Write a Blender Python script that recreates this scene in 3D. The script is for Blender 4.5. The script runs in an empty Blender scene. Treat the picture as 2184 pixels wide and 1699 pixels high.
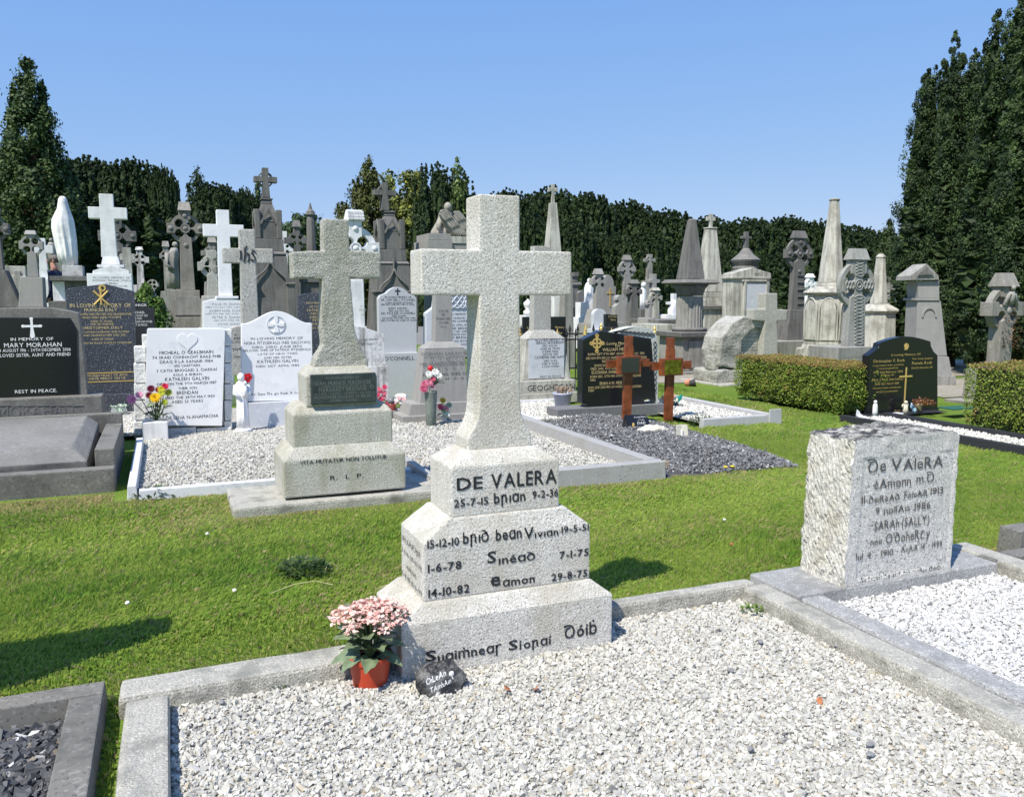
import bpy, bmesh, math, random
import numpy as np
from mathutils import Vector, Matrix, noise as mnoise
R = math.radians
rnd = random.Random(7)
SC = bpy.context.scene
COL = SC.collection

# ---------------------------------------------------------------- camera, sky, sun, exposure
F, CX, CY, YH, EYE = 1790., 1092., 849.5, 632., 1.6      # photograph measured on a 2184 x 1699 copy
PITCH = math.atan((CY - YH) / F)
TH = R(22.4)                                             # the rows of graves run this far off the view axis
CT, ST = math.cos(TH), math.sin(TH)
cd = bpy.data.cameras.new('camera'); cam = bpy.data.objects.new('camera', cd); COL.objects.link(cam)
cam.location = (0, 0, EYE); cam.rotation_euler = (R(90) - PITCH, 0, -TH)
cd.sensor_width = 36; cd.lens = 36 * F / 2184; cd.clip_start = .05; cd.clip_end = 2000
SC.camera = cam
SUN_EL = R(56); TO_SUN = (-.84, -.54)
wd = bpy.data.worlds.new('World'); SC.world = wd; wd.use_nodes = True
wn = wd.node_tree; bg = wn.nodes['Background']
sky = wn.nodes.new('ShaderNodeTexSky'); sky.sky_type = 'NISHITA'; sky.sun_disc = False
sky.sun_elevation = SUN_EL; sky.sun_rotation = math.atan2(TO_SUN[0], TO_SUN[1])
sky.altitude = 0; sky.air_density = 1.0; sky.dust_density = .0; sky.ozone_density = 3.0
ss_ = wn.nodes.new('ShaderNodeSeparateColor'); sc_ = wn.nodes.new('ShaderNodeCombineColor'); wn.links.new(sky.outputs[0], ss_.inputs[0])
for i_, (n0, a0, g0) in enumerate(((1.56, 1.18, .62), (2.65, 2.25, .41), (4.57, 4.44, .12))):      # a hazier, evener summer blue
    d_ = wn.nodes.new('ShaderNodeMath'); d_.operation = 'DIVIDE'; d_.inputs[1].default_value = n0; wn.links.new(ss_.outputs[i_], d_.inputs[0])
    w_ = wn.nodes.new('ShaderNodeMath'); w_.operation = 'POWER'; w_.inputs[1].default_value = g0; wn.links.new(d_.outputs[0], w_.inputs[0])
    m_ = wn.nodes.new('ShaderNodeMath'); m_.operation = 'MULTIPLY'; m_.inputs[1].default_value = a0; wn.links.new(w_.outputs[0], m_.inputs[0]); wn.links.new(m_.outputs[0], sc_.inputs[i_])
wn.links.new(sc_.outputs[0], bg.inputs[0]); bg.inputs[1].default_value = .15
sl = bpy.data.lights.new('sun', 'SUN'); so = bpy.data.objects.new('sun', sl); COL.objects.link(so)
sl.energy = 5.0; sl.angle = R(.53); sl.color = (1, .945, .85)
sd = Vector((TO_SUN[0] * math.cos(SUN_EL), TO_SUN[1] * math.cos(SUN_EL), math.sin(SUN_EL)))
so.rotation_euler = sd.to_track_quat('Z', 'Y').to_euler(); so.location = (-6, -4, 9)
SC.view_settings.view_transform = 'Standard'; SC.view_settings.look = 'None'
SC.view_settings.gamma = 1; SC.view_settings.use_curve_mapping = False; SC.view_settings.exposure = .36

# ---------------------------------------------------------------- measuring: pixel of the photograph -> place in the cemetery
def ray(px, py):
    d = (py - CY) / F
    k = 1 / (math.cos(PITCH) - d * math.sin(PITCH))
    X, Y, Z = (px - CX) / F * k, 1., -(math.sin(PITCH) + d * math.cos(PITCH)) * k
    return X * CT + Y * ST, -X * ST + Y * CT, Z
def at_v(px, py, v):
    a, b, c = ray(px, py); t = v / b
    return a * t, EYE + c * t
def v_of(px, D):
    a = (px - CX) / F
    return D * (CT - a * ST)
def gnd(px, py, z=0.):
    a, b, c = ray(px, py); t = (z - EYE) / c
    return a * t, b * t
def sstep(a, b, x):
    t = min(1, max(0, (x - a) / (b - a))); return t * t * (3 - 2 * t)
def hz(u, v):                                            # ground rises gently towards the far side on the one hand
    return .052 * min(max(0., v - 11.5), 26) * (1 - sstep(2.5, 9., u))

# ---------------------------------------------------------------- materials
MATS = {}
def new_mat(name):
    m = bpy.data.materials.new(name); m.use_nodes = True
    return m, m.node_tree.nodes, m.node_tree.links, m.node_tree.nodes['Principled BSDF']
def plain(name, col, rough=.5, spec=.5, metal=0., bump=0., bscale=60, var=0., vscale=8):
    if name in MATS: return MATS[name]
    m, n, l, b = new_mat(name)
    b.inputs['Base Color'].default_value = (*col, 1); b.inputs['Roughness'].default_value = rough
    b.inputs['Specular IOR Level'].default_value = spec; b.inputs['Metallic'].default_value = metal
    tc = n.new('ShaderNodeTexCoord')
    if var:
        nz = n.new('ShaderNodeTexNoise'); nz.inputs['Scale'].default_value = vscale; nz.inputs['Detail'].default_value = 5
        l.new(tc.outputs['Object'], nz.inputs['Vector'])
        mx = n.new('ShaderNodeMix'); mx.data_type = 'RGBA'
        mx.inputs[6].default_value = (*[c * (1 - var) for c in col], 1); mx.inputs[7].default_value = (*[min(1, c * (1 + var)) for c in col], 1)
        mr = n.new('ShaderNodeMapRange'); mr.inputs[1].default_value = .35; mr.inputs[2].default_value = .65
        l.new(nz.outputs[0], mr.inputs[0]); l.new(mr.outputs[0], mx.inputs[0]); l.new(mx.outputs[2], b.inputs['Base Color'])
    if bump:
        nb = n.new('ShaderNodeTexNoise'); nb.inputs['Scale'].default_value = bscale; nb.inputs['Detail'].default_value = 4
        l.new(tc.outputs['Object'], nb.inputs['Vector'])
        bp = n.new('ShaderNodeBump'); bp.inputs['Strength'].default_value = bump; bp.inputs['Distance'].default_value = .01
        l.new(nb.outputs[0], bp.inputs['Height']); l.new(bp.outputs[0], b.inputs['Normal'])
    MATS[name] = m; return m
def stone(name, base, dark, light=None, fs=160, dark_at=.42, light_at=.6, stain=(.2, .2, .18), st_amt=.4, st_scale=3., streak=0., top=0., top_col=(.16, .16, .15),
          rough=.85, bump=.35, bdist=.004, bscale=120, pit=0., spec=.3):
    """grainy weathered stone: dark and light crystals, soft stains, rain streaks, lichen on what lies open to the sky, a rough face"""
    if name in MATS: return MATS[name]
    light = light or tuple(min(1, c * 1.25) for c in base)
    m, n, l, b = new_mat(name)
    tc = n.new('ShaderNodeTexCoord'); oi = n.new('ShaderNodeObjectInfo')
    off = n.new('ShaderNodeVectorMath'); off.operation = 'MULTIPLY_ADD'
    l.new(oi.outputs['Random'], off.inputs[0]); off.inputs[1].default_value = (17, 31, 23); l.new(tc.outputs['Object'], off.inputs[2])
    V = off.outputs[0]
    def nz(scale, detail=3, vec=V, rough_=.5):
        t = n.new('ShaderNodeTexNoise'); t.inputs['Scale'].default_value = scale; t.inputs['Detail'].default_value = detail
        t.inputs['Roughness'].default_value = rough_; l.new(vec, t.inputs['Vector']); return t.outputs[0]
    def rng(x, a, c, o0=0., o1=1.):
        r = n.new('ShaderNodeMapRange'); r.inputs[1].default_value = a; r.inputs[2].default_value = c
        r.inputs[3].default_value = o0; r.inputs[4].default_value = o1; l.new(x, r.inputs[0]); return r.outputs[0]
    def mix(fac, a, c):
        x = n.new('ShaderNodeMix'); x.data_type = 'RGBA'
        l.new(fac, x.inputs[0]) if not isinstance(fac, float) else setattr(x.inputs[0], 'default_value', fac)
        for i, q in ((6, a), (7, c)):
            if isinstance(q, tuple): x.inputs[i].default_value = (*q, 1)
            else: l.new(q, x.inputs[i])
        return x.outputs[2]
    def mul(a, c):
        x = n.new('ShaderNodeMath'); x.operation = 'MULTIPLY'; l.new(a, x.inputs[0])
        if isinstance(c, float): x.inputs[1].default_value = c
        else: l.new(c, x.inputs[1])
        return x.outputs[0]
    g1 = nz(fs, 2, rough_=.7)
    c = mix(rng(g1, dark_at, dark_at - .08), base, dark)
    c = mix(rng(nz(fs * .73, 2), light_at, light_at + .08), c, light)
    if st_amt: c = mix(mul(rng(nz(st_scale, 6, rough_=.65), .48, .68), st_amt), c, stain)
    if streak:
        mp = n.new('ShaderNodeMapping'); mp.inputs['Scale'].default_value = (14, 14, 1.1); l.new(V, mp.inputs[0])
        c = mix(mul(rng(nz(1., 5, mp.outputs[0]), .46, .68), streak), c, stain)
    if top:
        ge = n.new('ShaderNodeNewGeometry'); sp = n.new('ShaderNodeSeparateXYZ'); l.new(ge.outputs['Normal'], sp.inputs[0])
        f = mul(rng(sp.outputs[2], .35, .8), rng(nz(st_scale * 4, 5, rough_=.7), .36, .56))
        c = mix(mul(f, top), c, top_col)
    if pit:
        vo = n.new('ShaderNodeTexVoronoi'); vo.inputs['Scale'].default_value = 38; l.new(V, vo.inputs['Vector'])
        f = mul(rng(vo.outputs[0], .16, .1), rng(nz(5, 3), .52, .6))
        c = mix(mul(f, pit), c, (.06, .06, .055))
    l.new(c, b.inputs['Base Color'])
    b.inputs['Roughness'].default_value = rough; b.inputs['Specular IOR Level'].default_value = spec
    if bump:
        bp = n.new('ShaderNodeBump'); bp.inputs['Strength'].default_value = bump; bp.inputs['Distance'].default_value = bdist
        l.new(nz(bscale, 4, rough_=.65), bp.inputs['Height']); l.new(bp.outputs[0], b.inputs['Normal'])
    MATS[name] = m; return m
def attr_mat(name, rough=.6, spec=.25, trans=0., bump=0.):
    """takes each leaf's, blade's or pebble's own colour from its 'tint' attribute"""
    if name in MATS: return MATS[name]
    m, n, l, b = new_mat(name)
    a = n.new('ShaderNodeAttribute'); a.attribute_name = 'tint'
    l.new(a.outputs['Color'], b.inputs['Base Color']); b.inputs['Roughness'].default_value = rough; b.inputs['Specular IOR Level'].default_value = spec
    if trans:
        t = n.new('ShaderNodeBsdfTranslucent'); l.new(a.outputs['Color'], t.inputs[0])
        mx = n.new('ShaderNodeMixShader'); mx.inputs[0].default_value = trans
        l.new(b.outputs[0], mx.inputs[1]); l.new(t.outputs[0], mx.inputs[2]); l.new(mx.outputs[0], n['Material Output'].inputs[0])
    MATS[name] = m; return m

G_WHITE = stone('pale_granite', (.62, .595, .54), (.24, .23, .21), (.76, .735, .68), 135, .445, .55, (.40, .36, .27), .6, 2.2, .25, .5, (.36, .34, .29), bump=.8, bdist=.007, bscale=105, pit=.9)
G_MAC = stone('lichen_granite', (.50, .485, .43), (.23, .225, .195), (.64, .62, .53), 115, .445, .57, (.30, .28, .19), .7, 2.4, .35, .3, (.28, .26, .2), bump=.8, bdist=.007, bscale=95, pit=.35)
G_MACTOP = stone('coarse_granite', (.44, .43, .375), (.18, .175, .155), (.62, .605, .54), 90, .455, .56, (.26, .26, .17), .6, 2.6, .15, .35, (.24, .24, .2), bump=1., bdist=.012, bscale=75)
G_IHS = stone('speckled_granite', (.42, .41, .37), (.13, .13, .12), (.6, .59, .54), 70, .45, .57, (.3, .28, .22), .4, 3, bump=.4)
G_BLOCK = stone('block_granite', (.56, .54, .50), (.12, .12, .115), (.72, .70, .65), 105, .435, .56, (.36, .34, .29), .4, 3, 0, 1., (.05, .05, .05), bump=.6, bdist=.004, bscale=110, pit=.9)
G_ROCK = stone('rock_faced_granite', (.52, .50, .44), (.24, .23, .2), (.70, .68, .62), 100, .42, .57, (.36, .32, .22), .5, 5, 0, 1., (.045, .045, .047), bump=.9, bdist=.01, bscale=60)
CONC = stone('kerb_concrete', (.44, .42, .36), (.20, .19, .16), (.62, .60, .53), 140, .45, .57, (.15, .148, .12), .85, 6, 0, .35, (.33, .33, .31), bump=.9, bdist=.009, bscale=90)
CONC2 = stone('weathered_slab', (.36, .36, .35), (.16, .16, .155), (.55, .54, .52), 120, .45, .58, (.15, .15, .145), .7, 4, 0, .5, (.2, .2, .2), bump=.5, bdist=.005, bscale=80)
GREY = stone('grey_limestone', (.31, .30, .28), (.23, .22, .205), (.37, .36, .335), 90, .4, .6, (.19, .19, .185), .35, 3.5, .25, bump=.15)
DGREY = stone('dark_limestone', (.165, .16, .15), (.1, .1, .095), (.23, .225, .21), 60, .42, .6, (.075, .072, .068), .6, 1.6, .6, .5, (.30, .29, .265), bump=.3, bdist=.006, bscale=40)
MGREY = stone('weathered_limestone', (.29, .28, .255), (.18, .175, .16), (.39, .38, .35), 55, .42, .59, (.13, .125, .11), .7, 1.8, .5, .5, (.4, .39, .35), bump=.3, bdist=.006, bscale=40)
LGREY = stone('bleached_limestone', (.50, .49, .43), (.32, .31, .27), (.62, .61, .55), 60, .42, .58, (.17, .16, .135), .75, 1.9, .65, .3, (.3, .29, .26), bump=.35, bdist=.006, bscale=40)
MARBLE = stone('white_marble', (.80, .80, .80), (.72, .73, .75), (.84, .84, .84), 6, .45, .6, (.66, .67, .69), .25, 2, 0, 0, rough=.5, bump=.0)
MARB_OLD = stone('old_white_marble', (.76, .76, .75), (.68, .69, .69), (.8, .8, .79), 8, .45, .6, (.34, .34, .33), .35, 3, .3, .6, (.28, .28, .27), rough=.6, bump=.1)
MARB_WORN = stone('lichened_marble', (.66, .66, .65), (.5, .5, .49), (.72, .72, .71), 20, .45, .6, (.17, .16, .14), .95, 7, .8, .4, (.2, .19, .17), rough=.7, bump=.2)
MARB_GREY = stone('grey_marble', (.56, .58, .62), (.50, .52, .56), (.62, .64, .67), 12, .45, .6, (.48, .5, .54), .4, 3, rough=.5, bump=.0)
BLACK = plain('polished_black_granite', (.012, .013, .016), .16, .5, var=.2, vscale=200)
BLACKM = plain('black_granite_edge', (.03, .031, .035), .45, .4, bump=.1, bscale=200)
SPECK = stone('speckled_blue_granite', (.055, .06, .075), (.02, .022, .03), (.33, .35, .38), 85, .45, .60, (.05, .05, .06), .2, 3, rough=.3, bump=.0, spec=.5)
SLATE = stone('ribbed_grey_ledger', (.185, .18, .165), (.12, .118, .11), (.25, .245, .23), 40, .42, .58, (.07, .068, .065), .9, 1.6, .0, .4, (.27, .265, .25), bump=.3)
CHIPK = stone('speckled_kerb_granite', (.36, .355, .34), (.08, .08, .08), (.44, .43, .41), 60, .37, .6, (.27, .25, .2), .35, 4, bump=.1, rough=.6)
KERBW = stone('pale_kerb_marble', (.60, .61, .63), (.52, .53, .55), (.66, .67, .69), 20, .45, .6, (.45, .45, .45), .3, 3, rough=.6, bump=.1)
GRNK = stone('fine_grey_kerb', (.42, .42, .42), (.28, .28, .28), (.52, .52, .52), 150, .42, .58, (.3, .3, .29), .4, 4, bump=.15)
DKERB = stone('grey_slab_kerb', (.175, .168, .15), (.10, .096, .088), (.24, .23, .21), 60, .43, .58, (.075, .073, .068), .8, 3.2, bump=.2)
GOLD = plain('gold_leaf', (.72, .50, .16), .35, .5, .35)
GOLDP = plain('faded_gold_paint', (.60, .47, .22), .5, .4)
WHITEP = plain('white_letter_paint', (.8, .8, .78), .6)
BLACKP = plain('black_letter_paint', (.015, .015, .017), .5)
GREYP = plain('worn_letter_paint', (.10, .10, .10), .6)
FAINT = plain('faint_letter_cut', (.30, .31, .33), .7)
BRONZE = plain('bronze_plaque', (.07, .085, .08), .4, .5, .5, .1, 80, .25, 14)
BRONZEL = plain('bronze_lettering', (.25, .27, .23), .4, .5, .6)
IRON = plain('black_iron', (.012, .012, .013), .45)
WOOD = plain('varnished_wood', (.20, .055, .019), .3, .5, 0, .12, 40, .35, 10)
PLATE = plain('dark_metal_plate', (.10, .105, .105), .25, .5, .8)
BRASS = plain('brass_plate', (.36, .36, .06), .18, .5, .9, var=.4, vscale=20)
SKIN = plain('skin', (.50, .25, .18), .55)
NAVY = plain('navy_cloth', (.02, .025, .06), .8)
HAIR = plain('grey_hair', (.14, .12, .11), .8)
BARK = plain('bark', (.06, .042, .03), .9, .2, 0, .6, 12, .4, 6)
LEAF = attr_mat('leaf', .5, .3, .36)
LEAFN = attr_mat('needle_leaf', .6, .2, .06)
BLADE = attr_mat('grass_blade', .5, .3, .5)
PEB = attr_mat('pebble', .75, .3)
PETAL = attr_mat('petal', .6, .2, .2)

# ---------------------------------------------------------------- objects
def tag(o, label=None, cat=None, group=None, kind=None):
    if label: o['label'] = label
    if cat: o['category'] = cat
    if group: o['group'] = group
    if kind: o['kind'] = kind
    return o
def empty(name, loc, label, cat, group=None, rz=0.):
    o = bpy.data.objects.new(name, None); COL.objects.link(o); o.location = loc; o.rotation_euler[2] = rz
    o.empty_display_size = .2
    return tag(o, label, cat, group)
def link(name, me, mat, parent=None):
    o = bpy.data.objects.new(name, me); COL.objects.link(o)
    if mat and not me.materials: me.materials.append(mat)
    if parent: o.parent = parent
    return o
def copy_tree(o, parent=None):
    c = o.copy(); COL.objects.link(c)
    if parent: c.parent = parent
    for ch in list(o.children): copy_tree(ch, c)
    return c
class B:
    """collects solids into one mesh"""
    def __init__(s): s.bm = bmesh.new()
    def ngon(s, pts): return s.bm.faces.new([s.bm.verts.new(p) for p in pts])
    def hull(s, rings, cap=True):
        vs = [[s.bm.verts.new(p) for p in r] for r in rings]
        for a, b in zip(vs, vs[1:]):
            n = len(a)
            for i in range(n): s.bm.faces.new((a[i], a[(i + 1) % n], b[(i + 1) % n], b[i]))
        if cap: s.bm.faces.new(vs[0][::-1]); s.bm.faces.new(vs[-1])
        return s
    def box(s, x0, x1, y0, y1, z0, z1, tx=0., ty=0., ty0=None):
        a = ty if ty0 is None else ty0
        return s.hull([[(x0, y0, z0), (x1, y0, z0), (x1, y1, z0), (x0, y1, z0)],
                       [(x0 + tx, y0 + a, z1), (x1 - tx, y0 + a, z1), (x1 - tx, y1 - ty, z1), (x0 + tx, y1 - ty, z1)]])
    def prism(s, pts, y0, y1, in0=0.):
        """outline in (x, z), counter-clockwise seen from the front, carried from y0 back to y1"""
        f = [(x, y0, z) for x, z in pts]; k = [(x, y1, z) for x, z in pts]
        return s.hull([k, f])
    def annulus(s, cx, cz, ri, ro, y0, y1, n=40, a0=0., a1=360.):
        full = a1 - a0 >= 359.9; m = n if full else n + 1
        P = []
        for i in range(m):
            a = R(a0 + (a1 - a0) * i / n); c, q = math.cos(a), math.sin(a)
            P.append([s.bm.verts.new((cx + r * c, y, cz + r * q)) for r, y in ((ri, y0), (ro, y0), (ro, y1), (ri, y1))])
        for i in range(n):
            a, b = P[i], P[(i + 1) % m]
            for k in range(4): s.bm.faces.new((a[k], a[(k + 1) % 4], b[(k + 1) % 4], b[k]))
        if not full: s.bm.faces.new(P[0]); s.bm.faces.new(P[-1][::-1])
        return s
    def lathe(s, prof, n=24, c=(0, 0), sy=1., rot=0., fold=None):
        rings = []
        for k, (r, z) in enumerate(prof):
            rings.append([(c[0] + max(r, 1e-4) * math.cos(2 * math.pi * i / n + rot), c[1] + sy * max(r, 1e-4) * math.sin(2 * math.pi * i / n + rot), z) for i in range(n)])
        return s.hull(rings)
    def loft(s, secs, n=28, folds=0, amp=0., ph=0.):
        """secs: (z, cx, cy, rx, ry, fold strength)"""
        rings = []
        for z, cx, cy, rx, ry, fa in secs:
            rr = []
            for i in range(n):
                a = 2 * math.pi * i / n
                k = 1 + amp * fa * (math.sin(folds * a + ph) + .5 * math.sin(folds * 1.7 * a + 2 + ph))
                rr.append((cx + rx * k * math.cos(a), cy + ry * k * math.sin(a), z))
            rings.append(rr)
        return s.hull(rings)
    def ball(s, c, r, sx=1, sy=1, sz=1, u=12, v=8):
        rings = [[(c[0] + r * sx * math.sin(math.pi * j / v) * math.cos(2 * math.pi * i / u), c[1] + r * sy * math.sin(math.pi * j / v) * math.sin(2 * math.pi * i / u), c[2] - r * sz * math.cos(math.pi * j / v)) for i in range(u)] for j in range(1, v)]
        return s.hull(rings)
    def tube(s, pts, r, n=6):
        pts = [Vector(p) for p in pts]; rings = []
        for i, p in enumerate(pts):
            d = (pts[min(i + 1, len(pts) - 1)] - pts[max(i - 1, 0)]).normalized()
            a = d.orthogonal().normalized() if i == 0 else (a - d * a.dot(d)).normalized()
            b = d.cross(a); q = r[i] if isinstance(r, (list, tuple)) else r
            rings.append([tuple(p + a * q * math.cos(2 * math.pi * k / n) + b * q * math.sin(2 * math.pi * k / n)) for k in range(n)])
        return s.hull(rings)
    def build(s, name, mat, parent=None, bevel=0., smooth=False, seg=2, rough=0., rscale=20., cuts=0, loc=None):
        bm = s.bm; bmesh.ops.recalc_face_normals(bm, faces=bm.faces)
        if bevel:
            es = [e for e in bm.edges if len(e.link_faces) == 2 and e.calc_face_angle(0) > .45]
            try: bmesh.ops.bevel(bm, geom=es, offset=bevel, segments=seg, profile=.6, affect='EDGES', clamp_overlap=True)
            except Exception: pass
        if cuts:
            bmesh.ops.triangulate(bm, faces=[f for f in bm.faces if len(f.verts) > 4])
            bmesh.ops.subdivide_edges(bm, edges=bm.edges, cuts=cuts, use_grid_fill=True)
        if rough:
            bm.normal_update(); off = rnd.random() * 50
            for v in bm.verts:
                p = v.co * rscale + Vector((off, off, off))
                v.co += v.normal * rough * (mnoise.noise(p) + .6 * mnoise.noise(p * 2.3))
        me = bpy.data.meshes.new(name); bm.to_mesh(me); bm.free()
        if smooth: me.polygons.foreach_set('use_smooth', [True] * len(me.polygons))
        o = link(name, me, mat, parent)
        if loc: o.location = loc
        return o
def mesh_np(name, V, Fc, tint, mat, parent=None, smooth=False):
    """V (n,3); Fc (m,k) faces of k corners each; tint (m,3) one colour a face"""
    me = bpy.data.meshes.new(name); m, k = Fc.shape
    me.vertices.add(len(V)); me.vertices.foreach_set('co', np.ascontiguousarray(V, dtype=np.float32).ravel())
    me.loops.add(m * k); me.loops.foreach_set('vertex_index', np.ascontiguousarray(Fc, dtype=np.int32).ravel())
    me.polygons.add(m); me.polygons.foreach_set('loop_start', np.arange(0, m * k, k, dtype=np.int32))
    if smooth: me.polygons.foreach_set('use_smooth', np.ones(m, dtype=bool))
    if not smooth: me.polygons.foreach_set('use_smooth', np.zeros(m, dtype=bool))
    if tint is not None:
        a = me.attributes.new('tint', 'FLOAT_COLOR', 'FACE')
        a.data.foreach_set('color', np.concatenate([tint, np.ones((m, 1))], 1).astype(np.float32).ravel())
    me.update(); me.validate()
    return link(name, me, mat, parent)

# ---------------------------------------------------------------- lettering
GLY = {}
STROKES = {   # insular letters that the built-in typeface lacks, drawn as pen strokes
    'ꝺ': ([[(.02, .70), (.2, .66), (.38, .55), (.49, .32), (.45, .1), (.27, .01), (.09, .08), (.02, .27), (.09, .46), (.27, .53), (.42, .47)]], .52),
    'Ꝺ': ([[(.0, .74), (.3, .74), (.52, .62), (.62, .36), (.54, .1), (.3, .01), (.1, .1), (.04, .34), (.14, .54), (.36, .6)], [(.0, .74), (.0, .64)]], .64),
    'ꞃ': ([[(.06, .53), (.08, .3), (.08, -.24)], [(.08, .36), (.2, .52), (.34, .5), (.39, .36), (.38, .1), (.46, .02)]], .48),
    'ꞅ': ([[(.05, .53), (.08, .3), (.08, -.26)], [(.08, .36), (.18, .52), (.32, .55), (.4, .5)]], .42),
    'ꞇ': ([[(.02, .5), (.5, .5)], [(.26, .5), (.1, .34), (.08, .12), (.22, .01), (.42, .06)]], .52),
}
BOLD = .0
def glyph(ch):
    if (ch, BOLD) in GLY: return GLY[(ch, BOLD)]
    V, T = [], []
    if ch in STROKES:
        for pl in STROKES[ch][0]:
            pts = [Vector((x, y)) for x, y in pl]
            L = []
            for i, p in enumerate(pts):
                d = (pts[min(i + 1, len(pts) - 1)] - pts[max(i - 1, 0)]).normalized()
                nrm = Vector((-d.y, d.x)) * (.034 + .018 * abs(d.y) + BOLD * .7); b = len(V)
                V += [tuple(p + nrm), tuple(p - nrm)]; L.append(b)
            for a, b in zip(L, L[1:]): T.append((a, a + 1, b + 1, b))
        w = STROKES[ch][1] + .06
    else:
        cu = bpy.data.curves.new('glyph', 'FONT'); cu.body = ch; cu.resolution_u = 2; cu.offset = .001 + BOLD
        o = bpy.data.objects.new('glyph', cu)
        me = o.to_mesh()
        V = [(v.co.x, v.co.y) for v in me.vertices]; T = [tuple(p.vertices) for p in me.polygons]
        o.to_mesh_clear(); bpy.data.objects.remove(o); bpy.data.curves.remove(cu)
        if V:
            x0 = min(v[0] for v in V); V = [(x - x0, y) for x, y in V]; w = max(v[0] for v in V)
        else: w = .2
    GLY[(ch, BOLD)] = (V, T, w); return GLY[(ch, BOLD)]
CAPH = None
def run_of_text(text, size_caps=1., track=.1):
    """text as polygons, capitals of the given height, from x = 0; small capitals for ^x"""
    global CAPH
    if CAPH is None: CAPH = max(y for x, y in glyph('H')[0])
    k = size_caps / CAPH; x = 0.; V, Fs = [], []; sc = 1.
    for ch in text:
        if ch == '^': sc = .74; continue
        if ch == '~': sc = 1.; continue
        if ch == ' ': x += .36 * k; continue
        gv, gt, w = glyph(ch); b = len(V)
        V += [(x + a * k * sc, c * k * sc) for a, c in gv]; Fs += [tuple(i + b for i in t) for t in gt]
        x += (w + track) * k * sc
    return V, Fs, x - track * k
def lettering(lines, mat, parent, place):
    """lines: (text, x0, x1, zbase, height); place(x, z) -> 3D point on the face"""
    V, Fs = [], []
    for text, x0, x1, z, h in lines:
        v, f, w = run_of_text(text, h)
        if not v: continue
        k = (x1 - x0) / w; b = len(V)
        V += [place(x0 + a * k, z + c) for a, c in v]; Fs += [tuple(i + b for i in t) for t in f]
    me = bpy.data.meshes.new('lettering'); me.from_pydata(V, [], Fs); me.update()
    return tag(link('lettering', me, mat, parent), kind='stuff')

# ---------------------------------------------------------------- a monument standing where the photograph shows it
class Mon:
    def __init__(s, name, label, cat, px, D=None, v=None, group=None, z=None):
        s.v = v if v is not None else v_of(px, D)
        s.u = at_v(px, 700, s.v)[0]
        s.z = hz(s.u, s.v) if z is None else z
        s.o = empty(name, (s.u, s.v, s.z), label, cat, group)
    def P(s, px, py, dy=0.):
        u, z = at_v(px, py, s.v + dy); return u - s.u, z - s.z
    def X(s, px, py=700, dy=0.): return s.P(px, py, dy)[0]
    def Z(s, py, px=None, dy=0.):
        return s.P(px if px is not None else s.cpx(), py, dy)[1]
    def cpx(s):
        d = s.u * ST + s.v * CT; return CX + F * (s.u * CT - s.v * ST) / d * 1.0
    def text(s, items, mat, dy=-.0015, parent=None, front=0.):
        L = []
        for t, xl, xr, yb, yh in items:
            x0, z0 = s.P(xl, yb, front); x1, _ = s.P(xr, yb, front); zc = s.P((xl + xr) / 2, yb, front)[1]; zt = s.P((xl + xr) / 2, yb - yh, front)[1]
            L.append((t, x0, x1, zc, zt - zc))
        return lettering(L, mat, parent or s.o, lambda x, z: (x, front + dy, z))
def lines(y0, dy, rows, h):
    """rows (text, xl, xr) one under another"""
    return [(t, a, b, y0 + i * dy, h if len(r) == 0 else r[0]) for i, (t, a, b, *r) in enumerate(rows)]

def cross_outline(cx, z0, wb, wt, zc, A, ah, zt, rn=0., ne=5, tt=None):
    """outline of an upright cross: foot width wb, neck width wt, arms reaching A, arm height ah, top zt, rounded notches rn"""
    h, a = wt / 2, ah / 2; t2 = (tt or wt) / 2
    P = [(cx - wb / 2, z0), (cx + wb / 2, z0)]
    def corner(x, z, s0):
        if not rn: return [(x, z)]
        return [(x + rn * math.cos(R(s0 + q)), z + rn * math.sin(R(s0 + q))) for q in np.linspace(0, -270, ne * 3 + 1)]
    # lower right corner: enter from below, leave along the arm, biting into the cross
    P += corner(cx + h, zc - a, 270)
    P += [(cx + A, zc - a), (cx + A, zc + a)]
    P += corner(cx + h, zc + a, 0)
    P += [(cx + t2, zt), (cx - t2, zt)]
    P += corner(cx - h, zc + a, 90)
    P += [(cx - A, zc + a), (cx - A, zc - a)]
    P += corner(cx - h, zc - a, 180)
    return P
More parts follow.
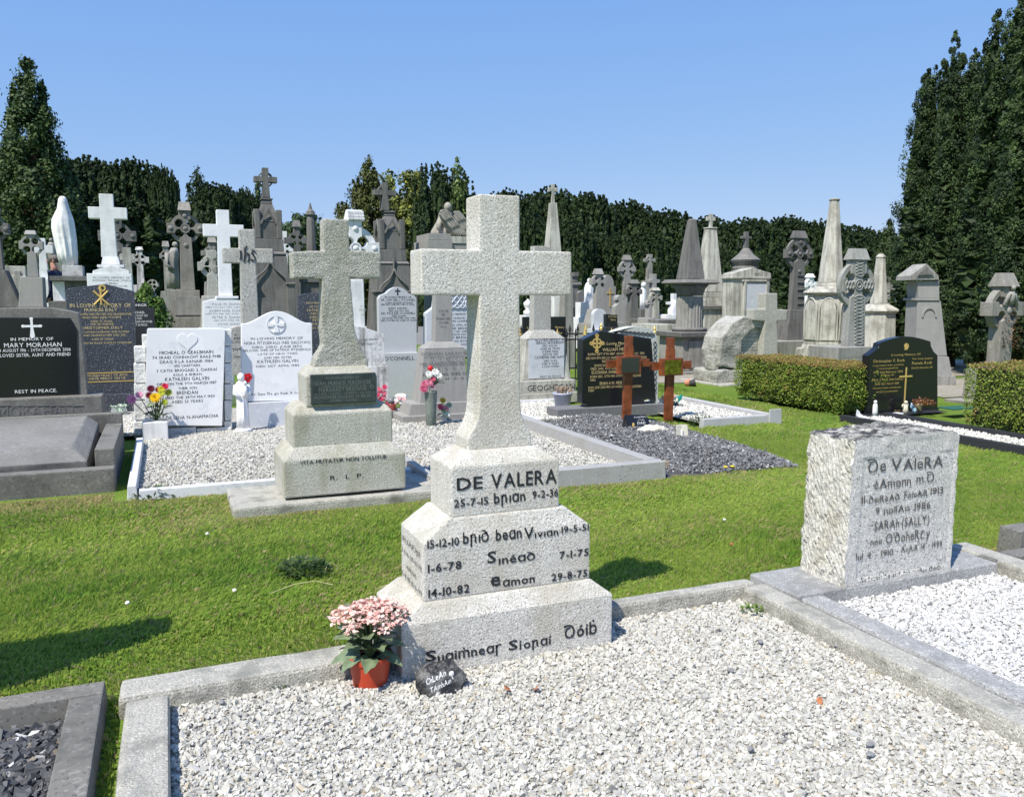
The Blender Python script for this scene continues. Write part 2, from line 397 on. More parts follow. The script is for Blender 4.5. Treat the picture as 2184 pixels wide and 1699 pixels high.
def celtic(M, px, ytop, yc, ybot, wt, wb, A, ah, Rr, depth, mat, cap=0, rn=.3, ring_w=.22, boss=False, y=0., capw=1.35, capmat=None):
    """a ringed cross; all measures in photograph pixels, depth in metres; returns its cross part"""
    x, zc = M.P(px, yc); s = (M.X(px + 50, yc) - M.X(px - 50, yc)) / 100; sz = (M.Z(yc - 50, px) - M.Z(yc + 50, px)) / 100
    zt = M.Z(ytop + cap, px); zb = M.Z(ybot, px)
    b = B().prism(cross_outline(x, zb, wb * s, wt * s, zc, A * s, ah * sz, zt, rn * min(wt * s, ah * sz)), y, y + depth)
    c = b.build('cross', mat, M.o, .008)
    B().annulus(x, zc, Rr * s * (1 - ring_w), Rr * s, y + depth * .22, y + depth * .78, 36).build('ring', mat, M.o, .004)
    if cap:
        w = wt * s * capw / 2; h = cap * sz; d = depth * .18
        B().hull([[(x - w, y - d, zt), (x + w, y - d, zt), (x + w, y + depth + d, zt), (x - w, y + depth + d, zt)],
                  [(x - w * .8, y + depth * .25, zt + h), (x + w * .8, y + depth * .25, zt + h), (x + w * .8, y + depth * .75, zt + h), (x - w * .8, y + depth * .75, zt + h)]]).build('capstone', capmat or mat, M.o, .006)
    if boss:
        r = min(wt * s, ah * sz) * .24
        for bx, bz in ((0, 0), (A * s * .8, 0), (-A * s * .8, 0), (0, (zt - zc) * .72), (0, -Rr * s * 1.15)):
            B().ball((x + bx, y, zc + bz), r, 1, .5, 1, 12, 8).build('boss', mat, M.o, smooth=True)
        B().annulus(x, zc, r * 1.5, r * 2., y - .012, y + .02, 20).build('boss_rim', mat, M.o)
    return c
def plain_cross(M, px, ytop, yarm0, yarm1, ybot, wt, wb, xl, xr, depth, mat, y=0., bevel=.008, name='cross', flare=None):
    x, _ = M.P(px, (yarm0 + yarm1) / 2); s = (M.X(px + 50) - M.X(px - 50)) / 100
    z = [M.Z(q, px) for q in (ytop, yarm0, yarm1, ybot)]; l, r = M.X(xl, yarm0), M.X(xr, yarm0)
    a, c = wt * s / 2, wb * s / 2
    P = [(x - c, z[3]), (x + c, z[3]), (x + a, z[2]), (r, z[2]), (r, z[1]), (x + a, z[1]), (x + a, z[0]), (x - a, z[0]), (x - a, z[1]), (l, z[1]), (l, z[2]), (x - a, z[2])]
    return B().prism(P, y, y + depth).build(name, mat, M.o, bevel)
def block(M, name, xl, xr, yt, yb, depth, mat, y=0., bevel=.008, tx=0., ty=0., parent=None, to_ground=False):
    c = (xl + xr) / 2
    b = B().box(M.X(xl, yb, y), M.X(xr, yb, y), y, y + depth, 0. if to_ground else M.Z(yb, c, y), M.Z(yt, c, y), tx, ty)
    return b.build(name, mat, parent or M.o, bevel)
def outline(M, name, pts, depth, mat, y=0., bevel=.006, parent=None):
    return B().prism([M.P(a, b, y) for a, b in pts], y, y + depth).build(name, mat, parent or M.o, bevel)
def arch_pts(xl, xr, ys, yt, yb, n=14, kind='round'):
    """headstone outline in pixels, counter-clockwise from bottom left"""
    P = [(xl, yb), (xr, yb), (xr, ys)]
    for i in range(1, n):
        t = i / n; x = xr + (xl - xr) * t
        if kind == 'round': h = math.sin(math.pi * t)
        elif kind == 'ogee': h = .5 - .5 * math.cos(2 * math.pi * t) if True else 0
        elif kind == 'peak': h = 1 - abs(2 * t - 1)
        P.append((x, ys + (yt - ys) * h))
    return P + [(xl, ys)]
# ================================================================ the ground
def grid_mesh(name, xs, ys, zf, mat, kind='structure'):
    V = [(x, y, zf(x, y)) for y in ys for x in xs]; n = len(xs)
    Fs = [(j * n + i, j * n + i + 1, (j + 1) * n + i + 1, (j + 1) * n + i) for j in range(len(ys) - 1) for i in range(n - 1)]
    me = bpy.data.meshes.new(name); me.from_pydata(V, [], Fs); me.update()
    return tag(link(name, me, mat), kind=kind)
def turf():
    m, n, l, b = new_mat('turf')
    tc = n.new('ShaderNodeTexCoord')
    def nz(s, d):
        t = n.new('ShaderNodeTexNoise'); t.inputs['Scale'].default_value = s; t.inputs['Detail'].default_value = d; l.new(tc.outputs['Object'], t.inputs['Vector']); return t.outputs[0]
    r = n.new('ShaderNodeValToRGB'); l.new(nz(1.3, 6), r.inputs[0])
    e = r.color_ramp.elements; e[0].position = .3; e[0].color = (.11, .20, .026, 1); e[1].position = .72; e[1].color = (.20, .28, .06, 1)
    r2 = n.new('ShaderNodeValToRGB'); l.new(nz(70, 4), r2.inputs[0]); e = r2.color_ramp.elements
    e[0].position = .35; e[0].color = (.5, .5, .45, 1); e[1].position = .7; e[1].color = (1.2, 1.2, 1, 1)
    x = n.new('ShaderNodeMix'); x.data_type = 'RGBA'; x.blend_type = 'MULTIPLY'; x.inputs[0].default_value = 1
    l.new(r.outputs[0], x.inputs[6]); l.new(r2.outputs[0], x.inputs[7]); l.new(x.outputs[2], b.inputs['Base Color'])
    b.inputs['Roughness'].default_value = .95; b.inputs['Specular IOR Level'].default_value = .1
    bp = n.new('ShaderNodeBump'); bp.inputs['Strength'].default_value = .6; bp.inputs['Distance'].default_value = .03
    l.new(nz(90, 5), bp.inputs['Height']); l.new(bp.outputs[0], b.inputs['Normal'])
    return m
TURF = turf()
xs = list(np.r_[np.linspace(-900, -60, 8), np.linspace(-40, 60, 51), np.linspace(80, 900, 8)])
ys = list(np.r_[np.linspace(-300, -20, 5), np.linspace(-10, 60, 57), np.linspace(80, 1200, 8)])
grid_mesh('ground', xs, ys, hz, TURF)
TARMAC = stone('tarmac', (.17, .17, .175), (.09, .09, .09), (.26, .26, .26), 60, .43, .6, (.22, .21, .19), .5, 2, bump=.3)
GRIT = stone('worn_earth', (.30, .27, .22), (.16, .14, .11), (.42, .40, .36), 40, .43, .58, (.16, .17, .07), .7, 1.2, bump=.6, bdist=.01, bscale=40)
def sheet(name, pts, z, mat, kind='structure'):
    b = B(); b.ngon([(x, y, z + hz(x, y)) for x, y in pts]); return tag(b.build(name, mat), kind=kind)
sheet('path', [(7.2, 24.2), (40, 21), (40, 25.5), (8, 30.2), (3, 31), (3, 26)], .012, TARMAC)
sheet('gravel_walk', [(8.4, 13.2), (24, 10.6), (24, 15.4), (10.4, 15.2), (8.5, 14.6)], .010, GRIT)

# ================================================================ gravel beds, chips and grass
def in_view(u, v, m=60):
    d = u * ST + v * CT; X = u * CT - v * ST
    a = PITCH + np.arctan2(-EYE * np.ones_like(d), d)
    py = CY - F * np.tan(a); px = CX + F * X / np.maximum(d, .1) * np.cos(PITCH)   # close enough for culling
    return (d > .8) & (px > -m * 9) & (px < 2184 + m * 12) & (py < 1699 + m * 5)
ICO = np.array([(0, -.526, .851), (0, .526, .851), (0, -.526, -.851), (0, .526, -.851), (.851, 0, .526), (.851, 0, -.526), (-.851, 0, .526), (-.851, 0, -.526), (.526, .851, 0), (-.526, .851, 0), (.526, -.851, 0), (-.526, -.851, 0)])
ICOF = np.array([(0, 4, 1), (0, 6, 11), (0, 11, 10), (0, 10, 4), (0, 1, 6), (1, 4, 8), (1, 8, 9), (1, 9, 6), (2, 3, 5), (2, 7, 3), (2, 5, 10), (2, 10, 11), (2, 11, 7), (3, 7, 9), (3, 9, 8), (3, 8, 5), (4, 10, 5), (4, 5, 8), (6, 7, 11), (6, 9, 7)])
OCT = np.array([(1, 0, 0), (-1, 0, 0), (0, 1, 0), (0, -1, 0), (0, 0, 1), (0, 0, -1.)])
OCTF = np.array([(0, 2, 4), (2, 1, 4), (1, 3, 4), (3, 0, 4), (2, 0, 5), (1, 2, 5), (3, 1, 5), (0, 3, 5)])
BOXV = np.array([(a, b, c) for c in (-.75, .75) for a, b in ((-.75, -.75), (.75, -.75), (.75, .75), (-.75, .75))])
BOXF = np.array([(0, 3, 2), (0, 2, 1), (4, 5, 6), (4, 6, 7), (0, 1, 5), (0, 5, 4), (1, 2, 6), (1, 6, 5), (2, 3, 7), (2, 7, 6), (3, 0, 4), (3, 4, 7)])
def pebbles(name, polys, per_m2, size, z, palette, weights, seed, flat=.65, depth=.012, fine=True, mound=None, excl=()):
    g = np.random.default_rng(seed)
    P = []
    for q in polys:
        q = np.array(q); lo, hi = q.min(0), q.max(0); n = int(per_m2 * np.prod(hi - lo))
        p = lo + g.random((n, 2)) * (hi - lo); ok = np.ones(n, bool); s = 0
        ar = 0
        for i in range(len(q)):
            a, b = q[i], q[(i + 1) % len(q)]; ar += a[0] * b[1] - a[1] * b[0]
        for i in range(len(q)):
            a, b = q[i], q[(i + 1) % len(q)]
            ok &= np.sign(ar) * ((b[0] - a[0]) * (p[:, 1] - a[1]) - (b[1] - a[1]) * (p[:, 0] - a[0])) > 0
        P.append(p[ok])
    P = np.concatenate(P); P = P[in_view(P[:, 0], P[:, 1])]
    for (a, b_, c, d) in excl: P = P[~((P[:, 0] > a) & (P[:, 0] < b_) & (P[:, 1] > c) & (P[:, 1] < d))]
    n = len(P); T, Fa = (ICO, ICOF) if fine == 2 else (BOXV, BOXF) if fine else (OCT, OCTF)
    S = size * np.exp(g.normal(0, .28, n)) / 2
    sc = np.stack([S * g.uniform(.8, 1.35, n), S * g.uniform(.7, 1.1, n), S * g.uniform(.5, .9, n) * flat / .65], 1)
    V = (T[None] * (1 + g.normal(0, .14, (n, len(T), 1))) + g.normal(0, .16, (n, len(T), 3))) * sc[:, None]
    q = g.normal(size=(n, 4)) * np.array([1.3, .45, .45, 1.3]); q /= np.linalg.norm(q, axis=1)[:, None]
    w, x, y, zz = q.T
    Rm = np.stack([1 - 2 * (y * y + zz * zz), 2 * (x * y - w * zz), 2 * (x * zz + w * y), 2 * (x * y + w * zz), 1 - 2 * (x * x + zz * zz), 2 * (y * zz - w * x), 2 * (x * zz - w * y), 2 * (y * zz + w * x), 1 - 2 * (x * x + y * y)], 1).reshape(n, 3, 3)
    V = np.einsum('nij,nkj->nki', Rm, V)
    zc = z + g.uniform(0, 1, n) * depth
    if mound is not None: zc = zc + mound(P[:, 0], P[:, 1])
    V += np.concatenate([P, zc[:, None]], 1)[:, None]
    k = len(T); Fc = (Fa[None] + (np.arange(n) * k)[:, None, None]).reshape(-1, 3)
    pal = np.array(palette)[g.choice(len(palette), n, p=np.array(weights) / sum(weights))] * g.uniform(.86, 1.1, (n, 1))
    o = mesh_np(name, V.reshape(-1, 3), Fc, np.repeat(np.clip(pal, 0, .9), len(Fa), 0), PEB)
    return tag(o, kind='stuff')
WPAL = [(.50, .485, .435), (.45, .435, .39), (.55, .535, .485), (.38, .37, .335), (.43, .38, .29), (.14, .14, .135)]
WW = [42, 28, 18, 9, 4, .8]
BED = stone('bed_grit', (.42, .40, .36), (.2, .19, .17), (.6, .58, .54), 200, .45, .57, (.25, .23, .2), .5, 6, bump=.8, bdist=.01)
BEDK = stone('bed_grit_dark', (.07, .07, .075), (.03, .03, .03), (.14, .14, .15), 200, .45, .57, (.05, .05, .05), .3, 6, bump=.8, bdist=.01)
def bed(x0, x1, y0, y1, z, mat): sheet('gravel_base', [(x0, y0), (x1, y0), (x1, y1), (x0, y1)], z, mat)
bed(-.05, 2.80, .6, 3.50, -.001 + .004, BED); bed(3.05, 4.34, .8, 3.24, .012, BED); bed(-1.7, -.38, 1.2, 3.44, .012, BEDK)
pebbles('white_gravel', [[(-.045, .9), (2.74, .9), (2.742, 3.28), (2.742, 3.49), (-.045, 3.49)]], 8000, .0145, .004, WPAL, WW, 1, depth=.009, excl=[(.86, 1.83, 3.27, 3.6)])
pebbles('white_gravel', [[(3.05, .9), (4.33, .9), (4.33, 3.24), (3.05, 3.24)]], 7200, .0155, .016, [(.60, .595, .58), (.53, .525, .51), (.46, .455, .445), (.34, .335, .33)], [45, 35, 16, 4], 2)
pebbles('dark_gravel', [[(-1.7, 1.3), (-.41, 1.3), (-.41, 3.40), (-1.7, 3.40)]], 4200, .026, .016, [(.075, .078, .085), (.12, .12, .125), (.045, .047, .052), (.5, .49, .47), (.2, .17, .14)], [40, 30, 22, 3.5, 4], 3, flat=.5)
# beds further back
bed(-.30, 1.98, 7.16, 12.2, .02, BED); bed(2.06, 3.92, 6.36, 11.4, .03, BED)
pebbles('white_gravel', [[(-.28, 7.18), (1.95, 7.18), (1.95, 11.2), (-.28, 11.2)], [(2.08, 6.40), (3.90, 6.40), (3.90, 11.4), (2.08, 11.4)]], 2700, .024, .03, WPAL, WW, 4, fine=False, depth=.014)
pebbles('white_gravel', [[(-1.0, 10.2), (-.3, 10.2), (-.3, 12.4), (-1.0, 12.4)], [(4.1, 9.5), (5.0, 9.5), (5.2, 11.2), (4.2, 11.4)], [(6.05, 8.5), (6.98, 8.5), (6.98, 10.6), (6.2, 10.6)], [(7.96, 4.2), (8.49, 4.2), (8.49, 8.1), (7.96, 8.1)]],
        2300, .026, .06, [(.66, .64, .58), (.56, .54, .48), (.74, .73, .70), (.40, .38, .34)], [4, 3, 3, 1], 5, fine=False, depth=.02)
bed(-1.0, -.3, 10.2, 12.4, .05, BED); bed(4.1, 5.1, 9.5, 11.4, .045, BED); bed(6.05, 6.98, 8.5, 10.6, .05, BED); bed(7.95, 8.5, 4.2, 8.1, .05, BED)
def mound(u, v): return .10 * np.exp(-((u - 4.9) / .55) ** 2) * np.clip((v - 6.1) / .5, 0, 1)
grid_mesh('chip_mound', list(np.linspace(4.06, 5.72, 20)), list(np.linspace(6.12, 9.36, 30)), lambda x, y: float(mound(x, y)) - .02 + .03 * (1 - sstep(5.35, 5.7, x)) * sstep(6.1, 6.3, y), BEDK)
pebbles('dark_chips', [[(4.10, 6.42), (4.4, 6.2), (5.45, 6.12), (5.62, 7.4), (5.72, 9.36), (4.10, 9.36)]], 2700, .027, .008, [(.150, .150, .153), (.21, .21, .213), (.095, .095, .098), (.46, .46, .45)], [44, 32, 18, 5], 6, fine=False, depth=.018, mound=mound)

def grass(name, regions, excl, seed, dry=None):
    g = np.random.default_rng(seed); P = []; S = []
    for (x0, x1, y0, y1, dens, ln, wd) in regions:
        n = int((x1 - x0) * (y1 - y0) * dens); p = np.stack([g.uniform(x0, x1, n), g.uniform(y0, y1, n)], 1)
        p = p[in_view(p[:, 0], p[:, 1])]; P.append(p); S.append(np.tile([ln, wd], (len(p), 1)))
    P, S = np.concatenate(P), np.concatenate(S); ok = np.ones(len(P), bool)
    for e in excl:
        ok &= ~((P[:, 0] > e[0]) & (P[:, 0] < e[1]) & (P[:, 1] > e[2]) & (P[:, 1] < e[3]))
    P, S = P[ok], S[ok]; n = len(P)
    # tufts and worn patches: slow waves laid over one another
    def wave(f, s): return sum(np.sin(P[:, 0] * f * a + P[:, 1] * f * b + s * c) for a, b, c in ((1, .3, 1), (-.5, 1.1, 2), (.8, -.9, 3), (.2, 1.7, 5))) / 4
    lush = np.clip(.45 + .75 * wave(1.9, seed) + .5 * wave(6.3, seed + 4) + .35 * wave(17, seed + 2), 0, 1.3)
    D = dry(P[:, 0], P[:, 1]) if dry else np.zeros(n)
    D = np.clip(D + .75 * np.clip(wave(2.3, 9) - .12, 0, 1) + .5 * np.clip(wave(8., 5) - .25, 0, 1), 0, 1)
    L = S[:, 0] * (.55 + .75 * lush) * g.uniform(.6, 1.25, n) * (1 - .45 * D); W = S[:, 1] * g.uniform(.7, 1.3, n)
    az = 2 * math.pi * g.random(n) ; comb = wave(1.4, 3) * 2.6
    lean = g.uniform(.15, 1.0, n)
    d = np.stack([np.cos(az) * .75 + .5 * np.cos(comb), np.sin(az) * .75 + .5 * np.sin(comb)], 1); sd_ = np.stack([-np.sin(az), np.cos(az)], 1) * W[:, None] / 2
    z0 = np.zeros(n) - .004
    b0 = np.concatenate([P - sd_, z0[:, None]], 1); b1 = np.concatenate([P + sd_, z0[:, None]], 1)
    mid = P + d * (L * lean * .3)[:, None]; mz = (L * (1 - .25 * lean) * .62)[:, None]
    m1 = np.concatenate([mid + sd_ * .7, mz], 1)
    tip = np.concatenate([P + d * (L * lean)[:, None], (L * (1 - .45 * lean))[:, None]], 1)
    V = np.stack([b0, b1, m1, tip], 1).reshape(-1, 3)
    i = np.arange(n)[:, None] * 4
    Fc = np.concatenate([i + [0, 1, 2], i + [0, 2, 3]], 1).reshape(-1, 3)
    base = np.array([.30, .43, .075]); rich = np.array([.19, .345, .05]); straw = np.array([.56, .47, .23]); yel = np.array([.43, .49, .11])
    t = g.random((n, 1)); c = base * (1 - lush[:, None] * .6) + rich * lush[:, None] * .6
    ym = np.clip(.35 + .8 * (1 - lush[:, None]), 0, 1) * t; c = c * (1 - ym) + yel * ym
    isd = (g.random(n) < .06 + .8 * D)[:, None]; c = np.where(isd, straw * g.uniform(.6, 1.1, (n, 1)), c) * g.uniform(.8, 1.2, (n, 1))
    return tag(mesh_np(name, V, Fc, np.repeat(c, 2, 0), BLADE), kind='stuff')
def dry(u, v):
    a = np.exp(-np.clip(7.25 - v, 0, 9) / .30) * 1.25 * (u < .5) + np.exp(-np.clip(6.26 - v, 0, 9) / .14) * (u > .4) * (u < 4.6)
    b = .8 * np.exp(-np.clip(v - 3.57, 0, 9) / .09) + .5 * np.exp(-((u - 4.7) ** 2 + (v - 6.0) ** 2) / .06)
    return np.clip(a + b, 0, 1)
EXC = [(.84, 1.86, 3.2, 3.69), (3.05, 4.5, 3.0, 3.66), (.40, 1.98, 6.24, 9), (1.9, 4.10, 6.18, 12), (-9, -.40, 7.40, 14), (-.45, .45, 7.1, 14), (4.09, 5.40, 6.42, 9.4), (4.3, 5.3, 6.2, 9.4), (5.3, 5.62, 7.3, 9.4), (4.0, 5.6, 9.3, 14),
       (5.9, 7.1, 8.38, 10.8), (7.84, 8.63, 4.0, 8.2), (8.15, 9.5, 8.0, 14), (7.0, 7.14, 8.3, 11)]
grass('grass', [(-3.2, 8.6, 3.575, 5.2, 11500, .048, .0029), (-3.2, 8.2, 5.2, 7.45, 7000, .05, .0042)], EXC, 11, dry)
grass('grass', [(5.3, 8.2, 7.45, 10.5, 4200, .06, .007), (7.05, 8.3, 10.5, 14, 3000, .06, .009), (5.3, 6.2, 10.6, 13, 3000, .06, .008)], EXC, 12, None)
grass('grass', [(-.42, -.20, 2.2, 3.58, 6000, .03, .003)], [(-.42, -.27, 1, 3.55), (-.225, 0, 1, 3.55)], 13)

# ================================================================ grave surrounds near the camera
def surround(label, at, parts, mat, cat='grave kerb', z=0.):
    o = empty('grave_surround', (*at, z), label, cat)
    for p in parts:
        (x0, x1, y0, y1, z0, z1), kw = p[:6], (p[6] if len(p) > 6 else {})
        m = kw.get('mat', mat)
        b = B().box(x0 - at[0], x1 - at[0], y0 - at[1], y1 - at[1], z0, z1, kw.get('t', .008), kw.get('t', .008))
        b.build(kw.get('name', 'kerb'), m, o, kw.get('bevel', .012), rough=kw.get('rough', .0), rscale=9, cuts=kw.get('cuts', 0))
    return o
K = dict(bevel=.018, rough=.005, cuts=5)
surround('pale concrete kerb round the wide white gravel bed of the tall stepped cross', (1.3, 3.4),
         [(-.215, -.045, .5, 3.36, -.05, .082, K), (-.235, .84, 3.365, 3.555, -.05, .085, K), (1.86, 2.86, 3.50, 3.60, -.05, .085, K), (2.745, 2.90, .3, 3.495, -.05, .085, K)], CONC)
# the right kerb splays a little; its neighbour lies against it
surround('flat weathered kerb and slab carrying the squat rough granite block', (3.6, 3.3),
         [(2.905, 3.05, .3, 3.235, -.05, .088, dict(bevel=.014, rough=.004, cuts=4, mat=CONC2)), (2.905, 4.36, 3.24, 3.64, -.05, .09, dict(bevel=.01, rough=.003, cuts=4, mat=CONC2, name='foundation_slab')), (4.34, 4.52, .5, 3.60, -.05, .10, dict(bevel=.02, rough=.006, cuts=5))], CONC)
surround('smooth grey stone kerb round a bed of dark chips', (-.8, 3.4),
         [(-.405, -.275, .6, 3.40, -.03, .105, dict(bevel=.006)), (-.70, -.275, 3.405, 3.53, -.03, .10, dict(bevel=.006)), (-1.9, -.705, 3.405, 3.53, -.03, .10, dict(bevel=.006))], DKERB)
u, v = gnd(2122, 1196, .10)
surround('smooth grey kerb corner with raised block beyond the rough granite block', (u + .4, v + .1), [(u, u + 1.3, v, v + .13, -.03, .10, dict(bevel=.006)), (u + .40, u + .62, v + .14, v + .30, -.03, .19, dict(bevel=.006, name='corner_block'))], DKERB)
# headstone of that grave, just outside the picture: its shadow lies on the lawn
o = empty('headstone', (-1.12, 3.74, 0), 'tall grey headstone with clipped shoulders at the head of the dark chip bed', 'headstone')
hp = [(-.45, .12), (.42, .12), (.45, 1.12), (.40, 1.235), (.30, 1.26), (-.33, 1.26), (-.43, 1.235), (-.48, 1.12)]
B().prism(hp, 0, .15).build('slab', GREY, o, .008)
B().box(-.52, .30, -.06, .2, -.02, .12).build('plinth', GREY, o, .008)

# ================================================================ the tall stepped cross in front
o = empty('cross_monument', (1.345, 3.45, 0), 'large pale granite cross on three stepped blocks with black lettering, red flowerpot beside it', 'grave cross')
ox, oy = 1.345, 3.45
def stepblock(name, x0, x1, y0, y1, z0, z1, ztop, inset, mat, fine=.0013, cut=6):
    b = B(); x0 -= ox; x1 -= ox; y0 -= oy; y1 -= oy
    b.hull([[(x0, y0, z0), (x1, y0, z0), (x1, y1, z0), (x0, y1, z0)], [(x0, y0, z1), (x1, y0, z1), (x1, y1, z1), (x0, y1, z1)],
            [(x0 + inset[0], y0 + inset[1], ztop), (x1 - inset[0], y0 + inset[1], ztop), (x1 - inset[0], y1 - inset[1], ztop), (x0 + inset[0], y1 - inset[1], ztop)]])
    return b.build(name, mat, o, .009, rough=fine, rscale=14, cuts=cut, smooth=False)
t1 = stepblock('base_block', .847, 1.843, 3.26, 3.70, -.03, .245, .318, (.095, .035), G_WHITE)
t2 = stepblock('middle_block', .957, 1.745, 3.30, 3.66, .316, .572, .664, (.12, .02), G_WHITE)
t3 = stepblock('name_block', 1.090, 1.600, 3.325, 3.63, .660, .880, .936, (.09, .05), G_WHITE, .001)
cx = 0.
P = [(-.152, .932), (.152, .932), (.152, .985), (.142, 1.005), (.118, 1.04), (.103, 1.085), (.098, 1.13), (.094, 1.605), (.346, 1.605), (.346, 1.797), (.0945, 1.797), (.0945, 2.03), (-.0945, 2.03), (-.0945, 1.797), (-.352, 1.797), (-.352, 1.605), (-.094, 1.605), (-.098, 1.13), (-.103, 1.085), (-.118, 1.04), (-.142, 1.005), (-.152, .985)]
B().prism(P, -.05, .12).build('cross', G_WHITE, o, .011, seg=3)
def T(rows, par, y, xform=None, mat=BLACKP, ref=3.26):
    L = []
    for t, xl, xr, yb, yh in rows:
        x0, z0 = at_v((xl), yb, y); x1, _ = at_v(xr, yb, y); zc = at_v((xl + xr) / 2, yb, y)[1]; zt = at_v((xl + xr) / 2, yb - yh, y)[1]
        L.append((t, x0 - ox, x1 - ox, zc, (zt - zc)))
    return lettering(L, mat, par, lambda x, z: (x, y - oy - .0026, z))
BOLD = .014
T([('DE', 974, 1029, 1043, 26), ('VALERA', 1047, 1187, 1035, 30), ('25-7-15', 968, 1041, 1078, 16), ('bꞃıɑn', 1053, 1120, 1070, 22), ('9-2-36', 1135, 1190, 1060, 16)], t3, 3.325)
T([('15-12-10', 911, 979, 1165, 17), ('bꞃıꝺ', 987, 1043, 1156, 24), ('beɑn', 1057, 1112, 1149, 24), ('V', 1117, 1138, 1148, 24), ('ıvıɑn', 1140, 1190, 1143, 15), ('19-5-51', 1197, 1255, 1133, 14),
   ('1-6-78', 912, 984, 1216, 17), ('S', 1039, 1058, 1199, 24), ('ınéɑꝺ', 1063, 1142, 1197, 17), ('7-1-75', 1193, 1255, 1187, 15),
   ('14-10-82', 913, 1001, 1268, 18), ('e', 1046, 1067, 1248, 30), ('ɑmon', 1072, 1140, 1245, 17), ('29-8-75', 1176, 1252, 1233, 15)], t2, 3.30)
T([('S', 907, 930, 1408, 22), ('uɑiṁneɑꞅ', 933, 1071, 1399, 20), ('S', 1084, 1104, 1384, 20), ('íoꞃɑí', 1107, 1176, 1378, 19), ('Ꝺóiḃ', 1204, 1272, 1355, 25)], t1, 3.26)
BOLD = .0
# fainter lettering on the flank of the middle block
lettering([('RUAIꝹꞃI'.replace('Ꝺ', 'Ꝺ'), .03, .31, .50, .026), ('2-11-16-28-10-78', .01, .335, .445, .022), ('eɪtne'.replace('ɪ', 'ı'), .09, .25, .385, .028), ('6-11-18-8-6-99', .01, .335, .335, .022)],
          stone('worn_letter_grey', (.2, .2, .19), (.1, .1, .1), fs=200), t2, lambda x, z: (.957 - ox - .0026, 3.655 - oy - x, z))

# ================================================================ the squat rough block on the right-hand grave
o = empty('headstone', (3.62, 3.42, .09), 'squat granite block with rough-hewn flank, dark lichened top and incised uncial lettering', 'headstone')
ox, oy = 3.62, 3.42
def rough_block():
    bm = bmesh.new(); bmesh.ops.create_cube(bm, size=1.); bmesh.ops.subdivide_edges(bm, edges=bm.edges, cuts=38, use_grid_fill=True)
    for v in bm.verts:
        x, y, z = v.co.x + .5, v.co.y + .5, v.co.z + .5
        w = (-.41 + .015 * z) + (.78 - .012 * z) * x; d = -.165 + .33 * y; h = .785 * z
        p = Vector((w * 16, d * 16, h * 16)); n1 = mnoise.noise(p) + .55 * mnoise.noise(p * 2.2)
        chis = abs(mnoise.noise(Vector((w * 5, (h + d) * 34, (h - d) * 7)))) + .5 * abs(mnoise.noise(Vector((3, (h + d) * 70, (h - d) * 12))))
        if x < .02: w += -.007 * n1 - .022 * chis + .006 + .012 * abs(2 * y - 1) ** 6 + .02 * z ** 8
        if y < .02:
            e = max(abs(2 * x - 1), abs(2 * z - 1.0)); panel = 1 if .12 < x < .97 and .03 < z < .86 else 0
            if x > .5 and z < .955 and z > .86 and x < .80: panel = .6
            d += .004 * panel - (.004 * n1 if not panel else .0008 * n1)
        if y > .98: d += .012 * n1
        if z > .98: h += .009 * n1 + (.012 if .35 < x < .8 and y > .3 else 0) - .02 * (abs(2 * x - 1) ** 8)
        if x > .98: w += .006 * n1 - .008 * abs(2 * y - 1) ** 6
        v.co = (w, d, h)
    return bm
bm = rough_block(); bm.normal_update(); me = bpy.data.meshes.new('block'); 
for f in bm.faces:
    f.material_index = 0 if f.normal.y < -.6 else 1
bm.to_mesh(me); bm.free(); me.materials.append(G_BLOCK); me.materials.append(G_ROCK)
blk = link('block', me, None, o)
L = []
for t, xl, xr, yb, yh in [('Ꝺe', 1850, 1888, 1006, 26), ('V', 1899, 1921, 1002, 26), ('AleRA', 1925, 2009, 998, 24), ('éAmonn', 1863, 1941, 1038, 20), ('m.Ꝺ.', 1953, 1996, 1028, 20), ('11', 1836, 1843, 1073, 15), ('ꝺeıReAꝺ', 1852, 1917, 1069, 15), ('FómAıR', 1927, 1977, 1060, 15), ('1913', 1983, 2010, 1053, 15),
                          ('9', 1866, 1874, 1096, 15), ('nollAıs', 1884, 1939, 1092, 15), ('1986', 1949, 1983, 1085, 15), ('SARAh', 1863, 1916, 1127, 19), ('(SALLY)', 1922, 1980, 1119, 19), ('née', 1855, 1880, 1160, 14), ("O'ꝺoheRꞇy", 1888, 1981, 1152, 21),
                          ('Iul 4 - 1910', 1824, 1903, 1188, 14), ('- AnAıR 14 - 1999', 1911, 2007, 1172, 13), ('SuAımneAs suꞇAın sıoRuı ꝺóıḃ', 1835, 2003, 1227, 10)]:
    fy = 3.42 - .161
    x0, z0 = at_v(xl, yb, fy); x1, _ = at_v(xr, yb, fy); zc = at_v((xl + xr) / 2, yb, fy)[1]; zt = at_v((xl + xr) / 2, yb - yh, fy)[1]
    L.append((t, x0 - ox, x1 - ox, zc - .09, zt - zc))
lettering(L, plain('cut_letter_black', (.075, .075, .075), .7), blk, lambda x, z: (x, -.1655, z))

